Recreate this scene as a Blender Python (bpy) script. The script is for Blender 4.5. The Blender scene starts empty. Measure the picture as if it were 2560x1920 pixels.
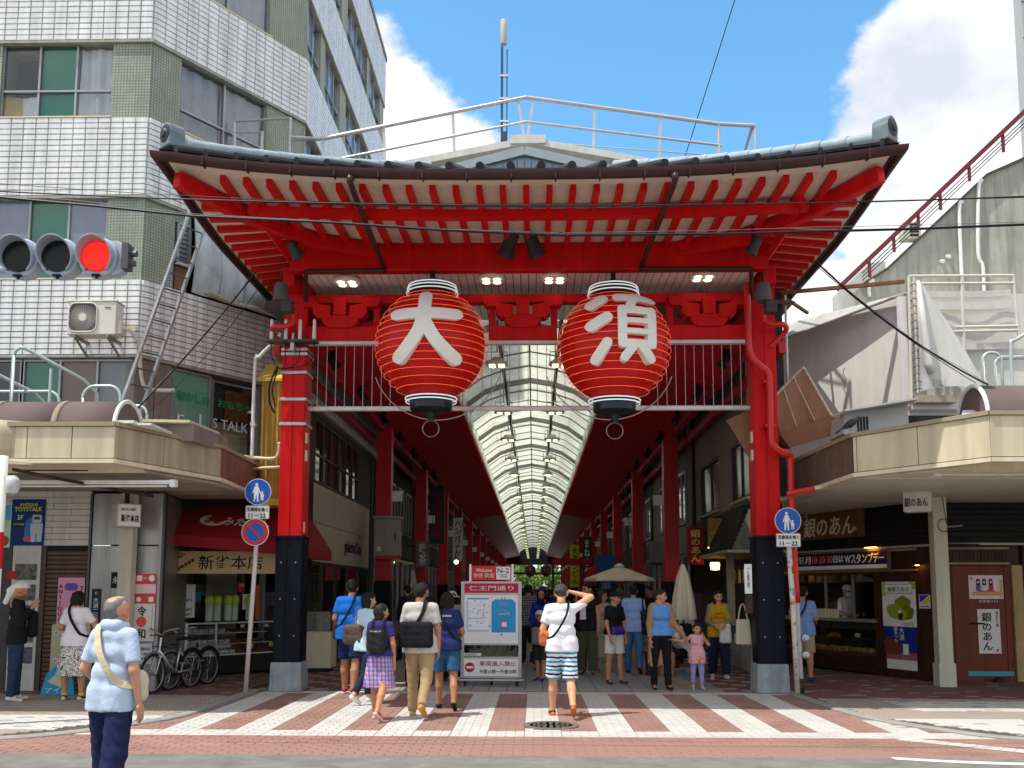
import bpy, math, random, zlib
import numpy as np
from mathutils import Vector, Matrix
R = math.radians
rnd = random.Random(7)
SC = bpy.context.scene
COL = SC.collection

# ------------------------------------------------------------ camera, sky, sun, exposure
CAM_D, CAM_H = 15.6, 1.65
YAW, PITCH, ROLL, FPX, PPX, PPY = R(1.3), R(6.4), R(0.1), 2400., 1280., 1206.
_f = Vector((-math.sin(YAW) * math.cos(PITCH), math.cos(YAW) * math.cos(PITCH), math.sin(PITCH)))
_r0 = Vector((math.cos(YAW), math.sin(YAW), 0)); _u0 = _r0.cross(_f)
_r = _r0 * math.cos(ROLL) + _u0 * math.sin(ROLL); _u = _r.cross(_f)
cd = bpy.data.cameras.new('camera'); cam = bpy.data.objects.new('camera', cd); COL.objects.link(cam)
cam.matrix_world = Matrix(((_r.x, _u.x, -_f.x, 0), (_r.y, _u.y, -_f.y, -CAM_D), (_r.z, _u.z, -_f.z, CAM_H), (0, 0, 0, 1)))
cd.sensor_width = 36; cd.lens = FPX / 2560 * 36; cd.shift_y = (PPY - 960) / 2560; cd.clip_end = 3000
SC.camera = cam
CAMLOC = Vector((0, -CAM_D, CAM_H))

SUN = Vector((-.37, -.195, .90)).normalized()          # towards the sun
sd = bpy.data.lights.new('sun', 'SUN'); so = bpy.data.objects.new('sun', sd); COL.objects.link(so)
sd.energy = 2.75; sd.angle = R(.55); sd.color = (1, .955, .88)
so.rotation_euler = SUN.to_track_quat('Z', 'Y').to_euler()
SC.view_settings.view_transform = 'Standard'; SC.view_settings.look = 'None'
SC.view_settings.exposure = .74; SC.view_settings.gamma = 1; SC.view_settings.use_curve_mapping = False

W = bpy.data.worlds.new('World'); SC.world = W; W.use_nodes = True
def build_world():
    nt = W.node_tree; N = nt.nodes; L = nt.links; N.clear()
    out = N.new('ShaderNodeOutputWorld'); bg = N.new('ShaderNodeBackground')
    sky = N.new('ShaderNodeTexSky'); sky.sky_type = 'NISHITA'; sky.sun_disc = False
    sky.sun_elevation = math.asin(SUN.z); sky.sun_rotation = math.atan2(SUN.x, SUN.y)
    sky.air_density = 1.0; sky.dust_density = .35; sky.ozone_density = 1.6
    tc = N.new('ShaderNodeTexCoord')
    def math_(op, a, b=None, c=None):
        m = N.new('ShaderNodeMath'); m.operation = op
        for i, v in enumerate((a, b, c)):
            if v is None: continue
            if isinstance(v, (int, float)): m.inputs[i].default_value = v
            else: L.new(v, m.inputs[i])
        return m.outputs[0]
    vec = tc.outputs['Generated']
    def noise(scale, detail, rough, off):
        mp = N.new('ShaderNodeMapping'); mp.inputs['Location'].default_value = off
        mp.inputs['Scale'].default_value = (1, 1, 1.5)
        L.new(vec, mp.inputs[0]); n = N.new('ShaderNodeTexNoise')
        n.inputs['Scale'].default_value = scale; n.inputs['Detail'].default_value = detail; n.inputs['Roughness'].default_value = rough
        L.new(mp.outputs[0], n.inputs[0]); return n.outputs[0]
    big = noise(2.6, 3, .5, (1.3, .2, 4.1)); fine = noise(9., 9, .6, (3., 1., 7.)); puff = noise(24., 4, .5, (0, 5., 2.))
    def blob(d, r, amp):
        dv = Vector(d).normalized(); vm = N.new('ShaderNodeVectorMath'); vm.operation = 'DISTANCE'
        L.new(vec, vm.inputs[0]); vm.inputs[1].default_value = dv
        q = math_('DIVIDE', vm.outputs['Value'], r); q = math_('SUBTRACT', 1., q); q = math_('MAXIMUM', q, -.5)
        return math_('MULTIPLY', q, amp)
    def dpx(x, y): return _f + _r * ((x - PPX) / FPX) - _u * ((y - PPY) / FPX)
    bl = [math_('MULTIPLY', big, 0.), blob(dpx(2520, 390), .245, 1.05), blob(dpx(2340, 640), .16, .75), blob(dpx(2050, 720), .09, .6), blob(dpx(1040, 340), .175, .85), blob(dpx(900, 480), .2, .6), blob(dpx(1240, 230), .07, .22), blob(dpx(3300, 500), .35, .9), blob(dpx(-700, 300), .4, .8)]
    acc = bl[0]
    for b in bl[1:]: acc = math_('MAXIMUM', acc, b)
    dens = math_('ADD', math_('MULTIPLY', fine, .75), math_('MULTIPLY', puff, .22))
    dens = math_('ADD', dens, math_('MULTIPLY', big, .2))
    dens = math_('ADD', dens, acc); gap = math_('MAXIMUM', blob(dpx(1620, 230), .36, .85), 0.); gap2 = math_('MAXIMUM', blob(dpx(1180, -60), .2, .4), 0.); dens = math_('SUBTRACT', math_('SUBTRACT', math_('ADD', dens, .17), gap), gap2)  # extra cloud added out of view to whiten ambient light; gaps keep view clear
    ramp = N.new('ShaderNodeMapRange'); ramp.interpolation_type = 'SMOOTHSTEP'
    ramp.inputs['From Min'].default_value = .60; ramp.inputs['From Max'].default_value = .75
    L.new(dens, ramp.inputs['Value'])
    # cloud body: white tops, pale grey-lilac bellies
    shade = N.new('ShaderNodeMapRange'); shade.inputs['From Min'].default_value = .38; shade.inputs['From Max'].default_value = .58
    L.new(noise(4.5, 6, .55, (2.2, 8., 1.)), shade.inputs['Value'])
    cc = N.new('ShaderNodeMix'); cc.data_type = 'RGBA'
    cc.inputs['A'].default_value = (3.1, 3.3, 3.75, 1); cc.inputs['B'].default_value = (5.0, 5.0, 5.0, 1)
    L.new(shade.outputs[0], cc.inputs['Factor'])
    # richer blue of the photographed sky
    tint = N.new('ShaderNodeMix'); tint.data_type = 'RGBA'; tint.blend_type = 'MULTIPLY'; tint.inputs['Factor'].default_value = 1
    L.new(sky.outputs[0], tint.inputs['A']); tint.inputs['B'].default_value = SKY_TINT
    mx = N.new('ShaderNodeMix'); mx.data_type = 'RGBA'
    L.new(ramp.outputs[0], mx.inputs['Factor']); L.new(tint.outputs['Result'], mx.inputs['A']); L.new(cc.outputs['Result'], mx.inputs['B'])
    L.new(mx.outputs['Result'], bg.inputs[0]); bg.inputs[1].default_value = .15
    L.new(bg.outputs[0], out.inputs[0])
SKY_TINT = (.66, 1.06, 1.12, 1)
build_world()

# ------------------------------------------------------------ helpers: mesh building
def V(*a): return Vector(a)
def at(px, py, y):
    """point of the world plane y that the photograph shows at pixel px, py"""
    d = _f + _r * ((px - PPX) / FPX) - _u * ((py - PPY) / FPX)
    return CAMLOC + d * ((y + CAM_D) / d.y)
class MB:
    def __init__(s): s.v = []; s.f = []; s.m = []; s.mi = 0
    def add(s, vs, fs):
        o = len(s.v); s.v += [tuple(v) for v in vs]
        for f in fs: s.f.append(tuple(i + o for i in f)); s.m.append(s.mi)
        return s
    def box(s, a, b):
        (x0, y0, z0), (x1, y1, z1) = a, b
        return s.add([(x0,y0,z0),(x1,y0,z0),(x1,y1,z0),(x0,y1,z0),(x0,y0,z1),(x1,y0,z1),(x1,y1,z1),(x0,y1,z1)],
                     [(0,3,2,1),(4,5,6,7),(0,1,5,4),(1,2,6,5),(2,3,7,6),(3,0,4,7)])
    def cbox(s, c, d): return s.box((c[0]-d[0]/2,c[1]-d[1]/2,c[2]-d[2]/2),(c[0]+d[0]/2,c[1]+d[1]/2,c[2]+d[2]/2))
    def fbox(s, o, u, v, n, u0, u1, v0, v1, n0, n1):
        """box in a frame: origin o, axes u, v, n"""
        o, u, v, n = map(Vector, (o, u, v, n)); P = lambda a, b, c: o + u*a + v*b + n*c
        return s.add([P(u0,v0,n0),P(u1,v0,n0),P(u1,v1,n0),P(u0,v1,n0),P(u0,v0,n1),P(u1,v0,n1),P(u1,v1,n1),P(u0,v1,n1)],
                     [(0,3,2,1),(4,5,6,7),(0,1,5,4),(1,2,6,5),(2,3,7,6),(3,0,4,7)])
    def beam(s, p, q, w, h, up=(0,0,1)):
        p, q = Vector(p), Vector(q); d = (q-p).normalized(); r = d.cross(Vector(up)).normalized(); u = r.cross(d)
        r = r*(w/2); u = u*(h/2)
        return s.add([p-r-u,p+r-u,p+r+u,p-r+u,q-r-u,q+r-u,q+r+u,q-r+u],[(0,3,2,1),(4,5,6,7),(0,1,5,4),(1,2,6,5),(2,3,7,6),(3,0,4,7)])
    def quad(s, a, b, c, d): return s.add([a,b,c,d],[(0,1,2,3)])
    def poly(s, pts): return s.add(pts,[tuple(range(len(pts)))])
    def tube(s, pts, r, n=8, closed=False, cap=True, flat=1.):
        pts = [Vector(p) for p in pts]; m = len(pts); rs = r if isinstance(r,(list,tuple)) else [r]*m
        t0 = (pts[1]-pts[0]).normalized(); ref = Vector((0,0,1)) if abs(t0.z) < .9 else Vector((1,0,0))
        vs = []; a = t0.cross(ref).normalized()
        for i in range(m):
            if closed: t = (pts[(i+1)%m]-pts[i-1])
            else: t = pts[min(i+1,m-1)]-pts[max(i-1,0)]
            if t.length < 1e-9: t = Vector((0,0,1))
            t.normalize(); a = (a - t*a.dot(t))
            if a.length < 1e-6: a = t.orthogonal()
            a.normalize(); b = t.cross(a)
            for k in range(n):
                th = 2*math.pi*k/n; vs.append(pts[i] + a*(math.cos(th)*rs[i]) + b*(math.sin(th)*rs[i]*flat))
        fs = []
        for i in range(m if closed else m-1):
            for k in range(n):
                j = (i+1) % m; fs.append((i*n+k, i*n+(k+1)%n, j*n+(k+1)%n, j*n+k))
        if cap and not closed: fs += [tuple(range(n-1,-1,-1)), tuple((m-1)*n+k for k in range(n))]
        return s.add(vs, fs)
    def cyl(s, p, q, r, n=16, r2=None): return s.tube([p, q], [r, r if r2 is None else r2], n)
    def lathe(s, prof, c=(0,0,0), n=24, ax=(0,0,1)):
        ax = Vector(ax).normalized(); a = ax.orthogonal().normalized(); b = ax.cross(a); c = Vector(c); vs = []; fs = []
        for r, z in prof:
            for k in range(n):
                th = 2*math.pi*k/n; vs.append(c + ax*z + a*(r*math.cos(th)) + b*(r*math.sin(th)))
        for i in range(len(prof)-1):
            for k in range(n): fs.append((i*n+k, i*n+(k+1)%n, (i+1)*n+(k+1)%n, (i+1)*n+k))
        if prof[0][0] > 1e-4: fs.append(tuple(range(n-1,-1,-1)))
        if prof[-1][0] > 1e-4: fs.append(tuple((len(prof)-1)*n+k for k in range(n)))
        return s.add(vs, fs)
    def prism(s, poly, o, u, v, n, d0, d1):
        """2-D outline in the frame o,u,v extruded along n from d0 to d1"""
        o, u, v, n = map(Vector, (o, u, v, n)); k = len(poly)
        vs = [o+u*a+v*b+n*d0 for a, b in poly] + [o+u*a+v*b+n*d1 for a, b in poly]
        fs = [tuple(range(k-1,-1,-1)), tuple(range(k,2*k))] + [(i,(i+1)%k,k+(i+1)%k,k+i) for i in range(k)]
        return s.add(vs, fs)
    def grid(s, fn, nu, nv):
        vs = [fn(i/nu, j/nv) for j in range(nv+1) for i in range(nu+1)]
        return s.add(vs, [(j*(nu+1)+i, j*(nu+1)+i+1, (j+1)*(nu+1)+i+1, (j+1)*(nu+1)+i) for j in range(nv) for i in range(nu)])
def wpos(o):
    p = Vector((0,0,0))
    while o: p += o.location; o = o.parent
    return p
def mesh_of(name, mb, mats, smooth=False):
    me = bpy.data.meshes.new(name); me.from_pydata(mb.v, [], mb.f)
    for m in (mats if isinstance(mats,(list,tuple)) else [mats]): me.materials.append(m)
    if any(mb.m): me.polygons.foreach_set('material_index', mb.m)
    if smooth: me.polygons.foreach_set('use_smooth', [True]*len(me.polygons))
    me.update(); return me
def link(name, me, parent=None, local=False):
    o = bpy.data.objects.new(name, me); COL.objects.link(o)
    if parent is not None:
        o.parent = parent
        if not local: o.location = -wpos(parent)
    return o
def obj(name, mb, mats, parent=None, smooth=False, bevel=0, local=False, auto=None, seg=2):
    o = link(name, mesh_of(name, mb, mats, smooth), parent, local)
    if bevel:
        b = o.modifiers.new('bevel','BEVEL'); b.width = bevel; b.segments = seg; b.limit_method = 'ANGLE'; b.angle_limit = R(40)
    if auto: 
        o.data.polygons.foreach_set('use_smooth', [True]*len(o.data.polygons))
        try: o.data.set_sharp_from_angle(angle=R(auto))
        except Exception: pass
    return o
def tag(o, label, cat, group=None, kind=None):
    if label: o['label'] = label
    if cat: o['category'] = cat
    if group: o['group'] = group
    if kind: o['kind'] = kind
    return o
def thing(name, label, cat, loc=(0,0,0), rz=0, group=None):
    o = bpy.data.objects.new(name, None); COL.objects.link(o); o.location = loc; o.rotation_euler = (0,0,rz); o.empty_display_size = .2
    return tag(o, label, cat, group)
def struct(name, mb, m, parent=None, **k):
    o = obj(name, mb, m, parent, **k)
    if parent is None: o['kind'] = 'structure'
    return o
def stuff(o): o['kind'] = 'stuff'; return o
def dup(root, loc, rz=None, label=None, group=None):
    r = root.copy(); COL.objects.link(r); r.location = loc
    if rz is not None: r.rotation_euler = (0,0,rz)
    if label: r['label'] = label
    if group: r['group'] = group
    for ch in list(root.children):
        c = ch.copy(); COL.objects.link(c); c.parent = r
        for g in list(ch.children):
            d = g.copy(); COL.objects.link(d); d.parent = c
    return r
def catmull(pts, n=8, closed=False):
    pts = [Vector(p) for p in pts]; m = len(pts); out = []
    for i in range(m if closed else m-1):
        p0 = pts[i-1] if (closed or i > 0) else pts[0]; p1 = pts[i]; p2 = pts[(i+1)%m]; p3 = pts[(i+2)%m] if (closed or i+2 < m) else pts[-1]
        for k in range(n):
            t = k/n; out.append(.5*((2*p1)+(p2-p0)*t+(2*p0-5*p1+4*p2-p3)*t*t+(3*p1-p0-3*p2+p3)*t**3))
    if not closed: out.append(pts[-1])
    return out
def sag(a, b, d, n=16):
    a, b = Vector(a), Vector(b); return [a.lerp(b,i/n) - Vector((0,0,d*4*(i/n)*(1-i/n))) for i in range(n+1)]
def arc(c, r, a0, a1, u, v, n=8):
    c, u, v = Vector(c), Vector(u), Vector(v); return [c+u*(r*math.cos(R(a0+(a1-a0)*i/n)))+v*(r*math.sin(R(a0+(a1-a0)*i/n))) for i in range(n+1)]
def circ(r, n=24, cx=0, cy=0, ry=None): return [(cx+r*math.cos(2*math.pi*i/n), cy+(ry or r)*math.sin(2*math.pi*i/n)) for i in range(n)]
def rrect(w, h, r, n=4, cx=0, cy=0):
    out = []
    for sx, sy, a in ((1,1,0),(-1,1,90),(-1,-1,180),(1,-1,270)):
        for i in range(n+1): t = R(a+90*i/n); out.append((cx+sx*(w/2-r)+r*math.cos(t), cy+sy*(h/2-r)+r*math.sin(t)))
    return out

# ------------------------------------------------------------ helpers: materials
MATS = {}
def srgb(h):
    h = h.lstrip('#'); c = [int(h[i:i+2],16)/255 for i in (0,2,4)]
    return tuple(x/12.92 if x <= .04045 else ((x+.055)/1.055)**2.4 for x in c)
def mat(name, col=None, rough=.6, metal=0., var=.12, scale=5., bump=0., bscale=40., streak=0., spec=.22, coat=0., emit=None, dirt=None):
    if name in MATS: return MATS[name]
    if isinstance(col, str): col = srgb(col)
    m = bpy.data.materials.new(name); m.use_nodes = True; nt = m.node_tree; N = nt.nodes; L = nt.links; b = N['Principled BSDF']
    b.inputs['Roughness'].default_value = rough; b.inputs['Metallic'].default_value = metal; b.inputs['Specular IOR Level'].default_value = spec
    if coat: b.inputs['Coat Weight'].default_value = coat; b.inputs['Coat Roughness'].default_value = .12
    tc = N.new('ShaderNodeTexCoord'); src = tc.outputs['Object']
    def nz(sc, det=5, vs=None):
        n = N.new('ShaderNodeTexNoise'); n.inputs['Scale'].default_value = sc; n.inputs['Detail'].default_value = det; n.inputs['Roughness'].default_value = .62
        if vs:
            mp = N.new('ShaderNodeMapping'); mp.inputs['Scale'].default_value = vs; L.new(src, mp.inputs[0]); L.new(mp.outputs[0], n.inputs[0])
        else: L.new(src, n.inputs[0])
        return n.outputs[0]
    def mul(a, f, lo, hi, p0=.3, p1=.7):
        r = N.new('ShaderNodeMapRange'); r.inputs['From Min'].default_value = p0; r.inputs['From Max'].default_value = p1
        r.inputs['To Min'].default_value = lo; r.inputs['To Max'].default_value = hi; L.new(f, r.inputs['Value'])
        x = N.new('ShaderNodeVectorMath'); x.operation = 'SCALE'; L.new(a, x.inputs[0]); L.new(r.outputs[0], x.inputs['Scale']); return x.outputs[0]
    rgb = N.new('ShaderNodeRGB'); rgb.outputs[0].default_value = (*col, 1); c = rgb.outputs[0]
    if var: c = mul(c, nz(scale), 1-var, 1+var)
    if streak: c = mul(c, nz(1., 6, (5, 5, .35)), 1-streak, 1+streak*.25, .35, .6)
    if dirt:                                                # blotches of another colour: rust, stains, wear
        dcol, amt, dsc = dirt; r = N.new('ShaderNodeMapRange'); r.inputs['From Min'].default_value = 1-amt-.08; r.inputs['From Max'].default_value = 1-amt+.06
        L.new(nz(dsc, 8), r.inputs['Value']); x = N.new('ShaderNodeMix'); x.data_type = 'RGBA'; L.new(r.outputs[0], x.inputs['Factor']); L.new(c, x.inputs['A'])
        x.inputs['B'].default_value = (*(srgb(dcol) if isinstance(dcol,str) else dcol), 1); c = x.outputs['Result']
    L.new(c, b.inputs['Base Color'])
    if rough > .15 and var:
        r = N.new('ShaderNodeMapRange'); L.new(nz(scale*2.3), r.inputs['Value']); r.inputs['To Min'].default_value = max(rough-.15,.03); r.inputs['To Max'].default_value = min(rough+.15,1); L.new(r.outputs[0], b.inputs['Roughness'])
    if bump:
        bp = N.new('ShaderNodeBump'); bp.inputs['Strength'].default_value = bump; bp.inputs['Distance'].default_value = .02
        L.new(nz(bscale, 4), bp.inputs['Height']); L.new(bp.outputs[0], b.inputs['Normal'])
    if emit:
        e = srgb(emit[0]) if isinstance(emit[0],str) else emit[0]
        b.inputs['Emission Color'].default_value = (*e, 1); b.inputs['Emission Strength'].default_value = emit[1]
    MATS[name] = m; return m
def pane_mat(name, tint=(.8,.85,.85), refl=.5, rough=.02):
    """clear glass sheet: part mirror, part see-through"""
    if name in MATS: return MATS[name]
    m = bpy.data.materials.new(name); m.use_nodes = True; N = m.node_tree.nodes; L = m.node_tree.links; N.clear()
    o = N.new('ShaderNodeOutputMaterial'); t = N.new('ShaderNodeBsdfTransparent'); g = N.new('ShaderNodeBsdfGlossy'); x = N.new('ShaderNodeMixShader'); lw = N.new('ShaderNodeLayerWeight')
    t.inputs[0].default_value = (*[c**.5 for c in tint],1); g.inputs['Roughness'].default_value = rough
    pw = N.new('ShaderNodeMath'); pw.operation = 'POWER'; lw.inputs[0].default_value = .5; L.new(lw.outputs['Facing'], pw.inputs[0]); pw.inputs[1].default_value = 3.
    r = N.new('ShaderNodeMapRange'); r.inputs['To Min'].default_value = refl*.09; r.inputs['To Max'].default_value = .9; L.new(pw.outputs[0], r.inputs['Value'])
    L.new(r.outputs[0], x.inputs[0]); L.new(t.outputs[0], x.inputs[1]); L.new(g.outputs[0], x.inputs[2]); L.new(x.outputs[0], o.inputs[0])
    MATS[name] = m; return m
def sheer_mat(name, col, trans=.5):
    """translucent sheet: roof panels, cloth awnings"""
    if name in MATS: return MATS[name]
    m = bpy.data.materials.new(name); m.use_nodes = True; N = m.node_tree.nodes; L = m.node_tree.links; N.clear()
    o = N.new('ShaderNodeOutputMaterial'); d = N.new('ShaderNodeBsdfDiffuse'); t = N.new('ShaderNodeBsdfTranslucent'); x = N.new('ShaderNodeMixShader')
    tc = N.new('ShaderNodeTexCoord'); n = N.new('ShaderNodeTexNoise'); n.inputs['Scale'].default_value = 1.2; n.inputs['Detail'].default_value = 6; L.new(tc.outputs['Object'], n.inputs[0])
    r = N.new('ShaderNodeMapRange'); r.inputs['From Min'].default_value = .3; r.inputs['From Max'].default_value = .7; r.inputs['To Min'].default_value = .85; r.inputs['To Max'].default_value = 1.05; L.new(n.outputs[0], r.inputs['Value'])
    s = N.new('ShaderNodeVectorMath'); s.operation = 'SCALE'; s.inputs[0].default_value = col; L.new(r.outputs[0], s.inputs['Scale'])
    L.new(s.outputs[0], d.inputs[0]); L.new(s.outputs[0], t.inputs[0]); x.inputs[0].default_value = trans
    L.new(d.outputs[0], x.inputs[1]); L.new(t.outputs[0], x.inputs[2]); L.new(x.outputs[0], o.inputs[0]); MATS[name] = m; return m
def emit_mat(name, col, strength):
    if name in MATS: return MATS[name]
    m = bpy.data.materials.new(name); m.use_nodes = True; b = m.node_tree.nodes['Principled BSDF']; col = srgb(col) if isinstance(col,str) else col
    b.inputs['Base Color'].default_value = (*col,1); b.inputs['Emission Color'].default_value = (*col,1); b.inputs['Emission Strength'].default_value = strength
    MATS[name] = m; return m
def flat(h, rough=.55): return mat('print_'+h.strip('#'), h, rough, var=.06, scale=9)

# ------------------------------------------------------------ helpers: lettering
def text_mb(s, bold=0., depth=.004, vertical=False, lsp=1.):
    cu = bpy.data.curves.new('lettering','FONT'); cu.body = '\n'.join(s) if vertical else s; cu.size = 1; cu.extrude = .5; cu.offset = bold
    cu.align_x = 'CENTER'; cu.resolution_u = 2; cu.space_line = lsp
    o = bpy.data.objects.new('lettering', cu); COL.objects.link(o); dg = bpy.context.evaluated_depsgraph_get()
    me = bpy.data.meshes.new_from_object(o.evaluated_get(dg)); vs = [v.co.copy() for v in me.vertices]; fs = [tuple(p.vertices) for p in me.polygons]
    bpy.data.objects.remove(o); bpy.data.curves.remove(cu); bpy.data.meshes.remove(me); return vs, fs
def letters(name, s, c, u, v, w, h, m, parent=None, bold=.0, depth=.006, vertical=False, slant=0., stretch=True, lsp=1., mb=None):
    """lettering fitted into w x h about c on the plane u, v; lies just proud of that plane"""
    vs, fs = text_mb(s, bold, depth, vertical, lsp)
    if not vs: return None
    xs = [p.x for p in vs]; ys = [p.y for p in vs]; x0, x1, y0, y1 = min(xs), max(xs), min(ys), max(ys)
    sx = w/max(x1-x0,1e-6); sy = h/max(y1-y0,1e-6)
    if not stretch: sx = sy = min(sx, sy)
    c, u, v = Vector(c), Vector(u).normalized(), Vector(v).normalized(); n = u.cross(v); out = []
    for p in vs:
        a = (p.x-(x0+x1)/2)*sx; b = (p.y-(y0+y1)/2)*sy; out.append(c+u*(a+b*slant)+v*b+n*(depth*(p.z+.5)+.0015))
    b = mb or MB(); b.add(out, fs)
    if mb is not None: return None
    return obj(name, b, m, parent)
def sheet(name, c, u, v, w, h, m, parent=None, t=.004, r=0., **k):
    """thin board / paper of width w, height h centred at c, facing u x v"""
    u, v = Vector(u).normalized(), Vector(v).normalized(); n = u.cross(v)
    return obj(name, MB().prism(rrect(w,h,r) if r else [(-w/2,-h/2),(w/2,-h/2),(w/2,h/2),(-w/2,h/2)], c, u, v, n, 0, t), m, parent, **k)
XU, ZU = Vector((1,0,0)), Vector((0,0,1))
def off(c, u, v, d, a=0, b=0):
    u, v = Vector(u).normalized(), Vector(v).normalized(); return Vector(c)+u*a+v*b+u.cross(v)*d
# ------------------------------------------------------------ palette
RED = mat('red_paint', (.60,.007,.008), .45, var=.09, scale=1.6, streak=.14, spec=.14, dirt=((.36,.018,.016), .24, 2.5))
RED2 = mat('red_arcade_steel', (.58,.013,.034), .42, var=.12, scale=1.5, streak=.15, spec=.4)
NAVY = mat('dark_navy_paint', (.004,.0055,.011), .45, var=.12, scale=4, spec=.14)
CONC = mat('plinth_concrete', (.30,.33,.36), .85, var=.15, scale=7, bump=.25, bscale=60, streak=.25)
WHT = mat('white_paint', (.78,.77,.74), .5, var=.05, scale=3, streak=.12)
CREAM = mat('cream_panel', (.62,.54,.37), .45, var=.06, scale=1.6, streak=.2, dirt=((.42,.35,.22), .17, 2.))
CREAM2 = mat('cream_trim', (.70,.62,.44), .45, var=.05, scale=2, streak=.12)
STEEL = mat('galvanised_steel', (.42,.44,.46), .42, .75, var=.14, scale=9)
STEELP = mat('brushed_steel_cladding', (.36,.34,.32), .38, .7, var=.08, scale=1.5, streak=.3)
ALU = mat('window_aluminium', (.33,.34,.35), .4, .6, var=.1, scale=5)
BLACK = mat('black_plastic', (.012,.012,.013), .45, var=.2, scale=8)
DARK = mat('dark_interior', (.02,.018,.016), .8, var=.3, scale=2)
RUBBER = mat('black_rubber', (.012,.012,.012), .75, var=.2, scale=12)
GUT = mat('brown_gutter', (.052,.021,.018), .4, var=.15, scale=5)
SOFF = mat('cream_soffit_board', (.68,.60,.49), .6, var=.06, scale=2, streak=.08)
PLANKW = mat('white_ceiling_plank', (.82,.79,.75), .5, var=.05, scale=2)
ROOFT = mat('blue_grey_tile', (.34,.42,.46), .4, var=.10, scale=4, streak=.15)
ROOFD = mat('dark_roof_tile', (.035,.04,.05), .45, var=.2, scale=6)
GLASS = mat('dark_window_glass', (.018,.022,.027), .05, var=.1, spec=.9)
PANE = pane_mat('window_pane')
SHOWG = pane_mat('shop_glass', (.9,.92,.9), .35)
WOOD = mat('dark_stained_wood', (.055,.022,.014), .5, var=.3, scale=3, streak=.35)
WOODB = mat('black_stained_board', (.012,.0115,.012), .6, var=.3, scale=3, streak=.4)
PAPER = mat('white_paper', (.75,.75,.72), .7, var=.03)
WIRE = mat('black_cable', (.012,.012,.014), .5, var=0)
# ------------------------------------------------------------ ground
def slab(name, pts, z, m, th=.25): return struct(name, MB().prism([(p[0],p[1]) for p in pts], (0,0,z), (1,0,0), (0,1,0), (0,0,1), -th, 0), m)
ASPH = mat('asphalt', (.225,.215,.20), .9, var=.2, scale=2.2, bump=.6, bscale=220, dirt=((.31,.30,.28), .2, 170.), streak=.12)
BRICKR = mat('red_block', (.30,.175,.145), .82, var=.2, scale=1.3, bump=.25, bscale=150, dirt=((.2,.09,.075), .16, 5.))
BLOCKW = mat('white_block', (.53,.515,.485), .8, var=.11, scale=2.2, bump=.2, bscale=150, dirt=((.36,.34,.31), .2, 7.))
BLOCKG = mat('grey_block', (.27,.28,.29), .85, var=.16, scale=1.6, bump=.2, bscale=120)
BLOCKB = mat('tan_block', (.34,.28,.23), .85, var=.16, scale=1.4, bump=.2, bscale=120)
BLOCKM = mat('maroon_block', (.17,.085,.075), .85, var=.18, scale=1.5, bump=.2, bscale=120)
JOINT = mat('dark_joint_sand', (.10,.085,.075), .95, var=.25, scale=12)
JOINTL = mat('pale_joint_sand', (.26,.22,.19), .95, var=.25, scale=12)
KERB = mat('kerb_stone', (.31,.30,.28), .85, var=.12, scale=4, bump=.2, bscale=80)
struct('ground', MB().quad((-400,-400,-.12),(400,-400,-.12),(400,600,-.12),(-400,600,-.12)), ASPH)
slab('road', [(-60,-40),(60,-40),(60,-5.75),(-60,-5.75)], .0, ASPH, .1)
XW = slab('crossing_bed', [(-5.2,-5.75),(6.2,-5.75),(6.2,.42),(-5.2,.42)], -.008, JOINTL, .09)
AF = slab('arcade_floor_bed', [(-4.75,.42),(4.75,.42),(4.75,130),(-4.75,130)], -.008, JOINT, .09)
SL = slab('sidewalk_bed', [(-40,-4.86),(-5.95,-4.86),(-5.35,-4.4),(-4.95,-3.7),(-4.62,-2.9),(-4.58,.42),(-4.75,.42),(-4.75,6),(-40,6)], .012, JOINT, .11)
SR = slab('sidewalk_bed', [(40,-4.55),(5.5,-4.55),(4.8,-3.75),(4.35,-2.7),(4.2,-1.2),(4.16,.42),(4.75,.42),(4.75,9),(40,9)], .012, JOINT, .11)
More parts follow.
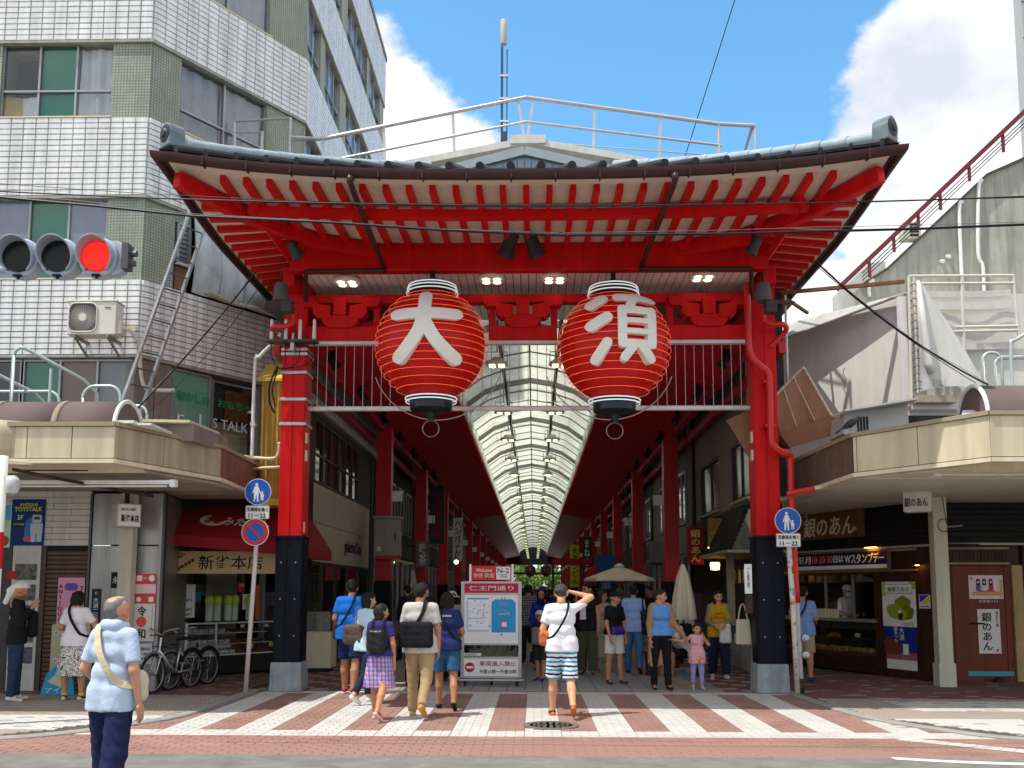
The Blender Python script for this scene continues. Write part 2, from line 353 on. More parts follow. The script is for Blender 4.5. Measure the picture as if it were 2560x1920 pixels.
# red and white stripes of the crossing: every paving block is its own piece
blk = {}
def block_mesh(key, m, lx, ly, h=.02, ch=.004):
    k = (key, lx, ly)
    if k not in blk:
        b = MB(); x, y = lx/2, ly/2
        b.add([(-x,-y,-h),(x,-y,-h),(x,y,-h),(-x,y,-h),(-x,-y,-ch),(x,-y,-ch),(x,y,-ch),(-x,y,-ch),(-x+ch,-y+ch,0),(x-ch,-y+ch,0),(x-ch,y-ch,0),(-x+ch,y-ch,0)],
              [(0,1,5,4),(1,2,6,5),(2,3,7,6),(3,0,4,7),(4,5,9,8),(5,6,10,9),(6,7,11,10),(7,4,8,11),(8,9,10,11)])
        blk[k] = mesh_of('paving_block', b, m)
    return blk[k]
def pave(parent, name, cells, zfun=0.):
    """cells: (x, y, lx, ly, material). The ~300 that show largest become parts, the others one joined part each material."""
    cells = sorted(cells, key=lambda c: -(c[2]*c[3]) / ((c[0])**2+(c[1]+CAM_D)**2)**1.5)
    near, far = cells[:300], cells[300:]
    for x, y, lx, ly, m in near:
        o = bpy.data.objects.new(name, block_mesh(m.name, m, lx, ly)); COL.objects.link(o); o.parent = parent; o.location = (x, y, zfun + rnd.uniform(-.0015,.0012)); o.rotation_euler = (rnd.uniform(-.003,.003), rnd.uniform(-.003,.003), 0)
    by = {}
    for c in far: by.setdefault(c[4].name, []).append(c)
    for k, cs in by.items():
        b = MB()
        for x, y, lx, ly, m in cs:
            z = zfun + rnd.uniform(-.0015,.0012); e = .004; X, Y = lx/2, ly/2
            b.add([(x-X,y-Y,z-.012),(x+X,y-Y,z-.012),(x+X,y+Y,z-.012),(x-X,y+Y,z-.012),(x-X+e,y-Y+e,z),(x+X-e,y-Y+e,z),(x+X-e,y+Y-e,z),(x-X+e,y+Y-e,z)],
                  [(0,1,5,4),(1,2,6,5),(2,3,7,6),(3,0,4,7),(4,5,6,7)])
        stuff(obj(name+'s', b, cs[0][4], parent))
def inside_x(x, y):
    def edge(tab, y):
        for (y0,x0),(y1,x1) in zip(tab, tab[1:]):
            if y0 <= y <= y1: return x0+(x1-x0)*(y-y0)/(y1-y0)
        return tab[0][1] if y < tab[0][0] else tab[-1][1]
    l = edge([(-4.9,-5.95),(-4.4,-5.35),(-3.7,-4.95),(-2.9,-4.62),(.5,-4.58)], y); r = edge([(-4.55,5.5),(-3.75,4.8),(-2.7,4.35),(-1.2,4.2),(.5,4.16)], y)
    return l+.1 < x < r-.1
BW, BL = .1075, .215
cells = []
GH_X = lambda c: .22 < 0
ny = 0
y = -5.70
while y < .36:
    off_ = 0 if ny % 2 else BL/2
    x = -6 + off_ * 0
    for i in range(-28, 29):
        cx = i*BL + off_ + .0
        if y > -4.45:
            if not inside_x(cx, y): continue
            k = math.floor((i*BL + .001 - .04 + (BL/2 if ny%2 else 0)*0)/ .43) 
            ph = (i // 2) % 2
            cx = i*BL
            if not inside_x(cx, y): continue
            white = ph == 0
            if y < -4.05 or y > .1: white = True                    # border rows at both ends
            # half-bond inside a stripe: two blocks side by side, joint shifted every other row
            if ny % 2 == 0: sp = [(cx, BL)]
            elif i % 2 == 0: sp = [(cx - BL/4, BL/2), (cx + BL/2, BL)]
            else: sp = [(cx + BL/4, BL/2)]
            for sx, sl in sp: cells.append((sx, y, sl-.0035, BW-.0035, BLOCKW if white else BRICKR))
        else:
            if -6.0 < cx < 6.2: cells.append((cx, y, BL-.004, BW-.004, BRICKR))
    y += BW; ny += 1
cells = [c for c in cells if not ((c[0]-.21)**2 + (c[1]+3.55)**2 < .36**2)]
pave(XW, 'paving_block', cells)
# arcade floor: grey slabs with long joints
cells = []
y = .55
row = 0
while y < 40:
    lx = .30; ly = .30 if y < 12 else .6
    for i in range(-15, 16):
        m = BLOCKG if (row % 7) and abs(i) not in (8, 9) else BLOCKB
        if abs(i) > 10: m = BLOCKM if (i+row) % 3 else BLOCKB
        cells.append((i*lx, y+ly/2, lx-.012, ly-.008, m))
    y += ly; row += 1
pave(AF, 'floor_slab', cells)
b = MB()
for k in range(14):
    for sx in (-1, 1): b.box((sx*3-1.4, 40+k*6.4, -.006),(sx*3+1.4, 46.3+k*6.4, 0))
stuff(obj('floor_slabs', b, BLOCKG, AF))
# sidewalk pavers on both sides
def sidewalk(P, x0, x1, y0, y1, side):
    cells = []; row = 0; y = y0
    while y < y1:
        o = .1 if row % 2 else 0; x = x0
        while x < x1:
            cx, cy = x+o, y
            e = (cx < -4.75-(max(0,-3.2-cy)*.95)) if side < 0 else (cx > 4.32+(max(0,-2.6-cy)*.75))
            if e:
                u = cy + .12*abs(cx)
                m = BLOCKW if (-4.3 < cy < -3.0 or (side > 0 and -2.2 < cy < -.9 and 5.2 < cx < 8.6)) else (BLOCKM if (cy > -.6 or (cx*side > 8.4 and cy > -2.4)) else BLOCKB)
                if rnd.random() < .08: m = BLOCKG
                cells.append((cx, cy, .194, .094, m))
            x += .2
        y += .1; row += 1
    pave(P, 'paver', cells, .024)
sidewalk(SL, -10.6, -4.6, -4.7, 3.4, -1)
sidewalk(SR, 4.3, 11.6, -4.4, 3.6, 1)
# kerbs
def kerb(line, m):
    b = MB(); line = catmull(line, 5); n = len(line); prof = [(-.09,-.1),(-.09,.016),(-.075,.026),(.06,.026),(.08,.012),(.09,-.1)]; vs = []
    for i in range(n):
        t = (line[min(i+1,n-1)]-line[max(i-1,0)]).normalized(); s = Vector((t.y,-t.x,0))
        for a, z in prof: vs.append(line[i]+s*a+Vector((0,0,z)))
    k = len(prof); b.add(vs, [(i*k+j,(i+1)*k+j,(i+1)*k+j+1,i*k+j+1) for i in range(n-1) for j in range(k-1)])
    return struct('kerb', b, m)
kerb([V(-40,-4.95,0),V(-12,-4.95,0),V(-7.5,-4.93,0),V(-6,-4.87,0),V(-5.35,-4.4,0),V(-4.95,-3.7,0),V(-4.64,-2.9,0),V(-4.6,-1.6,0),V(-4.58,.4,0)], KERB)
kerb([V(40,-4.66,0),V(12,-4.66,0),V(7,-4.64,0),V(5.5,-4.55,0),V(4.8,-3.75,0),V(4.36,-2.7,0),V(4.2,-1.2,0),V(4.16,.4,0)], KERB)
# painted road lines
LINEW = mat('road_paint', (.74,.73,.70), .7, var=.06, scale=20, dirt=((.35,.34,.33), .14, 30.))
b = MB(); pts = catmull([V(3.55,-5.78,.004),V(4.3,-6.0,.004),V(5.4,-6.12,.004),V(7,-6.16,.004),V(12,-6.2,.004)],6)
for p, q in zip(pts, pts[1:]): b.quad(p-V(0,.07,0), q-V(0,.07,0), q+V(0,.07,0), p+V(0,.07,0))
struct('road_marking', b, LINEW)
struct('road_marking', MB().quad((5.0,-5.95,.005),(5.5,-5.98,.005),(5.5,-5.82,.005),(5.15,-5.80,.005)), LINEW)
b = MB(); 
for i in range(13):
    p = V(4.15+i*.1,-4.55-i*.085,.006); b.fbox(p,(1,-.85,0),(.65,.76,0),(0,0,1),-.047,.047,-.11,.11,-.004,.001)
struct('road_marking', b, BLOCKW)
# manhole with cast pattern
mh = thing('manhole_cover','round cast iron manhole cover set in the crossing stripes','manhole cover',(.21,-3.55,0))
IRON = mat('cast_iron', (.20,.175,.15), .6, .5, var=.25, scale=14, bump=.3, bscale=60)
obj('rim', MB().lathe([(.27,.004),(.27,.010),(.34,.010),(.345,.0),(.345,-.02)], n=40), mat('manhole_rim',(.16,.13,.11),.8,var=.2,scale=9), mh, local=True)
obj('lid', MB().lathe([(0,.004),(.262,.004),(.268,-.01)], n=40), IRON, mh, local=True)
b = MB()
for r in (.06,.11,.16,.21):
    n = int(r*80)
    for k in range(n): a = 2*math.pi*k/n; b.fbox((r*math.cos(a),r*math.sin(a),.004),(math.cos(a),math.sin(a),0),(-math.sin(a),math.cos(a),0),(0,0,1),-.014,.014,-.022,.022,0,.005)
stuff(obj('raised_studs', b, IRON, mh, local=True))
# ------------------------------------------------------------ the red gate
GC = -.1
def upz(x, y):
    w = .2+.8*max(0,min(1,(-y-.6)/2.6))**1.4
    return .31*(abs(x-GC)/4.95)**2.7*w
ZS = 7.15
def zs(x, y): return ZS + upz(x, y) + .055*(min(y,-.3)+3.2)*max(0,1-max(0,abs(x-GC)-3.6)/1.2)
gate = thing('arcade_gate', 'big red temple-style gate with tiled upturned roof over the arcade entrance', 'gate', (GC, .45, 0))
G = dict(parent=gate)
for cx in (-4.05, 3.86):
    o = obj('column', MB().box((cx-.205,.25,2.52),(cx+.205,.66,7.0)).box((cx-.19,.235,2.53),(cx-.012,.25,6.2)).box((cx+.012,.235,2.53),(cx+.19,.25,6.2)), RED, gate, bevel=.012)
    b = MB().box((cx-.225,.23,.47),(cx+.225,.68,2.52))
    for s in (-1, 1): b.box((cx+s*.12-.085,.215,.5),(cx+s*.12+.085,.23,2.47)).box((cx+s*.225-.01,.33,.5),(cx+s*.225+.01,.58,2.47))
    k = obj('black_sleeve', b, NAVY, o, bevel=.008)
    b = MB()
    for s in (-.12, .12):
        for z in (.9,1.5,2.1): b.cyl((cx+s,.217,z),(cx+s,.205,z),.012,8)
    obj('bolts', b, STEEL, o); obj('sleeve_collar', MB().box((cx-.24,.20,2.50),(cx+.24,.69,2.545)), NAVY, o, bevel=.006)
    obj('concrete_base', MB().add([(cx-.265,.19,0),(cx+.265,.19,0),(cx+.265,.73,0),(cx-.265,.73,0),(cx-.25,.20,.47),(cx+.25,.20,.47),(cx+.25,.71,.47),(cx-.25,.71,.47)],[(0,3,2,1),(4,5,6,7),(0,1,5,4),(1,2,6,5),(2,3,7,6),(3,0,4,7)]), CONC, o, bevel=.02)
    obj('service_hatch', MB().box((cx+.205-.004,.33,2.6),(cx+.215,.42,2.78)), CREAM2, o)
    if cx < 0:
        for z in (5.62,5.30,4.84,4.42,5.70):
            sb = obj('steel_band', MB().box((cx-.225,.215,z-.026),(cx+.225,.69,z+.026)), STEEL, o, bevel=.004)
    for zz in (4.1, 3.8): obj('junction_box', MB().box((cx+(.205 if cx < 0 else -.235),.30,zz),(cx+(.235 if cx < 0 else -.205),.40,zz+.18)), CREAM2, o)
# long beams
obj('fascia_beam', MB().box((-4.0,-.42,6.84),(3.82,-.22,7.32)), RED, gate, bevel=.02)
b = MB(); n = 60
def curved_beam(y, x0, x1, h, w, drop, n=48):
    b = MB(); vs = []
    for i in range(n+1):
        x = x0+(x1-x0)*i/n; z = zs(x,y)-drop; vs += [(x,y-w/2,z-h),(x,y+w/2,z-h),(x,y+w/2,z),(x,y-w/2,z)]
    fs = [(i*4+j,i*4+(j+1)%4,(i+1)*4+(j+1)%4,(i+1)*4+j) for i in range(n) for j in range(4)]+[(3,2,1,0),tuple(n*4+j for j in range(4))]
    return b.add(vs, fs)
obj('purlin', curved_beam(-2.2,-4.15,3.95,.12,.16,.09), RED, gate)
for s in (-1, 1):
    X = GC+s*4.28
    obj('side_purlin', MB().tube([V(X-s*.35,y,zs(X,y)-.16) for y in (-2.4,-1.5,-.5,1.2,3)], .075, 4), RED, gate)
    obj('side_beam', MB().box((GC+s*3.98-.11,-.2,6.66),(GC+s*3.98+.11,3,7.0)), RED, gate, bevel=.015)
# hip rafters at both corners
for s in (-1, 1):
    b = MB(); P = [V(GC+s*4.80,-3.06,0), V(GC+s*4.2,-2.1,0), V(GC+s*3.4,-.95,0), V(GC+s*2.5,-.42,0)]
    for p in P: p.z = zs(p.x,p.y)-.14
    P[0].z -= .03
    for p, q in zip(P, P[1:]): b.beam(p, q+(q-p)*.01, .15, .22)
    obj('hip_rafter', b, RED, gate, bevel=.01)
# front rafters, one part each
RW = .085
xs = [GC + (i-13)*.322 for i in range(27)]
rme = {}
for x in xs:
    if abs(x-GC) > 4.4: continue
    b = MB(); y0, y1 = -3.0, -.42
    if abs(x-GC) > 2.5: y1 = -.42-(abs(x-GC)-2.5)*.60 if abs(x-GC) < 3.4 else -.96-(abs(x-GC)-3.4)*1.44
    n = 5; vs = []
    for i in range(n+1):
        y = y0+(y1-y0)*i/n; z = zs(x,y); fx = x; vs += [(fx-RW/2,y,z-.115),(fx+RW/2,y,z-.115),(fx+RW/2,y,z+.004),(fx-RW/2,y,z+.004)]
    b.add(vs, [(i*4+j,i*4+(j+1)%4,(i+1)*4+(j+1)%4,(i+1)*4+j) for i in range(n) for j in range(4)]+[(3,2,1,0),tuple(n*4+j for j in range(4))])
    obj('rafter', b, RED, gate, bevel=.006)
# side rafters
for s in (-1, 1):
    for i in range(17):
        y = -2.75+i*.355; x0 = GC+s*4.80; x1 = GC+s*3.9
        if y < -.35: x1 = GC+s*((3.4+(-.95-y)*.72) if y < -.95 else 2.6+(-.35-y)*1.33)
        b = MB(); vs = []; n = 4
        for k in range(n+1):
            x = x0+(x1-x0)*k/n; z = zs(x,y); vs += [(x,y-.05,z-.085),(x,y+.05,z-.085),(x,y+.05,z+.004),(x,y-.05,z+.004)]
        b.add(vs, [(k*4+j,k*4+(j+1)%4,(k+1)*4+(j+1)%4,(k+1)*4+j) for k in range(n) for j in range(4)]+[(3,2,1,0),tuple(n*4+j for j in range(4))])
        obj('side_rafter', b, RED, gate, bevel=.006)
# soffit boards
def soff(u, v): x = GC-4.9+9.8*u; y = -3.22+6.3*v; return (x, y, zs(x,y)+.003)
obj('soffit_board', MB().grid(soff, 60, 30), SOFF, gate, smooth=True)
def edge_pts(off, dz, n=50):
    P = [V(GC-5.02-off, 3.1, 0)]
    P = []
    for i in range(9): y = 3.1-(3.1+3.26+off)*i/9; P.append(V(GC-4.93-off,y,zs(GC-5,y)+dz))
    for i in range(n+1): x = GC-4.93-off+(9.86+2*off)*i/n; P.append(V(x,-3.26-off,zs(x,-3.2)+dz))
    for i in range(1,10): y = -3.26-off+(3.1+3.26+off)*i/9; P.append(V(GC+4.93+off,y,zs(GC+5,y)+dz))
    return P
def swept(P, prof, outward):
    """profile (out, up) swept along an eave line"""
    vs = []; k = len(prof); n = len(P)
    for i in range(n):
        a = (P[i]-P[max(i-1,0)]); c = (P[min(i+1,n-1)]-P[i]); a.z = c.z = 0
        d1 = a.normalized() if a.length else c.normalized(); d2 = c.normalized() if c.length else d1
        nn = Vector((d1.y,-d1.x,0))+Vector((d2.y,-d2.x,0)); nn = nn/max(nn.length**2/2,1e-6)
        for o_, z in prof: vs.append(P[i]+nn*o_+V(0,0,z))
    return vs, [(i*k+j,(i+1)*k+j,(i+1)*k+(j+1)%k,i*k+(j+1)%k) for i in range(n-1) for j in range(k)]
E0 = edge_pts(0, 0)
b = MB(); b.add(*swept(E0, [(0,-.012),(.0,.10),(-.05,.10),(-.05,-.012)], 1)); obj('eave_fascia', b, mat('dark_fascia',(.028,.02,.022),.5), gate)
gp = [(.012+.075*math.cos(R(a)), .055+.085*math.sin(R(a))) for a in range(180,361,20)]
gp = [(.0,.06)] + [(.065-.065*math.cos(R(a)), .045-.10*math.sin(R(a))) for a in range(0,181,20)] + [(.13,.065),(.12,.065),(.11,.04),(.02,.04)]
b = MB(); b.add(*swept(E0, gp, 1)); gut = obj('gutter', b, GUT, gate, auto=50)
for i in range(12, 60, 3):
    p = E0[i]; obj('gutter_joint', MB().fbox(p,(1,0,0),(0,0,1),(0,-1,0),-.012,.012,-.062,.072,.0,.138), GUT, gate)
# roof tiles: slope, tile rolls, hip ridges, ornaments
A = lambda t: V(GC-5.08+10.16*t,-3.30,0)
RA, RB = V(GC-1.75,.55,8.96), V(GC+1.55,.55,8.96)
def slope_front(u, v):
    e = V(GC-4.95+9.9*u,-3.30,0); e.z = zs(e.x,-3.2)+.12; t = RA.lerp(RB,u); p = e.lerp(t, v); p.z -= .35*v*(1-v); return p
obj('roof_slope', MB().grid(slope_front, 40, 8), ROOFD, gate, smooth=True)
for s in (-1, 1):
    def slope_side(u, v):
        e = V(GC+s*4.98, -3.3+6.4*u, 0); e.z = zs(e.x,e.y)+.12; t = (RA if s < 0 else RB).lerp(V((RA if s < 0 else RB).x,3.1,8.96), u); p = e.lerp(t, v); p.z -= .35*v*(1-v); return p
    obj('roof_slope', MB().grid(slope_side, 12, 8), ROOFD, gate, smooth=True)
for i in range(24):
    u = (i+.5)/24; p = slope_front(u,.002); q = slope_front(u,.22)
    obj('tile_roll', MB().tube([p+V(0,-.02,.02), q+V(0,0,.03)], .058, 10), ROOFD, gate)
for s in (-1, 1):
    segs = 12; pa = []
    for i in range(segs+1):
        v = .06+.94*i/segs; p = slope_front(0 if s < 0 else 1, v); p.z += .10; pa.append(p)
    for i in range(segs):
        o = obj('ridge_tile', MB().tube([pa[i], pa[i].lerp(pa[i+1],.5), pa[i+1]+(pa[i+1]-pa[i])*.05], [.098,.092,.088], 14), ROOFT, gate, auto=50)
    c = slope_front(0 if s < 0 else 1, .035) + V(0,0,.13)
    d = (pa[0]-pa[1]); d.z = 0; d.normalize(); sd_ = V(d.y,-d.x,0)
    prof = [(-.13,-.12),(.13,-.12),(.13,.09),(.11,.17),(.06,.22),(0,.24),(-.06,.22),(-.11,.17),(-.13,.09)]
    o = obj('ridge_ornament', MB().prism(prof, c, sd_, (0,0,1), d, -.12, .12), mat('ornament_tile',(.16,.20,.23),.45,var=.2,scale=7), gate, bevel=.02)
    obj('ornament_boss', MB().lathe([(0,.16),(.05,.155),(.07,.135),(.1,.13),(.13,.12)], c+V(0,0,.07), 18, d), ROOFD, o)
# downpipes in brown, red drain pipes
for s, x0 in ((-1,-2.43),(1,1.86)):
    xe = x0+s*-.0; p0 = V(x0,-3.3,7.08); p1 = V(x0,-3.2,6.98); xt = GC+s*-1.9 if False else x0
    P = [V(x0,-3.33,7.12), V(x0,-3.28,7.0), V(x0+(-.02 if s < 0 else -.1),-.52,6.90), V(x0+(-.02 if s < 0 else -.1),-.47,6.84)]
    o = obj('down_pipe', MB().tube(catmull(P,4), .042, 10), GUT, gate, smooth=True)
    xa = P[2].x; xb = GC+s*3.62
    obj('horizontal_pipe', MB().tube([V(xa,-.47,6.83), V(xb,-.47,6.82)], .038, 10).tube([V(xb,-.47,6.82),V(GC+s*3.75,.1,6.5)],.038,10), GUT, gate)
# rails, brackets and beams between the columns
obj('top_rail', MB().box((-3.86,.30,6.52),(3.67,.5,6.67)), RED, gate, bevel=.01)
for x0, x1 in ((-3.845,-2.63),(-.76,.40),(2.26,3.655)): obj('bracket_beam', MB().box((x0,.24,5.86),(x1,.52,6.10)), RED, gate, bevel=.012)
obj('white_rail', MB().box((-3.845,.30,5.80),(3.655,.42,5.856)), WHT, gate)
for x in (-2.68,-.71,.35,2.31): obj('strut', MB().box((x-.055,.30,6.10),(x+.055,.44,6.60)), RED, gate, bevel=.008)
for x in (-3.28,-.18,2.95):
    br = obj('bracket_block', MB().prism([(-.2,0),(.2,0),(.31,.1),(.31,.22),(-.31,.22),(-.31,.1)], (x,.2,6.06), (1,0,0),(0,0,1),(0,-1,0), -.32, .02), RED, gate, bevel=.012)
    obj('bracket_post', MB().box((x-.11,.13,6.27),(x+.11,.5,6.56)), RED, br, bevel=.01)
    for s in (-1, 1):
        obj('bracket_arm', MB().prism([(0,0),(s*.22,0),(s*.30,.08),(s*.30,.2),(s*.46,.2),(s*.52,.27),(s*.52,.36),(s*.30,.36),(s*.2,.25),(0,.22)][::(1 if s>0 else -1)], (x+s*.16,.22,6.22), (1,0,0),(0,0,1),(0,-1,0), -.2, .06), RED, br, bevel=.01)
# planked ceiling behind the fascia
n = 58
for i in range(n):
    x0 = -3.86+7.55*i/n; x1 = -3.86+7.55*(i+1)/n
    g = .006
    obj('ceiling_plank', MB().add([(x0+g,-.22,6.86),(x1-g,-.22,6.86),(x1-g,2.6,6.87),(x0+g,2.6,6.87),(x0+g,-.22,6.875),(x1-g,-.22,6.875),(x1-g,2.6,6.885),(x0+g,2.6,6.885)],[(0,3,2,1),(4,5,6,7),(0,1,5,4),(1,2,6,5),(2,3,7,6),(3,0,4,7)]), PLANKW, gate)
obj('ceiling_backing', MB().quad((-3.9,-.2,6.90),(3.7,-.2,6.90),(3.7,2.6,6.91),(-3.9,2.6,6.91)), DARK, gate)
# white bar with thin hanging rods
obj('cross_bar', MB().tube([V(-3.84,.42,4.71),V(3.65,.42,4.71)], .043, 12), WHT, gate, smooth=True)
ROD = mat('thin_steel_rod',(.5,.49,.48),.4,.5,var=.05)
rodme = mesh_of('hanging_rod', MB().tube([V(0,0,4.74),V(0,0,5.81)],.0062,6), ROD)
x = -3.68
while x < 3.6:
    if not (-2.3 < x < -1.0 or .65 < x < 1.95):
        o = link('hanging_rod', rodme, gate); o.location = Vector((x,.38,0)) - Vector((GC,.45,0))
    x += .156
for lx in (-1.63,1.28):                                   # guard hoop behind each lantern
    obj('guard_hoop', MB().tube(arc((lx,.36,5.62),1.12,200,340,(1,0,0),(0,0,1),20), .01, 6), ROD, gate)
# drain pipes in red on the right column
b = MB().tube(catmull([V(3.56,.02,6.72),V(3.56,.02,5.75),V(3.60,.02,5.5),V(3.72,.02,5.35),V(3.86,.02,5.22),V(3.88,.02,5.0),V(3.88,.02,4.15),V(3.92,.02,4.0),V(4.06,.05,3.9),V(4.16,.1,3.86)],6), .058, 14)
obj('drain_pipe', b, mat('red_pipe',(.60,.018,.014),.33,var=.06,coat=.3), gate, smooth=True)
RP = MATS['red_pipe']
obj('drain_pipe', MB().tube(catmull([V(4.06,.10,3.92),V(4.19,.12,3.88),V(4.22,.14,3.74),V(4.22,.14,3.0),V(4.25,.14,1.45)],6), .055, 14), RP, gate, smooth=True)
obj('pipe_clip', MB().box((3.80,0,4.32),(3.96,.25,4.36)).box((3.80,0,5.05),(3.96,.25,5.09)), RP, gate)
obj('pipe_foot', MB().tube([V(4.25,.14,1.46),V(4.27,.14,.25)],.05,12), STEEL, gate)
for s in (-1, 1):
    X = GC+s*3.95
    obj('pipe_elbow', MB().tube(catmull([V(X+s*-.05,-.02,6.32),V(X-s*.05,-.05,6.1),V(X+s*.1,-.05,6.02),V(X+s*.3,0,6.02),V(X+s*.36,.2,5.95),V(X+s*.1,.25,5.7)],5),.045,10), RP, gate, smooth=True)
# bracket with four white aerials and loose cables (left column)
an = thing('aerial_bracket','steel bracket holding four white rod aerials on the gate column','aerial',(-4.05,.12,5.78))
obj('plate', MB().box((-.42,-.12,0),(.42,.1,.035)), mat('green_steel',(.05,.07,.065),.5), an, local=True)
obj('stem', MB().box((-.03,-.06,-.14),(.03,.1,.0)).cyl((0,0,0),(0,0,.17),.025), STEEL, an, local=True)
for x in (-.36,-.12,.12,.36):
    obj('aerial', MB().lathe([(.034,.03),(.034,.05),(.028,.36),(.024,.40),(0,.405)], (x,-.02,0), 12), WHT, an, local=True, smooth=True)
    obj('cable', MB().tube(catmull([V(x,-.02,0),V(x+.01,-.06,-.2),V(x*.7-.03,-.02,-.38),V(-.2,-.0,-.45)],5),.009,6), WIRE, an, local=True)
obj('cable_coil', MB().tube(catmull([V(-.24,-.02,-.4),V(-.36,-.03,-.7),V(-.36,-.04,-1.0),V(-.27,-.02,-1.2)],6),.018,6).tube(catmull([V(-.24,-.02,-.45),V(-.31,-.06,-.8),V(-.26,-.05,-1.1)],6),.014,6), WIRE, an, local=True)
# pediment behind the roof, white ridge and catwalk rails
pd = obj('pediment', MB().prism([(-1.62,8.7),(1.58,8.7),(1.58,9.06),(-.06,9.47),(-1.62,9.06)], (GC,.82,0),(1,0,0),(0,0,1),(0,-1,0),-.1,0), mat('pale_steel_sheet',(.33,.39,.42),.45,var=.06), gate)
for i in range(25):
    x = GC-1.5+i*.125; z1 = 9.44-.25*abs(x+.13)-.13
    obj('louvre_slat', MB().box((x-.056,.79,8.8),(x+.056,.82,z1)), mat('blue_grey_sheet',(.25,.33,.40),.4,var=.06), pd, bevel=.004)
obj('barge_board', MB().beam((GC-1.7,.77,9.02),(GC-.06,.77,9.44),.08,.16).beam((GC-.06,.771,9.44),(GC+1.66,.771,9.02),.08,.16), MATS['pale_steel_sheet'], pd)
b = MB()
for s in (-1, 1):
    b.beam((GC,1.2,9.78),(GC+s*2.6,1.2,9.28),.3,.12)
b.box((GC-.32,1.0,9.70),(GC+.32,1.5,9.86))
obj('white_ridge', b, mat('weathered_white',(.62,.60,.55),.7,var=.12,scale=8,dirt=('#6b625a',.22,9.)), gate)
RAILM = mat('pale_grey_rail',(.5,.5,.5),.45,.3,var=.12,scale=7,dirt=('#77706a',.15,12.))
cw = thing('roof_railing','pale steel safety railing with three rails running over the gate roof ridge','railing',(GC,1.5,9))
def rail(pts, r=.028): obj('rail', MB().tube(pts, r, 8), RAILM, cw)
apx = V(-.14,1.5,10.84); L_ = V(-3.95,1.5,10.06); Rr = V(3.45,1.5,10.28); R2 = V(4.12,1.5,10.24)
rail([V(-4.6,1.7,10.15),L_,apx,Rr,R2],.038); rail([L_-V(0,0,.46),apx-V(0,0,.48),Rr-V(-.05,0,.42)],.026); rail([L_-V(0,0,.8),apx-V(0,0,.86),Rr-V(0,0,.62)],.012)
for s, e in ((-1,L_),(1,Rr)):
    for f in (.04,.36,.7,1.0):
        p = apx.lerp(e,f); obj('stanchion', MB().beam(p, p+V(s*-.0+(.16 if f < .1 else .05)*(1 if s<0 else -1),0,-1.05), .05,.03,(0,1,0)), RAILM, cw)
rail([R2,R2-V(0,0,.9)]); rail([Rr,Rr-V(0,0,.9)]); rail([R2+V(-.02,1.2,-.25),R2-V(.05,0,0)]); rail([R2+V(-.25,1.4,-.9),R2-V(.03,0,.02)],.02)
cg = thing('ladder_guard','square topped pale steel guard frame at the left end of the gate roof','railing',(-5.1,1.5,9))
for pts in ([V(-5.63,1.5,8.9),V(-5.63,1.5,10.42),V(-4.57,1.5,10.47),V(-4.57,1.5,8.9)],[V(-5.45,1.0,8.9),V(-5.45,1.0,9.95),V(-4.95,1.0,9.95),V(-4.95,1.0,8.9)],[V(-5.63,1.5,9.6),V(-4.57,1.5,9.6)],[V(-4.57,1.5,10.1),V(-4.0,1.5,10.06)]):
    obj('guard_tube', MB().tube(pts,.03,8), RAILM, cg)
am = thing('antenna_mast','tall dark mast with white panel antenna above the gate roof','antenna',(-.54,1.5,9.4))
obj('mast', MB().cyl((-.05,0,0),(-.05,0,2.45),.022,10).cyl((.045,0,0),(.045,0,2.4),.012,6), mat('mast_steel',(.06,.075,.09),.45,.4), am, local=True)
obj('mast_ties', MB().box((-.09,-.03,.5),(.07,.03,.53)).box((-.09,-.03,.95),(.07,.03,.98)).box((-.09,-.03,1.4),(.07,.03,1.43)).box((-.09,-.03,1.85),(.07,.03,1.88)).box((-.12,-.05,.25),(.12,.05,.33)), WHT, am, local=True)
obj('antenna_panel', MB().lathe([(.0,2.5),(.06,2.5),(.064,2.55),(.064,2.96),(.05,2.99),(0,2.99)],(-.02,0,0),16), mat('antenna_grey',(.45,.45,.42),.5), am, local=True, auto=40)
obj('mast_lower', MB().cyl((.0,0,-.5),(.0,0,.75),.055,10), MATS['mast_steel'], am, local=True)
# ------------------------------------------------------------ lamps and lanterns hanging from the gate
LENS = emit_mat('lamp_lens',(1,.97,.62),1.5)
def lamp(loc, label, group):
    t = thing('ceiling_lamp', label, 'lamp', loc, 0, group)
    obj('housing', MB().lathe([(0,.14),(.1,.14),(.16,.06),(.215,.05),(.225,.0),(.205,-.015),(.0,-.012)],n=24), mat('lamp_housing',(.78,.76,.62),.5,var=.05), t, local=True, auto=35)
    for a, c in ((-1,-1),(1,-1),(-1,1),(1,1)): obj('led_lens', MB().lathe([(.066,-.012),(.060,-.028),(0,-.034)],(a*.092,c*.085,0),14), LENS, t, local=True, smooth=True)
    obj('yoke', MB().tube([V(-.2,0,.02),V(-.2,0,.26),V(.2,0,.26),V(.2,0,.02)],.012,6).box((-.1,-.05,.1),(.1,.05,.26)), STEEL, t, local=True)
    return t
L0 = lamp(at(868,707,-.05), 'round white lamp with four lit lenses, leftmost of four under the plank ceiling', 'gate ceiling lamps')
for px, py, y, lb in ((1229,700,-.05,'round lit lamp under the plank ceiling, just right of the three-stroke lantern'),(1386,699,-.05,'round lit lamp under the plank ceiling, just left of the many-stroke lantern'),(1757,694,-.05,'round lit lamp under the plank ceiling beside the right drain pipe')):
    dup(L0, at(px,py,y), label=lb)
lamps2 = []
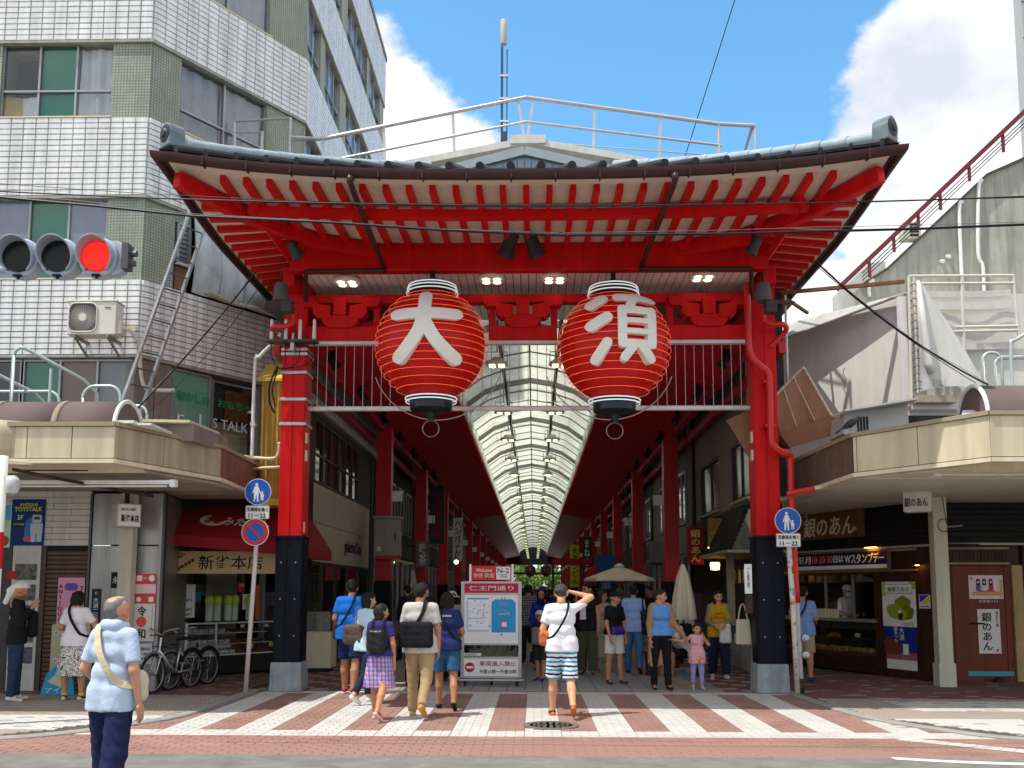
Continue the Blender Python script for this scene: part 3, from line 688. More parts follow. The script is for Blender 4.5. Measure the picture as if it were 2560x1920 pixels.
def spot(loc, aim, label, group=None, k=1.):
    t = thing('floodlight', label, 'floodlight', loc, 0, group); d = Vector(aim).normalized()
    obj('lamp_body', MB().lathe([(.055*k,-.12*k),(.075*k,-.1*k),(.08*k,.05*k),(.105*k,.16*k),(.1*k,.165*k),(.07*k,.1*k),(0,.1*k)],n=18,ax=d), mat('dark_grey_metal',(.045,.045,.048),.45,.3), t, local=True, auto=40)
    obj('bracket', MB().box((-.05*k,-.04*k,.06*k),(.05*k,.04*k,.26*k)), BLACK, t, local=True); return t
spot(at(735,622,-1.2),(.35,.2,-.6),'small dark floodlight under the left corner of the gate eaves','gate eave floodlights')
spot(at(1275,606,-.9),(-.35,.12,-.9),'dark floodlight at the eave centre, tilted left, left one of a pair','gate eave floodlights',1.4)
spot(at(1331,606,-.9),(.35,.12,-.9),'dark floodlight at the eave centre, tilted right, right one of a pair','gate eave floodlights',1.4)
spot(at(1888,610,-1.2),(-.3,.2,-.6),'small dark floodlight under the right corner of the gate eaves','gate eave floodlights')
for s, px, lb in ((-1,703,'grey horn loudspeaker hanging above the left gate column'),(1,1908,'grey horn loudspeaker hanging above the right gate column')):
    t = thing('horn_speaker', lb, 'loudspeaker', at(px,728,-.6), 0, 'gate loudspeakers')
    obj('horn', MB().lathe([(.13,-.17),(.135,-.16),(.115,.03),(.10,.12),(.05,.14),(0,.14)],n=20), mat('speaker_grey',(.085,.085,.09),.55), t, local=True, auto=40)
    obj('hook', MB().tube([V(0,0,.13),V(0,0,.3)],.02,8), BLACK, t, local=True)
    obj('driver_box', MB().box((.02,-.08,-.36),(.2,.1,-.16)), mat('box_grey',(.06,.05,.048),.6), t, local=True, bevel=.01)
# lanterns
LANR = mat('lantern_red',(.52,.007,.005),.45,var=.08,scale=1.5,spec=.3)
NEON = emit_mat('neon_orange',(1,.11,.03),.42); NEONW = emit_mat('neon_white',(.75,.85,.85),.3)
CHARW = mat('character_white',(.86,.84,.78),.5,var=.04)
def lantern(loc, label, strokes):
    t = thing('giant_lantern', label, 'lantern', loc, 0, 'giant red lanterns under the gate')
    prof = [(.34,-.84)]+[(.885*math.sqrt(max(0,1-(z/.875)**2)), z) for z in np.linspace(-.80,.80,21)]+[(.34,.84)]
    prof = [(min(r,.88)*.965,z) for r,z in prof]
    pr2 = []
    for r, z in prof: pr2 += [(r,z)]
    obj('body', MB().lathe(pr2,n=56), LANR, t, local=True, smooth=True)
    RR = lambda z: .875*math.sqrt(max(0,1-(z/.895)**2))
    for i, z in enumerate(np.linspace(-.72,.80,15)):
        r = RR(z)+.03; tilt = -.04
        obj('neon_ring', MB().tube([V(r*math.cos(a),r*math.sin(a),z+tilt*math.sin(a)*0) for a in np.linspace(0,2*math.pi,49)[:-1]],0.0045,6,closed=True), NEON, t, local=True, smooth=True)
    b = MB()
    for z in np.linspace(-.72,.80,15):
        for k in range(14): a = 2*math.pi*(k+.3)/14; r = RR(z); b.cyl((r*.98*math.cos(a),r*.98*math.sin(a),z),((r+.03)*math.cos(a),(r+.03)*math.sin(a),z),.005,5)
    stuff(obj('tube_clips', b, mat('clip',(.6,.3,.25),.5), t, local=True))
    obj('top_cap', MB().lathe([(.0,1.04),(.28,1.04),(.34,1.0),(.38,.84),(.34,.82)],n=32), BLACK, t, local=True, auto=40)
    obj('bottom_cap', MB().lathe([(.34,-.83),(.345,-.88),(.335,-1.02),(.28,-1.06),(.08,-1.07),(.05,-1.2),(0,-1.2)],n=32), mat('cap_navy',(.012,.016,.022),.4,coat=.3), t, local=True, auto=40)
    for z, r in ((.93,.40),(.98,.385),(.87,.41),(-.85,.41),(-.90,.40)): obj('white_ring', MB().tube([V(r*math.cos(a),r*math.sin(a),z) for a in np.linspace(0,2*math.pi,41)[:-1]],.0105,6,closed=True), NEONW, t, local=True)
    obj('pull_ring', MB().tube([V(.13*math.cos(a),0,-1.33+.13*math.sin(a)) for a in np.linspace(0,2*math.pi,25)[:-1]],.008,6,closed=True), mat('ring_steel',(.25,.24,.22),.4,.6), t, local=True)
    obj('hanger', MB().cyl((0,0,1.03),(0,0,1.25),.04), BLACK, t, local=True)
    def on(x, z):                                        # point on the belly, facing the street
        r = RR(z)+.045; x_ = max(-r*.95,min(r*.95,x)); return V(x_,-math.sqrt(r*r-x_*x_),z)
    b = MB()
    for si, (pts, w) in enumerate(strokes):
        P = catmull([V(x,0,z) for x,z in pts],6) if len(pts) > 2 else [V(pts[0][0],0,pts[0][1]).lerp(V(pts[1][0],0,pts[1][1]),i/8) for i in range(9)]
        # outline of a round-ended brush stroke
        n = len(P); Lf, Rt = [], []
        for i in range(n):
            d = (P[min(i+1,n-1)]-P[max(i-1,0)]).normalized(); s_ = V(-d.z,0,d.x); Lf.append(P[i]+s_*w/2); Rt.append(P[i]-s_*w/2)
        d0 = (P[1]-P[0]).normalized(); d1 = (P[-1]-P[-2]).normalized()
        cap1 = [P[-1]+V(d1.x*math.sin(R(a))+ -d1.z*math.cos(R(a)),0,d1.z*math.sin(R(a))+d1.x*math.cos(R(a)))*(w/2) for a in range(20,161,20)]
        cap0 = [P[0]+V(-d0.x*math.sin(R(a))+d0.z*math.cos(R(a)),0,-d0.z*math.sin(R(a))-d0.x*math.cos(R(a)))*(w/2) for a in range(20,161,20)]
        e = .0022*si
        # quads across the stroke keep to the curved belly
        vs = []; fs = []
        ring = [(Lf[i],Rt[i]) for i in range(n)]
        full = [(cap0[len(cap0)-1-k], cap0[k]) for k in range(len(cap0)//2, len(cap0))][::-1]
        rows = [(cap0[3-k],cap0[3+k]) if False else None for k in range(0)]
        rows = [(cap0[6-k] if False else cap0[4+k], cap0[2-k]) for k in range(3)]
        rows0 = [(cap0[3+k+0] if 3+k < 7 else cap0[6], cap0[3-k] if 3-k >= 0 else cap0[0]) for k in (1,2,3)]
        rows1 = [(cap1[3-k], cap1[3+k]) for k in (3,2,1)]
        allr = rows0 + ring + rows1
        for l, r_ in allr:
            for f in (0,.33,.67,1):
                q = l.lerp(r_,f); p = on(q.x,q.z); nn = V(p.x,p.y,0).normalized(); vs.append(p+nn*(.05+e))
            for f in (0,1):
                q = l.lerp(r_,f); p = on(q.x,q.z); nn = V(p.x,p.y,0).normalized(); vs.append(p-nn*.05)
        m_ = len(allr)
        for i in range(m_-1):
            a, c = i*6, (i+1)*6
            fs += [(a+j,c+j,c+j+1,a+j+1) for j in range(3)]+[(a+4,c+4,c,a),(a+3,c+3,c+5,a+5)]
        fs += [(0,1,2,3,5,4),tuple(((m_-1)*6+k) for k in (4,5,3,2,1,0))]
        b.add(vs, fs)
    obj('character', b, CHARW, t, local=True, bevel=.014)
    return t
W_ = .155
dai = [([(-.44,.30),(.44,.30)],.19),([(-.02,.62),(-.03,.30),(-.10,.02),(-.28,-.24),(-.40,-.36)],.195),([(-.01,.16),(.12,-.08),(.28,-.26),(.42,-.38)],.195)]
su = [([(-.40,.48),(-.22,.60)],.16),([(-.40,.12),(-.17,.26)],.17),([(-.33,-.38),(-.17,-.14)],.15),
      ([(.0,.62),(.50,.62)],.15),([(.23,.62),(.17,.44)],.13),([(.05,.40),(.05,-.14)],.13),([(.48,.40),(.48,-.14)],.13),([(.05,.38),(.48,.38)],.13),([(.05,.20),(.48,.20)],.085),([(.05,.03),(.48,.03)],.085),([(.05,-.16),(.48,-.16)],.12),([(.20,-.2),(.08,-.36)],.13),([(.34,-.2),(.46,-.36)],.13)]
lantern((-1.63,-.6,5.52), 'giant red lantern with a simple three-stroke white character under the gate', dai)
lantern((1.28,-.6,5.48), 'giant red lantern with a dense many-stroke white character under the gate', su)
# ------------------------------------------------------------ the covered arcade behind the gate
AC = -.1; AEND = 124.
arc_ = thing('arcade_roof','long vaulted white arcade roof on red steel columns running back from the gate','arcade roof',(AC,20,0))
VAULT = sheer_mat('vault_panel',(.88,.89,.81),.72)
RIBG = mat('vault_frame',(.30,.30,.28),.55,.3,var=.1)
prof = [(-1.95,6.62),(-1.9,7.15),(-1.35,7.55),(-.7,7.78),(0,7.9),(.7,7.78),(1.35,7.55),(1.9,7.15),(1.95,6.62)]
BAY = 3.2; nb = int((AEND-1.0)/BAY)
pm = {}
for k in range(nb):
    y0 = 1.0+k*BAY
    key = k % 1
    if not pm:
        for j in range(8):
            b = MB(); (x0,z0),(x1,z1) = prof[j],prof[j+1]; n = V(-(z1-z0),0,x1-x0).normalized()*.02
            for h in (0,1):                                  # each bay is two overlapping sheets, the nearer one a little lower
                ya, yb = h*BAY/2-.04, (h+1)*BAY/2+.04; lift = V(0,0,0)+n*(0 if h else -1.6)
                p = [V(x0,ya,z0),V(x1,ya,z1),V(x1,yb,z1),V(x0,yb,z0)]; lo = [q+lift for q in p]; hi = [q+lift+n for q in p]
                b.add(lo+hi, [(0,1,2,3),(7,6,5,4),(0,4,5,1),(1,5,6,2),(2,6,7,3),(3,7,4,0)])
            pm[j] = mesh_of('vault_panel', b, VAULT)
    for j in range(8):
        o = link('vault_panel', pm[j], arc_); o.location = V(AC,y0,0)-V(AC,20,0)
ringm = []
for big in (0,1):
    b = MB(); h = .15 if big else .028
    for (x0,z0),(x1,z1) in zip(prof[1:-1],prof[2:-1]): b.beam((x0,0,z0-h/2-.03),(x1,0,z1-h/2-.03),.06 if not big else .09,h,(0,0,1))
    ringm.append(mesh_of('vault_rib', b, RIBG))
for k in range(nb*2+1):
    o = link('vault_rib', ringm[1 if k % 4 == 3 else 0], arc_); o.location = V(AC,1.0+k*BAY/2,0)-V(AC,20,0)
obj('ridge_bar', MB().box((AC-.02,1,7.80),(AC+.02,AEND,7.85)), RIBG, arc_)
for x in (-.72,.72): obj('cable_tray', MB().box((AC+x-.045,1,7.60),(AC+x+.045,AEND,7.66)), mat('tray_grey',(.3,.3,.28),.5,.3), arc_)
# red ribbed side ceilings
for s in (-1, 1):
    b = MB(); vs = []
    y = .9; i = 0; rows = []
    while y < 46: rows.append((y, .045 if i % 2 else 0)); i += 1; y += .07
    rows.append((AEND,0))
    for y, d in rows: vs += [(AC+s*4.0,y,6.14-d),(AC+s*1.95,y,6.55-d)]
    b.add(vs, [(2*i,2*i+1,2*i+3,2*i+2) for i in range(len(rows)-1)])
    o = obj('ribbed_ceiling', b, RED2, arc_); stuff(o)
    obj('ceiling_lid', MB().quad((AC+s*4.7,.9,6.7),(AC+s*1.97,.9,6.95),(AC+s*1.97,AEND,6.95),(AC+s*4.7,AEND,6.7)), mat('lid',(.2,.2,.2),.8), arc_)
    for k in range(int((AEND-1)/1.6)):
        o = obj('edge_panel', MB().box((AC+s*1.93-.02,1+k*1.6+.06,6.53),(AC+s*1.93+.02,2.6+k*1.6-.06,6.70)), sheer_mat('red_edge_sheet',(.62,.02,.015),.5), arc_)
        if k > 30: break
    obj('edge_girder', MB().box((AC+s*4.05-.08,.8,5.98),(AC+s*4.05+.08,AEND,6.16)), RED2, arc_)
    obj('wall_girder', MB().box((AC+s*4.42-.06,.8,5.75),(AC+s*4.42+.06,AEND,5.95)), RED2, arc_)
colm = mesh_of('column', MB().box((-.2,-.2,1.9),(.2,.2,6.1)), RED2); slm = mesh_of('black_sleeve', MB().box((-.22,-.22,.35),(.22,.22,1.9)).box((-.25,-.25,0),(.25,.25,.35)), NAVY)
bxm = mesh_of('white_box', MB().box((-.14,-.06,-.14),(.14,.06,.14)), WHT)
for s in (-1, 1):
    y = 10.6 if s < 0 else 11.8
    while y < AEND:
        o = link('column', colm, arc_); o.location = V(AC+s*4.0,y,0)-V(AC,20,0)
        c = link('black_sleeve', slm, o, True)
        w = link('white_box', bxm, o, True); w.location = (-s*.36,-.1,4.2)
        y += 8.7
# stay rods
for s in (-1, 1):
    for y0 in (12,24): obj('stay_rod', MB().tube([V(AC+s*2.4,y0,6.4),V(AC+s*3.9,y0-.4+8,2.2 if y0 < 20 else 2.6)],.014,6), mat('rod_dark',(.12,.08,.08),.5,.4), arc_)
# lamps down the arcade, each a thing
far_lamp = mesh_of('ceiling_lamp', MB().lathe([(0,.22),(.05,.2),(.16,.06),(.2,.0),(.18,-.02),(0,-.02)],n=12).cyl((0,0,.2),(0,0,1.7),.014,6), mat('arcade_lamp',(.35,.36,.31),.5))
glow = mesh_of('lamp_glow', MB().lathe([(.155,-.025),(.12,-.035),(0,-.035)],n=12), emit_mat('green_white_lamp',(.85,1,.5),1.8))
first = True
k = 0; y = 2.9
while y < AEND-8:
    for s in (-1, 1):
        z = 5.88 if k else 6.05
        lb = f'hanging arcade lamp, {"left" if s<0 else "right"} one of the ' + ('pair just behind the gate beam' if k == 0 else 'second pair from the gate' if k == 1 else 'third pair from the gate' if k == 2 else 'long double row under the vault')
        if k < 4:
            t = dup(L0, (AC+s*.62,y,z), label=lb, group='arcade vault lamps')
            for ch in t.children:
                if ch.name.startswith('yoke'): ch.data = mesh_of('yoke', MB().tube([V(-.2,0,.02),V(-.2,0,.26),V(.2,0,.26),V(.2,0,.02)],.012,6).cyl((0,0,.26),(0,0,1.75),.014,6), STEEL)
        else:
            t = thing('ceiling_lamp', lb, 'lamp', (AC+s*.62,y,5.9), 0, 'arcade vault lamps'); link('housing', far_lamp, t, True); link('lamp_glow', glow, t, True)
    k += 1; y += 4.2 if k < 8 else 5
# the far end: portal, small lanterns, trees in the sun, street
obj('end_girder', MB().box((AC-4.1,AEND,3.9),(AC+4.1,AEND+.3,4.2)).box((AC-4.1,AEND,5.3),(AC+4.1,AEND+.3,8.2)), mat('end_dark',(.012,.01,.012),.6), arc_)
for s in (-1, 1): obj('end_post', MB().box((AC+s*2.9-.12,AEND,0),(AC+s*2.9+.12,AEND+.3,5.3)), MATS['end_dark'], arc_)
for x, lb in ((-1.4,'small dark round lantern at the far arcade mouth, left of its twin'),(.9,'small dark round lantern at the far arcade mouth, right of its twin')):
    t = thing('far_lantern', lb, 'lantern', (x+.9,AEND-.6,4.4), 0, 'lanterns at the far arcade mouth')
    obj('body', MB().lathe([(.3,-.85),(.7,-.5),(.85,0),(.7,.5),(.3,.85)],n=18), mat('far_lantern_red',(.05,.008,.008),.6), t, local=True, smooth=True)
    letters('character', '大' if x < 0 else '須', (0,-.87,0),(1,0,0),(0,0,1),.8,.8, mat('far_char',(.35,.12,.1),.6), t).location = (0,0,0)
LEAF = [mat('leaf_light',(.16,.24,.03),.6,var=.3,scale=2), mat('leaf_mid',(.09,.17,.025),.6,var=.3,scale=2), mat('leaf_dark',(.045,.10,.02),.65,var=.3,scale=2)]
def tree(loc, h, r, label, seed):
    rr = random.Random(seed); t = thing('street_tree', label, 'tree', loc, 0, 'trees beyond the arcade')
    b = MB().tube([V(0,0,0),V(.1,0,h*.3),V(.0,.1,h*.55)],[.22,.16,.1],8)
    for a in range(5): th = a*1.3; b.tube([V(.05,.05,h*.4),V(math.cos(th)*r*.5,math.sin(th)*r*.5,h*.65)],[.09,.03],6)
    obj('trunk', b, mat('bark',(.07,.05,.035),.9,var=.3,bump=.4), t, local=True)
    b = MB(); cl = [(rr.gauss(0,.42)*r, rr.gauss(0,.42)*r, h*.5+rr.gauss(0,.24)*h, rr.uniform(.35,.7)*r*.5) for _ in range(22)]
    for i in range(3200):
        c = rr.choice(cl); d = V(rr.gauss(0,1),rr.gauss(0,1),rr.gauss(0,.8)).normalized()*c[3]*rr.uniform(.6,1.05); p = V(c[0],c[1],c[2])+d
        a = V(rr.gauss(0,1),rr.gauss(0,1),rr.gauss(0,1)).normalized(); e = a.orthogonal().normalized(); sz = rr.uniform(.16,.34); b.mi = rr.choice((0,0,1,1,2))
        b.quad(p-a*sz,p+e*sz*.6,p+a*sz,p-e*sz*.6)
    obj('crown', b, LEAF, t, local=True)
tree((-1.2,150,0),7,4.2,'bright green street tree seen through the far arcade mouth, nearest the middle',3)
tree((3.6,146,0),6,3.6,'low yellow-green tree at the right of the far arcade mouth',5)
tree((-4.5,160,0),8,5,'taller pale green tree behind at the left of the far arcade mouth',9)
struct('far_street', MB().quad((-30,128,-.01),(30,128,-.01),(30,200,-.01),(-30,200,-.01)), mat('far_paving',(.3,.3,.29),.9))
# ------------------------------------------------------------ shop fronts along both sides of the arcade
SHUT = mat('dark_shutter',(.06,.055,.05),.6,var=.15)
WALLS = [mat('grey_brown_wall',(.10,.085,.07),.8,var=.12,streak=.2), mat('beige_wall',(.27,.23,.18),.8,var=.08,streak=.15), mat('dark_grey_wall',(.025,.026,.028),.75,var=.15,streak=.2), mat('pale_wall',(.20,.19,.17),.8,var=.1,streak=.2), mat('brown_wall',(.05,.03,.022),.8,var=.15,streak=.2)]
def shop(s, y0, y1, wall, label, top=6.78, gap=False, seed=0, detail=True):
    rr = random.Random(seed); x = AC+s*4.62
    t = thing('shop_building', label, 'shop', (x+s*1,(y0+y1)/2,0), 0, 'shops along the arcade')
    obj('wall', MB().box((min(x,x+s*3),y0+.02,2.75),(max(x,x+s*3),y1-.02,top)).box((min(x+s*1.5,x+s*3),y0+.02,0),(max(x+s*1.5,x+s*3),y1-.02,2.75)), wall, t)
    if not detail: 
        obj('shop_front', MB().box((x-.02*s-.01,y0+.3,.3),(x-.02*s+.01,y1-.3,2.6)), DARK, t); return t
    b = MB(); n = max(2,int((y1-y0)/1.3))
    for i in range(n):
        ya = y0+.15+(y1-y0-.3)*i/n; yb = y0+.15+(y1-y0-.3)*(i+1)/n
        f = obj('shop_door', MB().box((x-.03,ya,.05),(x+.03,ya+.06,2.7)).box((x-.03,yb-.06,.05),(x+.03,yb,2.7)).box((x-.03,ya+.06,2.62),(x+.03,yb-.06,2.7)).box((x-.03,ya+.06,.05),(x+.03,yb-.06,.2)), ALU, t)
        obj('glass', MB().box((x+s*.02-.004,ya+.06,.2),(x+s*.02+.004,yb-.06,2.62)), SHOWG, f)
    for i in range(int((y1-y0)*1.6)):                        # goods and racks inside
        yy = rr.uniform(y0+.3,y1-.3); hh = rr.uniform(.4,1.9); ww = rr.uniform(.15,.5)
        obj('goods_rack', MB().box((x+s*.35-.12,yy,0),(x+s*.35+.2,yy+ww,hh)), mat('goods%d'%rr.randint(0,5),(rr.uniform(.03,.3),rr.uniform(.03,.2),rr.uniform(.03,.2)),.7), t)
    for i in range(max(1,int((y1-y0)/2.2))):
        yc = y0+1.1+i*2.2
        if yc+.8 > y1: break
        w = obj('window', MB().box((x-.05,yc-.8,3.6),(x+.05,yc-.72,5.2)).box((x-.05,yc+.72,3.6),(x+.05,yc+.8,5.2)).box((x-.05,yc-.72,3.6),(x+.05,yc+.72,3.68)).box((x-.05,yc-.72,5.12),(x+.05,yc+.72,5.2)).box((x-.05,yc-.03,3.68),(x+.05,yc+.03,5.12)), ALU, t)
        obj('pane', MB().box((x-s*.015-.006,yc-.72,3.68),(x-s*.015+.006,yc+.72,5.12)), GLASS, w)
    return t
def blade_sign(loc, w, h, face, text, ink, label, side, vertical=True, cat='sign'):
    """sign board that sticks out of a wall, faces the street"""
    t = thing('hanging_sign', label, cat, loc, 0)
    o = obj('board', MB().box((-w/2,-.07,-h/2),(w/2,.07,h/2)), face, t, local=True, bevel=.008)
    if text:
        q = letters('lettering', text, (0,-.072,0), XU, ZU, w*.62, h*.86, ink, None, .015, vertical=vertical); q.parent = t
    for q in (.3,-.3): obj('bracket', MB().box((min(side*w/2,side*(w/2+.35)),-.02,h*q),(max(side*w/2,side*(w/2+.35)),.02,h*q+.03)), BLACK, t, local=True)
    return t
# ------------------------------------------------------------ left corner building: white tile bands, sage mosaic piers
def mosaic(name, col, ang, sc, grout=.5):
    m = mat(name, col, .55, var=.1, scale=2.5, streak=.12); nt = m.node_tree; N = nt.nodes; L = nt.links; b = N['Principled BSDF']
    tc = N.new('ShaderNodeTexCoord'); mp = N.new('ShaderNodeMapping'); mp.inputs['Rotation'].default_value = (0,0,-ang); L.new(tc.outputs['Object'], mp.inputs[0])
    sp = N.new('ShaderNodeSeparateXYZ'); L.new(mp.outputs[0], sp.inputs[0]); cb = N.new('ShaderNodeCombineXYZ'); L.new(sp.outputs[0], cb.inputs[0]); L.new(sp.outputs[2], cb.inputs[1])
    br = N.new('ShaderNodeTexBrick'); br.offset = 0; br.inputs['Scale'].default_value = sc; br.inputs['Mortar Size'].default_value = .07; br.inputs['Brick Width'].default_value = .5; br.inputs['Row Height'].default_value = .5
    br.inputs['Color1'].default_value = (1,1,1,1); br.inputs['Color2'].default_value = (.86,.88,.84,1); br.inputs['Mortar'].default_value = (grout,)*3+(1,); L.new(cb.outputs[0], br.inputs[0])
    old = b.inputs['Base Color'].links[0].from_socket; mx = N.new('ShaderNodeMix'); mx.data_type = 'RGBA'; mx.blend_type = 'MULTIPLY'; mx.inputs['Factor'].default_value = 1
    L.new(old, mx.inputs['A']); L.new(br.outputs[0], mx.inputs['B']); L.new(mx.outputs['Result'], b.inputs['Base Color']); return m
CH = V(1.96,3.0,0).normalized(); CHA = math.atan2(CH.y,CH.x); CHL = V(1.96,3.0,0).length
SAGE = (.37,.405,.33)
SAGES = [mosaic('sage_mosaic_front',SAGE,0,9.5), mosaic('sage_mosaic_chamfer',SAGE,CHA,9.5), mosaic('sage_mosaic_side',SAGE,R(90),9.5)]
TILE = mat('white_glazed_tile',(.79,.79,.79),.28,var=.07,scale=3.5,coat=.15,streak=.2); GROUT = mat('tile_grout',(.15,.15,.15),.9,var=.2)
ab = thing('apartment_building','white tiled corner apartment building with sage green piers and large windows','building',(-9,4,0))
C0, C1, C2 = V(-6.62,0,0), V(-4.66,3.0,0), V(-4.66,12.9,0)
FR = [(V(-14,0,0),V(1,0,0),V(0,-1,0),7.38), (C0,CH,V(CH.y,-CH.x,0),CHL), (C1,V(0,1,0),V(1,0,0),9.9)]   # origin, along, outward, length
def plan(i): 
    q = [(-14,i),(-6.62-i*.5,i),(-4.66-i,3.0+i*.55),(-4.66-i,12.9-i),(-14,12.9-i)]; return q
def ring(z0, z1, ins, m, name):
    return obj(name, MB().prism(plan(ins), (0,0,0),(1,0,0),(0,1,0),(0,0,1), z0, z1), m, ab)
TB = [(5.56,6.86),(8.34,9.74),(11.16,12.5),(13.95,15.3),(16.7,18.2)]
WB = [(6.86,8.34),(9.74,11.16),(12.5,13.95),(15.3,16.7)]
for z0, z1 in TB: ring(z0, z1, .02, GROUT, 'wall_band')
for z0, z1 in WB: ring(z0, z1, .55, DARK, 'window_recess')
ring(18.2, 18.35, -.05, mat('roof_edge',(.16,.16,.18),.6), 'roof_edge')
for z0, z1 in TB: ring(z0-.045, z0-.001, -.02, mat('band_trim',(.36,.35,.31),.6,streak=.2), 'band_trim'); 
TW, TH = .2155, .0975
tme = {}
tiles = []
for fi, (o, d, n, Ln) in enumerate(FR):
    for z0, z1 in TB:
        nu = int(Ln/TW); nv = int((z1-z0)/TH); e = .008
        for i in range(nu):
            for j in range(nv):
                p = o+d*(e+(i+.5)*(Ln-2*e)/nu)+V(0,0,z0+(j+.5)*(z1-z0)/nv); tiles.append((p, fi, (Ln-2*e)/nu, (z1-z0)/nv))
def inview(p):
    v = p-CAMLOC; z = v.dot(_f); x = PPX+FPX*v.dot(_r)/z; y = PPY-FPX*v.dot(_u)/z; return -30 < x < 2600 and -30 < y < 1930
tiles = [t for t in tiles if t[1] != 0 or t[0].x > -10.6]
key = lambda t: -(t[2]*t[3]*abs(FR[t[1]][2].dot((t[0]-CAMLOC).normalized()))/(t[0]-CAMLOC).length_squared) if inview(t[0]) and t[0].z < 12.5 else 1
tiles.sort(key=key)
def tile_geo(b, p, fi, w, h, wob=True):
    o, d, n, _ = FR[fi]; w = w/2-.0055; h = h/2-.005; t = .02+rnd.uniform(0,.003); c = .006; z = V(0,0,1); k = rnd.uniform(-.0012,.0012); k2 = rnd.uniform(-.0012,.0012)
    P = lambda a, e, f: p+d*a+z*e+n*(f+k*a/w+k2*e/h)
    b.add([P(-w,-h,-.02),P(w,-h,-.02),P(w,h,-.02),P(-w,h,-.02),P(-w+c,-h+c,t),P(w-c,-h+c,t),P(w-c,h-c,t),P(-w+c,h-c,t)],[(0,1,5,4),(1,2,6,5),(2,3,7,6),(3,0,4,7),(4,5,6,7)])
for t in tiles[:300]:
    b = MB(); tile_geo(b, V(0,0,0), *t[1:]); k = (t[1], round(t[2],3), round(t[3],3), rnd.randint(0,3))
    if k not in tme: tme[k] = mesh_of('tile', b, TILE)
    o = link('tile', tme[k], ab); o.location = t[0]-wpos(ab)
b = MB()
for t in tiles[300:]: tile_geo(b, *t)
stuff(obj('tiles', b, TILE, ab))
# piers of sage mosaic between the windows, set back a touch
def pier(fi, u0, u1, z0, z1):
    o, d, n, L_ = FR[fi]; return obj('pier', MB().fbox(o,d,(0,0,1),n,u0,u1,z0,z1,-.5,-.03), SAGES[fi], ab)
CURT = mat('white_curtain',(.74,.74,.76),.8,var=.12,scale=3); GREENB = mat('green_blind',(.015,.25,.15),.6,var=.06); BROWNB = mat('brown_board',(.26,.14,.08),.8,var=.08); GREYB = mat('grey_blind',(.28,.29,.33),.6,var=.05); TEALB = mat('pale_teal_sheet',(.30,.58,.47),.5,var=.05); BLUEG = mat('blue_grey_pane',(.16,.19,.25),.12,var=.1,spec=.9)
DUSTY = pane_mat('dusty_pane',(.62,.64,.66),.45,.08)
def curtain(b, o, d, n, u0, u1, z0, z1, dep, amp=.035, fr=16, seed=0):
    rr = random.Random(seed); ph = rr.random()*6
    def f(a, c): 
        u = u0+(u1-u0)*a; return o+d*u+V(0,0,z0+(z1-z0)*c)+n*(dep+amp*math.sin(u*fr+ph+1.3*math.sin(c*2.2+u*3))+amp*.5*math.sin(u*fr*2.3+ph*2))
    b.grid(f, 40, 8)
def window(fi, u0, u1, z0, z1, panes, transom=None, dep=-.10, glass=None, seed=0, edge=True):
    """panes: list of backing kinds; each pane a child of its frame"""
    o, d, n, L_ = FR[fi]; Z = (0,0,1); n_ = len(panes); fw = .035; glass = glass or PANE; b = MB()
    b.fbox(o,d,Z,n,u0,u1,z1-fw,z1,dep-.05,dep+.03).fbox(o,d,Z,n,u0,u1,z0,z0+fw,dep-.05,dep+.05)
    cs = [u0+(u1-u0)*i/n_ for i in range(n_+1)]
    for i, c in enumerate(cs): b.fbox(o,d,Z,n,c-fw/2-(.01 if i in (0,n_) else 0),c+fw/2+(.01 if i in (0,n_) else 0),z0+fw,z1-fw,dep-.05,dep+.03)
    if transom: b.fbox(o,d,Z,n,u0+fw,u1-fw,transom-fw/2,transom+fw/2,dep-.04,dep+.035)
    w = obj('window', b, ALU, ab)
    for i, kind in enumerate(panes):
        a, c = cs[i]+fw/2, cs[i+1]-fw/2
        if kind in ('green','brown','grey','teal'):
            obj('blind', MB().fbox(o,d,Z,n,a,c,z0+fw,z1-fw,dep-.06,dep-.05), {'green':GREENB,'brown':BROWNB,'grey':GREYB,'teal':TEALB}[kind], w)
        elif kind == 'curtain':
            q = MB(); curtain(q,o,d,n,a,c,z0+fw,z1-fw,dep-.12,seed=seed+i); obj('curtain', q, CURT, w, smooth=True)
        elif kind == 'cloth':
            q = MB(); curtain(q,o,d,n,a,(a+c)/2,z0+fw,z0+fw+.42,dep-.08,.015,seed=1); obj('cloth', q, mat('yellow_cloth',(.55,.38,.12),.8), w, smooth=True)
            q = MB(); curtain(q,o,d,n,(a+c)/2,c,z0+fw,z0+fw+.42,dep-.08,.015,seed=2); obj('cloth', q, CURT, w, smooth=True)
        obj('pane', MB().fbox(o,d,Z,n,a,c,z0+fw,z1-fw,dep-.012,dep-.006), BLUEG if kind == 'blue' else (glass if kind != 'dark' else GLASS), w)
    if edge: obj('sill', MB().fbox(o,d,Z,n,u0-.03,u1+.03,z0-.02,z0+.006,dep,.03), CREAM2, w)
    return w
u = lambda x: x+14
pier(0,u(-14),u(-9.27),9.74,11.16); pier(0,u(-7.31),7.37,9.74,11.16); pier(0,u(-14),u(-9.32),6.86,8.34); pier(0,u(-7.28),7.37,6.86,8.34)
window(0,u(-9.27),u(-7.31),9.76,11.14,['cloth','green','curtain'],10.27)
window(0,u(-9.32),u(-7.28),6.88,8.32,['blue','green','blue'])
pier(1,.0,.63,9.74,11.16); pier(1,2.6,CHL,9.74,11.16); window(1,.63,2.6,9.76,11.14,['curtain','curtain'],10.2,glass=DUSTY,seed=5)
pier(1,.0,.63,6.86,8.34)
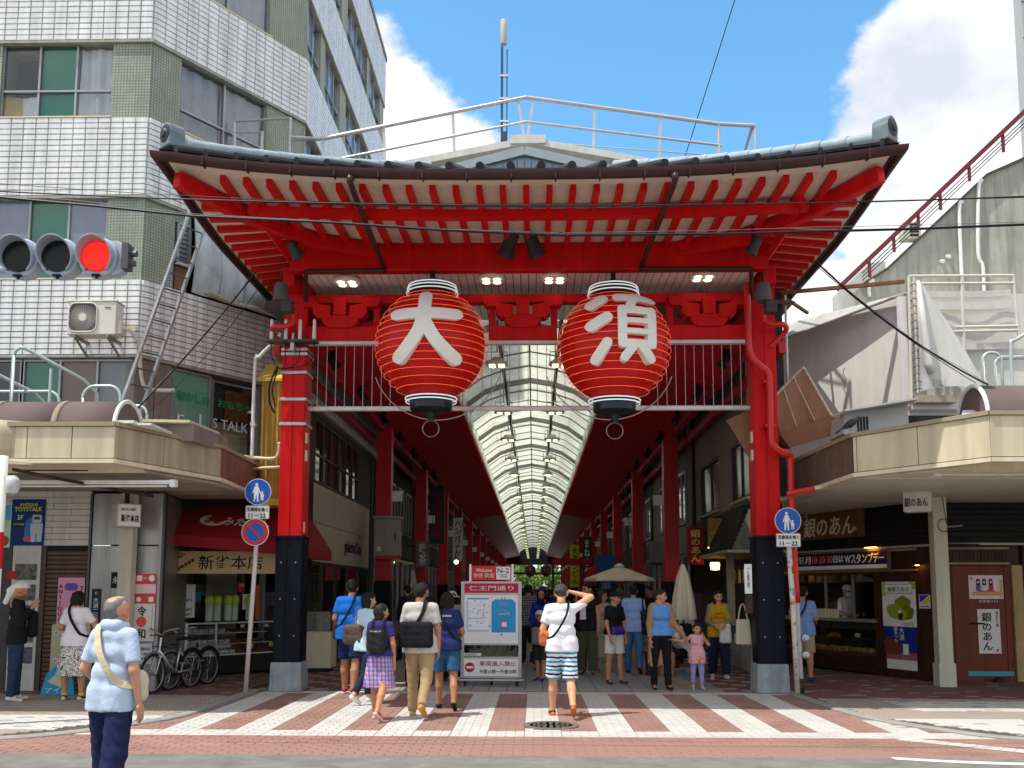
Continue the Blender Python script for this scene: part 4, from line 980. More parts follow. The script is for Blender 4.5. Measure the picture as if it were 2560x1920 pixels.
pier(1,.0,.63,12.5,13.95); pier(1,2.6,CHL,12.5,13.95); window(1,.63,2.6,12.52,13.9,['curtain','curtain'],glass=DUSTY,seed=9); pier(0,0,7.37,12.5,13.95)
for z0, z1 in WB:
    for a, c, k in ((.0,.12,None),(1.3,1.75,'p'),(3.4,4.1,'p'),(6.9,7.3,'p'),(9.2,9.88,'p')):
        pier(2,a,c,z0,z1)
    for a, c, ps in ((.12,1.3,['blue','curtain']),(1.75,3.4,['blue','blue','curtain']),(4.1,6.9,['curtain','blue','curtain','blue']),(7.3,9.2,['blue','curtain'])):
        window(2,a,c,z0+.02,z1-.02,ps,z0+.55,edge=False,seed=int(z0*7+a*3))
# first visible strip above the canopy
o, d, n, L_ = FR[1]
obj('wall_band', MB().prism(plan(.5),(0,0,0),(1,0,0),(0,1,0),(0,0,1),3.1,5.51), DARK, ab)
window(0,u(-10.6),u(-8.62),4.3,5.5,['dark','dark'],seed=3); window(0,u(-8.6),u(-6.7),4.3,5.5,['green','brown','grey'],seed=4)
PINKG = mat('dull_mauve_panel',(.27,.22,.20),.7,var=.08,streak=.2)
obj('lower_panel', MB().fbox(o,d,(0,0,1),n,-.02,.36,3.6,5.5,-.5,-.05), PINKG, ab); obj('lower_panel', MB().fbox(o,d,(0,0,1),n,.385,.7,3.6,5.5,-.5,-.05), PINKG, ab)
w = window(1,.72,1.53,4.2,5.48,['teal'],dep=-.06); w2 = window(1,1.56,2.6,4.0,5.42,[None],dep=-.06)
for (a, c, z0, z1, m, k) in ((1.62,1.9,4.75,5.3,'#40454c',.10),(1.95,2.5,4.75,5.32,'#8a5a35',.12),(1.62,2.5,4.05,4.7,'#b9a98c',.14),(1.75,2.3,4.02,4.5,'#c9bb9b',.09)):
    obj('cardboard', MB().fbox(o,d,(0,0,1),n,a,c,z0,z1,-.06-k,-.05-k), flat(m,.8), w2)
obj('pier', MB().fbox(o,d,(0,0,1),n,2.62,CHL,3.6,5.5,-.5,-.05), PINKG, ab)
GRN = flat('#0f8f68'); 
pt = lambda uu, z, k=.0: o+d*uu+V(0,0,z)+n*k
letters('lettering','懐かしの',pt(1.17,5.02,-.055),d,ZU,.66,.17,GRN,w,bold=.015); letters('lettering','おもちゃ',pt(2.08,5.02,-.055),d,ZU,.78,.16,GRN,w2,bold=.015)
letters('lettering','r  1',pt(1.1,4.66,-.055),d,ZU,.5,.2,WHT,w); letters('lettering','S TALK',pt(2.0,4.64,-.055),d,ZU,.8,.18,WHT,w2)
# second floor of the chamfer: small shutter window, brown panel, grey sheeting, sagging ledge
wv = window(1,.70,.95,7.35,8.1,['blue'],dep=-.05)
b = MB()
for i in range(8): b.fbox(o,d,(0,0,1),n,.74,.91,7.4+i*.085,7.4+i*.085+.012,-.045,-.03)
stuff(obj('louvre_slats', b, mat('dark_louvre',(.06,.07,.09),.5), wv))
obj('brown_panel', MB().fbox(o,d,(0,0,1),n,.70,.95,6.88,7.32,-.2,-.08), BROWNB, ab)
obj('pier', MB().fbox(o,d,(0,0,1),n,.63,.98,8.1,8.34,-.3,-.06), SAGES[1], ab)
SHEETG = mat('blue_grey_sheeting',(.56,.62,.64),.4,var=.2,scale=2.5,streak=.25)
def bulge(a, c): uu = .99+2.5*a; return o+d*uu+V(0,0,6.9+1.42*c)+n*(.0+.12*math.sin(c*math.pi)*(1-.3*c)+.02*math.sin(uu*9+c*4))
sh = obj('grey_sheeting', MB().grid(bulge,36,12), SHEETG, ab, smooth=True)
for uu in (.99,1.55,2.1,2.65): obj('sheet_bar', MB().tube([Vector(bulge((uu-.99)/2.5,c))+n*.012 for c in np.linspace(0,1,7)],.014,6), STEEL, sh)
def ledge(a, c): uu = 1.25+2.3*a; return o+d*uu+V(0,0,6.93-.42*c*a-.05*math.sin(a*9))+n*(.02+.55*c*(.4+.6*a))
lg = obj('sagging_ledge', MB().grid(ledge,20,6), mat('peeling_ledge',(.47,.42,.33),.8,var=.15,dirt=('#8a6a45',.2,7.)), ab, smooth=True); lg.modifiers.new('thick','SOLIDIFY').thickness = .03
# ladder leaning against the chamfer
ld = thing('ladder','long grey aluminium ladder leaning against the tiled chamfered wall','ladder',(-6.5,-.45,4.55))
lt, lb_ = V(-5.75,.35,8.35), V(-6.55,-.40,4.5); side = CH*.19
for s in (-1,1): obj('rail', MB().beam(lb_+side*s, lt+side*s, .035,.075,tuple(n)), STEEL, ld)
for i in range(13):
    p = lb_.lerp(lt,(i+.6)/13.5); obj('rung', MB().cyl(p-side,p+side,.014,8), mat('rung_dark',(.11,.10,.10),.5,.4), ld)
# outdoor unit on the wall
ac = thing('air_conditioner','white outdoor air conditioner unit mounted on the white tiled wall','air conditioner',(-7.20,-.36,5.72))
ACW = mat('ac_white',(.66,.64,.56),.45,var=.05,scale=3)
obj('casing', MB().box((-.40,-.15,.05),(.40,.15,.60)), ACW, ac, local=True, bevel=.015)
obj('lid', MB().box((-.415,-.165,.60),(.415,.165,.625)), ACW, ac, local=True, bevel=.008)
obj('fan_recess', MB().prism(rrect(.44,.46,.1,5,-.14,.335),(0,-.151,0),(1,0,0),(0,0,1),(0,-1,0),0,.004), mat('ac_dark',(.10,.09,.085),.7), ac, local=True)
g = obj('fan_guard', MB().tube([V(x,-.163,z) for x,z in rrect(.46,.48,.11,5,-.14,.335)],.011,6,closed=True), ACW, ac, local=True)
b = MB()
for i in range(36): a = 2*math.pi*i/36; b.cyl((-.14+.06*math.cos(a),-.16,.335+.06*math.sin(a)),(-.14+.215*math.cos(a),-.16,.335+.215*math.sin(a)),.0035,4)
stuff(obj('guard_spokes', b, ACW, ac, local=True)); obj('hub', MB().cyl((-.14,-.155,.335),(-.14,-.172,.335),.065,20), ACW, ac, local=True)
letters('maker_plate','――',(.26,-.151,.50),XU,ZU,.1,.02,mat('plate_grey',(.2,.2,.2),.5),None).parent = ac
for x in (-.27,.27): obj('wall_bracket', MB().box((x-.02,-.16,0),(x+.02,.36,.05)).beam((x,.34,-.2),(x,-.1,0),.03,.03), mat('bracket_grey',(.25,.24,.21),.6,.3), ac, local=True)
obj('valve_cover', MB().box((.40,-.08,.08),(.46,.1,.3)), ACW, ac, local=True, bevel=.01)
obj('pipe_duct', MB().tube(catmull([V(.44,0,.2),V(.58,.1,.15),V(.66,.22,-.05),V(.66,.28,-.4),V(.74,.28,-.72),V(.95,.3,-.78),V(1.2,.42,-.76)],6),.034,8), mat('duct_cream',(.60,.55,.46),.6), ac, local=True, smooth=True)
wb_ = thing('wall_vent','tiny cream wall vent beside the air conditioner','vent',(-6.72,-.03,6.0)); obj('cover', MB().box((-.06,-.04,-.04),(.06,.03,.04)).box((-.07,-.05,-.05),(.07,-.03,-.035)), CREAM2, wb_, local=True)
# yellow sheet box and white conduit beside the gate column
yb = thing('yellow_sheet_enclosure','ochre yellow corrugated sheet enclosure squeezed beside the left gate column','enclosure',(-4.6,1.2,3.2))
YEL = mat('ochre_sheet',(.52,.33,.07),.55,var=.1,streak=.3); b = MB(); vs=[]; 
for i in range(15): x = -4.80+i*.045; dd = .03 if i%2 else 0; vs += [(x,.98-dd,3.2),(x,.98-dd,5.35-(abs(i-14)*.0))]
b.add(vs,[(2*i,2*i+2,2*i+3,2*i+1) for i in range(14)]); obj('corrugated_side', b, YEL, yb); obj('sheet_top', MB().add([(-4.86,.9,5.35),(-4.15,.9,5.35),(-4.15,1.5,5.75),(-4.86,1.5,5.75),(-4.86,.9,5.3),(-4.15,.9,5.3),(-4.15,1.5,5.7),(-4.86,1.5,5.7)],[(0,1,2,3),(7,6,5,4),(0,4,5,1),(1,5,6,2),(2,6,7,3),(3,7,4,0)]), mat('bright_yellow_sheet',(.62,.44,.07),.5), yb)
obj('sheet_back', MB().box((-4.8,1.0,3.2),(-4.15,1.5,5.3)), YEL, yb)
obj('sheet_bottom', MB().box((-4.85,.85,3.1),(-4.15,1.4,3.22)), MATS['bright_yellow_sheet'], yb)
cp = thing('white_conduit','white pipe conduit bending up beside the left gate column','pipe',(-4.8,.7,3.2))
obj('riser', MB().tube(catmull([V(-4.86,.72,3.2),V(-4.86,.72,5.5),V(-4.78,.68,5.68),V(-4.45,.55,5.95),V(-4.36,.5,6.05)],4),.032,8), WHT, cp, smooth=True)
obj('cross_pipe', MB().tube(catmull([V(-5.9,.6,4.0),V(-5.0,.62,3.92),V(-4.5,.6,3.88),V(-4.36,.55,3.95),V(-4.33,.5,4.15)],5),.03,8).tube([V(-4.86,.7,3.72),V(-4.28,.5,3.72)],.03,8), CREAM2, cp, smooth=True)
obj('bracket', MB().cyl((-4.86,.68,4.5),(-4.86,.8,4.5),.045,8), WHT, cp)
# ------------------------------------------------------------ left pavement canopy
cl = thing('left_canopy','cream panelled pavement canopy with tunnel skylight over the left sidewalk','canopy',(-8,-1,3.3))
LP = [V(-16,-3.2,0),V(-5.52,-3.2,0),V(-4.86,-.9,0),V(-4.80,2.2,0)]
LZ = [(3.30,3.84),(3.30,3.84),(3.32,3.88),(3.22,3.80)]
def fascia(P, Z, cut, root, m_of, name='fascia_panel'):
    for i in range(len(P)-1):
        a, c = P[i], P[i+1]; L_ = (c-a).length; d = (c-a)/L_; nn = V(d.y,-d.x,0); k = cut[i]
        for j in range(len(k)-1):
            u0, u1 = k[j]*L_+.006, k[j+1]*L_-.006; f0, f1 = k[j], k[j+1]; z = lambda f, t: Z[i][t]+(Z[i+1][t]-Z[i][t])*f
            vs = []
            for o_ in (-.03,.0):
                for uu, f in ((u0,f0),(u1,f1)): vs += [a+d*uu+nn*o_+V(0,0,z(f,0)+.07), a+d*uu+nn*o_+V(0,0,z(f,1)-.05)]
            obj(name, MB().add(vs,[(0,1,3,2),(4,6,7,5),(0,4,5,1),(2,3,7,6),(1,5,7,3),(0,2,6,4)]), m_of(i,j), root, bevel=.004)
        for zi, (h0,h1,o0) in enumerate(((-.0,.06,.02),(None,None,0))):
            if h0 is None: continue
            vs = []
            for o_ in (-.06,o0):
                for uu, f in ((0,0),(L_,1)): vs += [a+d*uu+nn*o_+V(0,0,z(f,0)-.0), a+d*uu+nn*o_+V(0,0,z(f,0)+.058)]
            obj('lower_trim', MB().add(vs,[(0,1,3,2),(4,6,7,5),(0,4,5,1),(2,3,7,6),(1,5,7,3),(0,2,6,4)]), CREAM2, root)
            vs = []
            for o_ in (-.10,.035):
                for uu, f in ((0,0),(L_,1)): vs += [a+d*uu+nn*o_+V(0,0,z(f,1)-.045), a+d*uu+nn*o_+V(0,0,z(f,1)+.012)]
            obj('top_trim', MB().add(vs,[(0,1,3,2),(4,6,7,5),(0,4,5,1),(2,3,7,6),(1,5,7,3),(0,2,6,4)]), mat('canopy_trim',(.34,.28,.18),.45,var=.06), root)
            vs = []
            for o_ in (-.07,-.05):
                for uu, f in ((0,0),(L_,1)): vs += [a+d*uu+nn*o_+V(0,0,z(f,0)), a+d*uu+nn*o_+V(0,0,z(f,1))]
            obj('fascia_backing', MB().add(vs,[(0,1,3,2),(4,6,7,5),(0,4,5,1),(2,3,7,6),(1,5,7,3),(0,2,6,4)]), BLACK, root)
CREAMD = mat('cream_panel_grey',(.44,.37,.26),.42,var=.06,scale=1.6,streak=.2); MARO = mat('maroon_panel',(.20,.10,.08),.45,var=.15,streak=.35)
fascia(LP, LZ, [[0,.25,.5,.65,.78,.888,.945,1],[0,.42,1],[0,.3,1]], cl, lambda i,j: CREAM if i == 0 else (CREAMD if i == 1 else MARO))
def canopy_slab(P, z0, z1, back, root, m, ms):
    pl = [(p.x,p.y) for p in P]+back
    obj('roof_deck', MB().prism([(x,y) for x,y in pl],(0,0,0),(1,0,0),(0,1,0),(0,0,1),z1-.16,z1-.10), mat('deck',(.12,.10,.09),.8), root)
    return pl
canopy_slab([p+V(-.06 if i else 0,.06,0) for i,p in enumerate(LP)],3.3,3.86,[(-6.4,2.2),(-6.7,.1),(-16,.1)],cl,None,None)
SOFC = mat('canopy_soffit',(.62,.55,.42),.55,var=.06,scale=1.5,streak=.12)
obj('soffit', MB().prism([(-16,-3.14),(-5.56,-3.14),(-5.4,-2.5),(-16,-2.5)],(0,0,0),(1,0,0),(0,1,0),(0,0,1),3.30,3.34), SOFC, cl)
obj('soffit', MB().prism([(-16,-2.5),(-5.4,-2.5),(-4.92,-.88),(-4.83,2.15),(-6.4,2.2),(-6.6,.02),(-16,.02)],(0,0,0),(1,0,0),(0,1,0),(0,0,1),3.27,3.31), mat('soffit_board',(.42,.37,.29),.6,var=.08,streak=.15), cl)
obj('soffit_step', MB().prism([(-16,-2.52),(-5.4,-2.52),(-5.4,-2.48),(-16,-2.48)],(0,0,0),(1,0,0),(0,1,0),(0,0,1),3.26,3.30), CREAM2, cl)
for i in range(22):
    y = -2.4+i*.11; obj('soffit_batten', MB().box((-11,y,3.258),(-5.3 if y < -1.2 else -5.0,y+.012,3.27)), mat('batten',(.28,.24,.18),.7), cl)
# skylight tunnel
SKYL = sheer_mat('brown_polycarbonate',(.30,.23,.22),.45); rc = V(0,-2.60,3.80)
def vault(x0, x1, name, r=.47, m=SKYL):
    b = MB(); n_ = 14; b.grid(lambda a,c: (x0+(x1-x0)*a, rc.y-r*math.cos(math.pi*c), rc.z+r*.92*math.sin(math.pi*c)), 2, n_); o = obj(name, b, m, cl, smooth=True); o.modifiers.new('thick','SOLIDIFY').thickness = .012; return o
xs_ = [-13,-11.4,-9.8,-8.4,-7.3,-6.42,-5.62]
for a, c in zip(xs_, xs_[1:]): vault(a+.01,c-.01,'skylight_sheet')
for x in xs_[:-1]: vault(x-.04,x+.04,'skylight_rib',.482,MATS['batten'])
ea = obj('end_arch', MB().tube([V(-5.60,rc.y-.47*math.cos(math.pi*c),rc.z+.43*math.sin(math.pi*c)) for c in np.linspace(0,1,17)],.03,8), WHT, cl)
obj('end_sheet', MB().poly([V(-5.61,rc.y-.46*math.cos(math.pi*c),rc.z+.42*math.sin(math.pi*c)) for c in np.linspace(0,1,17)]), SKYL, cl)
obj('flashing', MB().box((-5.85,-3.05,3.86),(-5.35,-2.9,3.9)).box((-5.6,-2.95,3.85),(-5.15,-2.2,3.88)), WHT, cl)
obj('duct_housing', MB().prism([(-5.5,-1.9),(-4.95,-1.9),(-4.86,-.6),(-5.5,-.6)],(0,0,0),(1,0,0),(0,1,0),(0,0,1),3.8,4.05), PINKG, cl); obj('housing_lid', MB().prism([(-5.8,-2.1),(-4.98,-2.0),(-4.9,-.9),(-5.8,-.9)],(0,0,0),(1,0,0),(0,1,0),(0,0,1),4.05,4.09), CREAM2, cl)
# railings on the canopy roof
PG = mat('pale_green_tube',(.50,.58,.57),.4,.2,var=.08)
rg = thing('canopy_railing','pale tubular hoop railing on top of the left canopy','railing',(-7,-1.5,3.85))
def hoop(x0, x1, z, y=-1.6, r=.18, root=rg, zb=3.75, m=PG):
    pts = [V(x0,y,zb),V(x0,y,z-r)]+arc((x0+r,y,z-r),r,180,90,(1,0,0),(0,0,1),6)+arc((x1-r,y,z-r),r,90,0,(1,0,0),(0,0,1),6)+[V(x1,y,zb)]
    return obj('rail_hoop', MB().tube(pts,.024,8), m, root, smooth=True)
hoop(-6.75,-6.18,4.68); hoop(-9.5,-7.15,4.62,-1.5)
pts = [V(-7.50,-2.2,3.8),V(-7.5,-2.2,5.0)]+arc((-7.38,-2.2,5.0),.12,180,80,(1,0,0),(0,0,1),5)+[V(-6.85,-1.4,4.82),V(-6.72,-1.2,4.65),V(-6.7,-1.2,3.8)]
obj('rail_hoop', MB().tube(pts,.026,8), PG, rg, smooth=True); obj('rail_hoop', MB().tube([p+V(-.75,0,-.2) for p in pts],.026,8), PG, rg, smooth=True)
obj('rail_bar', MB().tube([V(-9,-1.45,4.42),V(-6.0,-1.4,4.42)]+arc((-6.0,-1.4,4.27),.15,90,0,(1,0,0),(0,0,1),5)+[V(-5.85,-1.4,3.8)],.022,8), PG, rg, smooth=True)
obj('stanchion', MB().tube([V(-7.15,-1.8,3.8),V(-7.15,-1.8,4.9)],.022,8), PG, rg)
# near canopy piece at the frame edge with its curved end
cn = thing('curved_canopy_end','grey-beige curved canopy end at the far left edge of the picture','canopy',(-7,-3.5,3.4))
b = MB(); b.grid(lambda a,c: (-9+2.45*a-.0, -3.35-.0*a+.28*max(0,a-.55)**2*5, 3.30+.56*c-.0+(.06*(1-a))), 16, 3); o_ = obj('curved_fascia', b, CREAMD, cn, smooth=True); o_.modifiers.new('thick','SOLIDIFY').thickness=.04
obj('curved_soffit', MB().prism([(-9,-3.3),(-6.9,-3.3),(-6.6,-3.2),(-9,-3.2)],(0,0,0),(1,0,0),(0,1,0),(0,0,1),3.28,3.32), SOFC, cn)
post_l = thing('canopy_post','slim cream canopy post standing beside the steel wall cladding','post',(-6.56,-.2,0))
obj('shaft', MB().box((-.11,-.1,0),(.11,.1,3.2)), mat('post_cream',(.56,.51,.41),.5,var=.06,streak=.15), post_l, local=True, bevel=.01); obj('base', MB().box((-.13,-.12,0.024),(.13,.12,.35)), MATS['post_cream'], post_l, local=True, bevel=.008)
pe = thing('street_post','white street post at the left picture edge with camera dome and red sticker','post',(-6.62,-3.9,0))
obj('shaft', MB().cyl((0,0,0),(0,0,3.3),.075,16), WHT, pe, local=True, smooth=True)
obj('red_sticker', MB().lathe([(.078,1.9),(.078,2.35)],n=16), flat('#c8202c'), pe, local=True); letters('lettering','OSUCAM',(0,-.082,2.12),ZU,V(-1,0,0),.4,.07,WHT,None).parent = pe
obj('camera_dome', MB().lathe([(.0,-.14),(.06,-.12),(.085,-.05),(.085,.04),(.05,.08),(0,.08)],(.17,-.02,2.95),16), mat('dome_white',(.5,.5,.5),.3), pe, local=True, auto=50); obj('camera_arm', MB().box((.05,-.04,2.98),(.2,.02,3.05)), WHT, pe, local=True)
ft = thing('fluorescent_lamp','long white fluorescent batten under the left canopy soffit','lamp',(-6.2,-2.3,3.1))
obj('batten', MB().box((-2.5,-.04,.02),(1.15,.04,.075)), WHT, ft, local=True, bevel=.006); obj('tube', MB().cyl((-2.4,0,-.005),(1.05,0,-.005),.016,8), mat('unlit_tube',(.7,.7,.66),.3), ft, local=True); obj('end_box', MB().box((1.1,-.055,-.02),(1.18,.055,.08)).box((-1.25,-.05,-.015),(-1.05,.05,.02)), WHT, ft, local=True)
ra = thing('roller_arm','rusty dark roller arm hanging below the left canopy soffit','rod',(-6.1,-2.6,3.2))
obj('rod', MB().tube([V(-6.95,-3.05,3.24),V(-6.6,-2.8,3.17),V(-5.75,-1.3,3.05)],.024,8).tube([V(-6.85,-3.1,3.22),V(-6.0,-2.9,3.24)],.012,6), mat('rusty_rod',(.06,.04,.03),.7,var=.4), ra)
# ------------------------------------------------------------ left ground floor: siding, shutter, steel cladding
gl = thing('left_shop_wall','ground floor wall with pale siding, brown roller shutter and steel cladding','shop wall',(-8,0,0))
SID = mat('pale_siding',(.60,.57,.50),.6,var=.05,streak=.12); xl = -10.5
for i in range(9):
    z0 = 2.36+i*.1; cuts = [xl,-9.2+.35*(i%3),-7.9+.3*(i%2),-7.27]
    for a, c in zip(cuts, cuts[1:]): obj('siding_board', MB().box((a+.003,-.03,z0+.003),(c-.003,.03,z0+.097)), SID, gl, bevel=.004)
obj('wall_core', MB().box((xl,.03,0),(-7.27,.1,3.25)), DARK, gl)
for i in range(30): obj('shutter_slat', MB().box((-7.98,-.0,.03+i*.075),(-7.30,.05,.03+i*.075+.066)), mat('brown_shutter',(.115,.065,.045),.5,var=.12,streak=.2), gl, bevel=.012)
obj('shutter_guide', MB().box((-8.06,-.02,0),(-7.98,.06,2.36)).box((-7.30,-.02,0),(-7.24,.06,2.36)), mat('guide_brown',(.07,.055,.045),.5), gl)
obj('pale_pillar', MB().box((-8.52,-.04,0),(-8.06,.05,2.36)), mat('pale_pillar',(.52,.50,.45),.6,streak=.15), gl); obj('dark_door', MB().box((-9.6,-.02,0),(-8.54,.03,2.36)), mat('charcoal_door',(.06,.055,.055),.5), gl)
for i in range(5): 
    ph = sheet('photo_panel',(-8.29,-.045,1.93-i*.335),XU,ZU,.36,.26,mat('old_photo_%d'%i,(.10,.09,.085),.3,var=.9,scale=14+i),gl); 
sheet('red_arrow',(-8.52,-.05,1.88),XU,ZU,.16,.13,flat('#b3242a'),gl)
for a, c, z0, z1 in ((-7.23,-6.66,0,2.36),(-6.65,-6.07,0,2.36),(-7.23,-6.66,2.37,3.22),(-6.65,-6.07,2.37,3.22)):
    obj('steel_panel', MB().box((a+.004,-.05,z0+.004),(c-.004,.04,z1-.004)), STEELP, gl, bevel=.006)
obj('steel_return', MB().fbox((-6.07,-.05,0),(-.38,2.25,0),(0,0,1),(2.25,.38,0),0,1,0,3.22,-.02,.0), STEELP, gl)
obj('steel_edge', MB().box((-7.27,-.07,0),(-7.235,.0,3.22)).box((-6.07,-.06,0),(-6.03,.05,3.22)), mat('edge_dark',(.09,.085,.08),.4,.6), gl)
# posters and plates on that wall
import itertools
NX = itertools.cycle([.007+.0004*i for i in range(9)])
def poster(loc, w, h, m, label, u_=XU, cat='poster'):
    t = thing('poster', label, cat, loc); q = sheet('sheet',(0,0,0),u_,ZU,w,h,m,None,.006); q.parent = t; return t, lambda s,x,z,ww,hh,mm,**k: setattr(letters('lettering',s,off((0,0,0),u_,ZU,.006,x,z),u_,ZU,ww,hh,mm,None,**k),'parent',t), lambda nm,x,z,ww,hh,mm,r=0,d=None: setattr(sheet(nm,off((0,0,0),u_,ZU,d or next(NX),x,z),u_,ZU,ww,hh,mm,None,.0025,r),'parent',t)
YE = flat('#d8d21c'); BK = flat('#15151a'); WP = flat('#e8e6e0'); RD = flat('#c92d32'); PK = flat('#d98fae')
def shape(t, pts, m, c, u_, d, name='shape'):
    q = obj(name, MB().prism(pts, off(c,u_,ZU,d), u_, ZU, Vector(u_).cross(ZU), 0, .002), m, None); q.parent = t; return q
t, tx, bx = poster((-8.30,-.042,2.74),.56,.76,flat('#12306f'),'blue poster with yellow lettering and a toy robot on the siding')
tx('ANTIQUE',.0,.29,.3,.055,YE,bold=.015); tx('TOYSTALK',.0,.22,.46,.075,YE,bold=.015); tx('2F',-.13,.085,.1,.075,WP); bx('glow',.1,-.12,.3,.42,flat('#3f6fb5'),.14,.0065); bx('small_plate',-.15,-.03,.22,.09,flat('#0d1c38')); tx('TOYSTALK',-.15,-.03,.19,.035,YE)
for nm,(x,z,w_,h_) in dict(robot_head=(.15,.06,.15,.13),robot_body=(.15,-.1,.2,.17),robot_leg=(.10,-.25,.08,.14),robot_foot=(.20,-.25,.08,.14)).items(): bx(nm,x,z,w_,h_,flat('#b9c0cc'),.02,.010)
bx('robot_arm',-.0,-.27,.12,.09,flat('#c9567a'),.03,.012); bx('robot_face',.15,.07,.1,.05,flat('#3a4660'),.01,.013)
t, tx, bx = poster((-8.68,-.042,2.70),.2,.74,flat('#b9d9c4'),'pale green and blue poster cut by the left picture edge')
bx('blue_part',.0,.2,.18,.25,flat('#57b4cf')); tx('ク',.0,-.02,.12,.14,flat('#e0d21f')); bx('brown_part',.0,-.26,.17,.17,flat('#9a5a2a'),.08)
t, tx, bx = poster((-7.53,-.03,1.45),.44,.78,PK,'pink shop poster taped to the brown shutter'); tx('ANTIQUE',-.17,-.02,.07,.6,BK,vertical=True); tx('TOYS',.17,.05,.07,.4,BK,vertical=True); bx('purple_oval',.0,.24,.22,.12,flat('#5a4fb0'),.06); tx('TALK',.0,.22,.16,.05,flat('#c03050'))
t, tx, bx = poster((-7.10,-.055,1.23),.15,.86,flat('#13283f'),'narrow navy vertical address plate on the steel cladding')
tx('大須二丁目',.0,.07,.085,.44,WP,vertical=True); tx('30',.0,-.22,.09,.055,WP); tx('◇',0,.36,.05,.05,WP); bx('white_stamp',0,-.35,.09,.1,flat('#9fb0bc'))
t, tx, bx = poster((-6.79,-.06,1.80),.16,.26,BK,'small black square sign half hidden by the cream post'); tx('永',.0,.0,.1,.11,WP)
t, tx, bx = poster((-6.30,-.06,1.66),.36,.48,flat('#cf4b48'),'red and pink payment notice pasted on the steel cladding')
bx('pink_row',0,.0,.34,.15,flat('#e5c3c6')); bx('white_square',-.1,.17,.09,.09,WP); bx('white_disc',.1,.17,.1,.1,WP,.05); bx('white_square',.1,-.17,.08,.08,WP); bx('white_disc',-.1,-.17,.08,.08,WP,.04); bx('grey_disc',0,.0,.12,.12,flat('#8a8088'),.06); tx('PAY',0,.17,.06,.04,WP)
t, tx, bx = poster((-6.34,-.06,1.12),.42,.60,flat('#d6d3cb'),'white calligraphy notice with red disc on the steel cladding'); tx('令',0,.18,.15,.16,BK,bold=.015); tx('和',0,-.18,.15,.16,BK,bold=.015); bx('red_disc',0,.01,.17,.17,flat('#e0584a'),.085); bx('frame_line',-.17,0,.006,.5,flat('#8a8a86')); bx('frame_line',.17,0,.006,.5,flat('#8a8a86'))
t, tx, bx = poster((-6.36,-.06,.62),.42,.32,flat('#ccd2d8'),'pale blue price notice below the calligraphy notice'); tx('大須名店',.08,.08,.2,.05,BK); tx('営業中のご案内',-.0,-.0,.34,.03,BK); tx('お知らせ',-.12,.11,.12,.03,flat('#3a5a8a')); tx('10:00',-.0,-.08,.3,.04,BK)
# shop sign box hung from the canopy post
bxs = thing('box_sign','cream box sign reading 新雀本店 hung under the left canopy','sign',(-6.50,-.45,2.82),R(42))
obj('case', MB().box((-.19,-.13,-.19),(.19,.13,.19)), mat('sign_case',(.50,.46,.38),.4,.3,var=.06), bxs, local=True, bevel=.02)
obj('face', MB().box((-.17,-.136,-.17),(.17,-.128,.17)), WP, bxs, local=True); obj('hanger', MB().box((-.03,-.03,.19),(.03,.03,.38)), BLACK, bxs, local=True)
letters('lettering','新雀本店',(.01,-.137,-.05),XU,ZU,.28,.12,BK,None,bold=.015).parent = bxs; letters('lettering','みたらし団子',(-.02,-.137,.09),XU,ZU,.24,.045,BK,None).parent = bxs
# ------------------------------------------------------------ dango shop: awning, sign, glass counter
ds = thing('dango_shop','dumpling shop front with deep red awning and lit interior behind glass','shop',(-5.6,2.5,0))
AWN = mat('red_awning',(.27,.012,.018),.8,var=.1,scale=2,bump=.15,bscale=300)
b = MB()
A0,A1 = V(-6.42,.9,2.62),V(-4.2,.9,2.44)
T0,T1,T2 = V(-6.42,2.0,3.30),V(-4.75,2.0,3.28),V(-4.75,4.3,3.28)
A2 = V(-4.2,4.3,2.44)
b.quad(A0,A1,T1,T0); b.quad(A1,A2,T2,T1)
dz = V(0,0,-.20); b.quad(A0+dz,A1+dz,A1,A0); b.quad(A1+dz,A2+dz,A2,A1); b.quad(A2+dz,A2,T2,T2+V(0,0,-1)); b.quad(A0,T0,T0+V(0,0,-.3),A0+dz)
aw = obj('awning', b, AWN, ds); aw.modifiers.new('thick','SOLIDIFY').thickness = .012
obj('awning_frame', MB().tube([A0+dz*.5+V(0,.03,0),A1+dz*.5+V(-.03,.03,0),A2+dz*.5+V(-.03,0,0)],.015,6), STEEL, ds)
au = (A1-A0).normalized(); av = (T0-A0); av = (av-au*av.dot(au)).normalized()
def aw_at(a, c): return A0.lerp(A1,a).lerp(T0.lerp(T1,a),c)
q = obj('oval_patch', MB().prism(circ(.24,28,0,0,.2), aw_at(.36,.42), au, av, au.cross(av), .016, .022), flat('#e0d6c6'), ds)
letters('lettering','大須\n名物',aw_at(.36,.42)+au.cross(av)*.022,au,av,.30,.27,flat('#b02a28'),ds,bold=.015)
letters('lettering','みたらし',aw_at(.66,.40)+au.cross(av)*.016,au,av,.85,.30,flat('#e0d6c6'),ds,bold=.015)
letters('lettering','みたらし',A1.lerp(A2,.3).lerp(T1.lerp(T2,.3),.45)+V(.03,0,.03),(0,1,0),(A1.lerp(T1,1)-A1).normalized(),.9,.28,flat('#c98f86'),ds)
sb_ = obj('shop_sign', MB().box((-6.44,1.38,1.93),(-4.35,1.44,2.33)), mat('tan_sign',(.58,.40,.20),.5,var=.05), ds, bevel=.006)
letters('lettering','新雀本店',(-5.38,1.378,2.13),XU,ZU,1.15,.25,BK,ds,bold=.004); letters('lettering','みたらし\n団子',(-6.27,1.378,2.25),XU,ZU,.16,.09,BK,ds); letters('lettering','きなこ\n団子',(-4.47,1.378,2.02),XU,ZU,.13,.09,BK,ds)
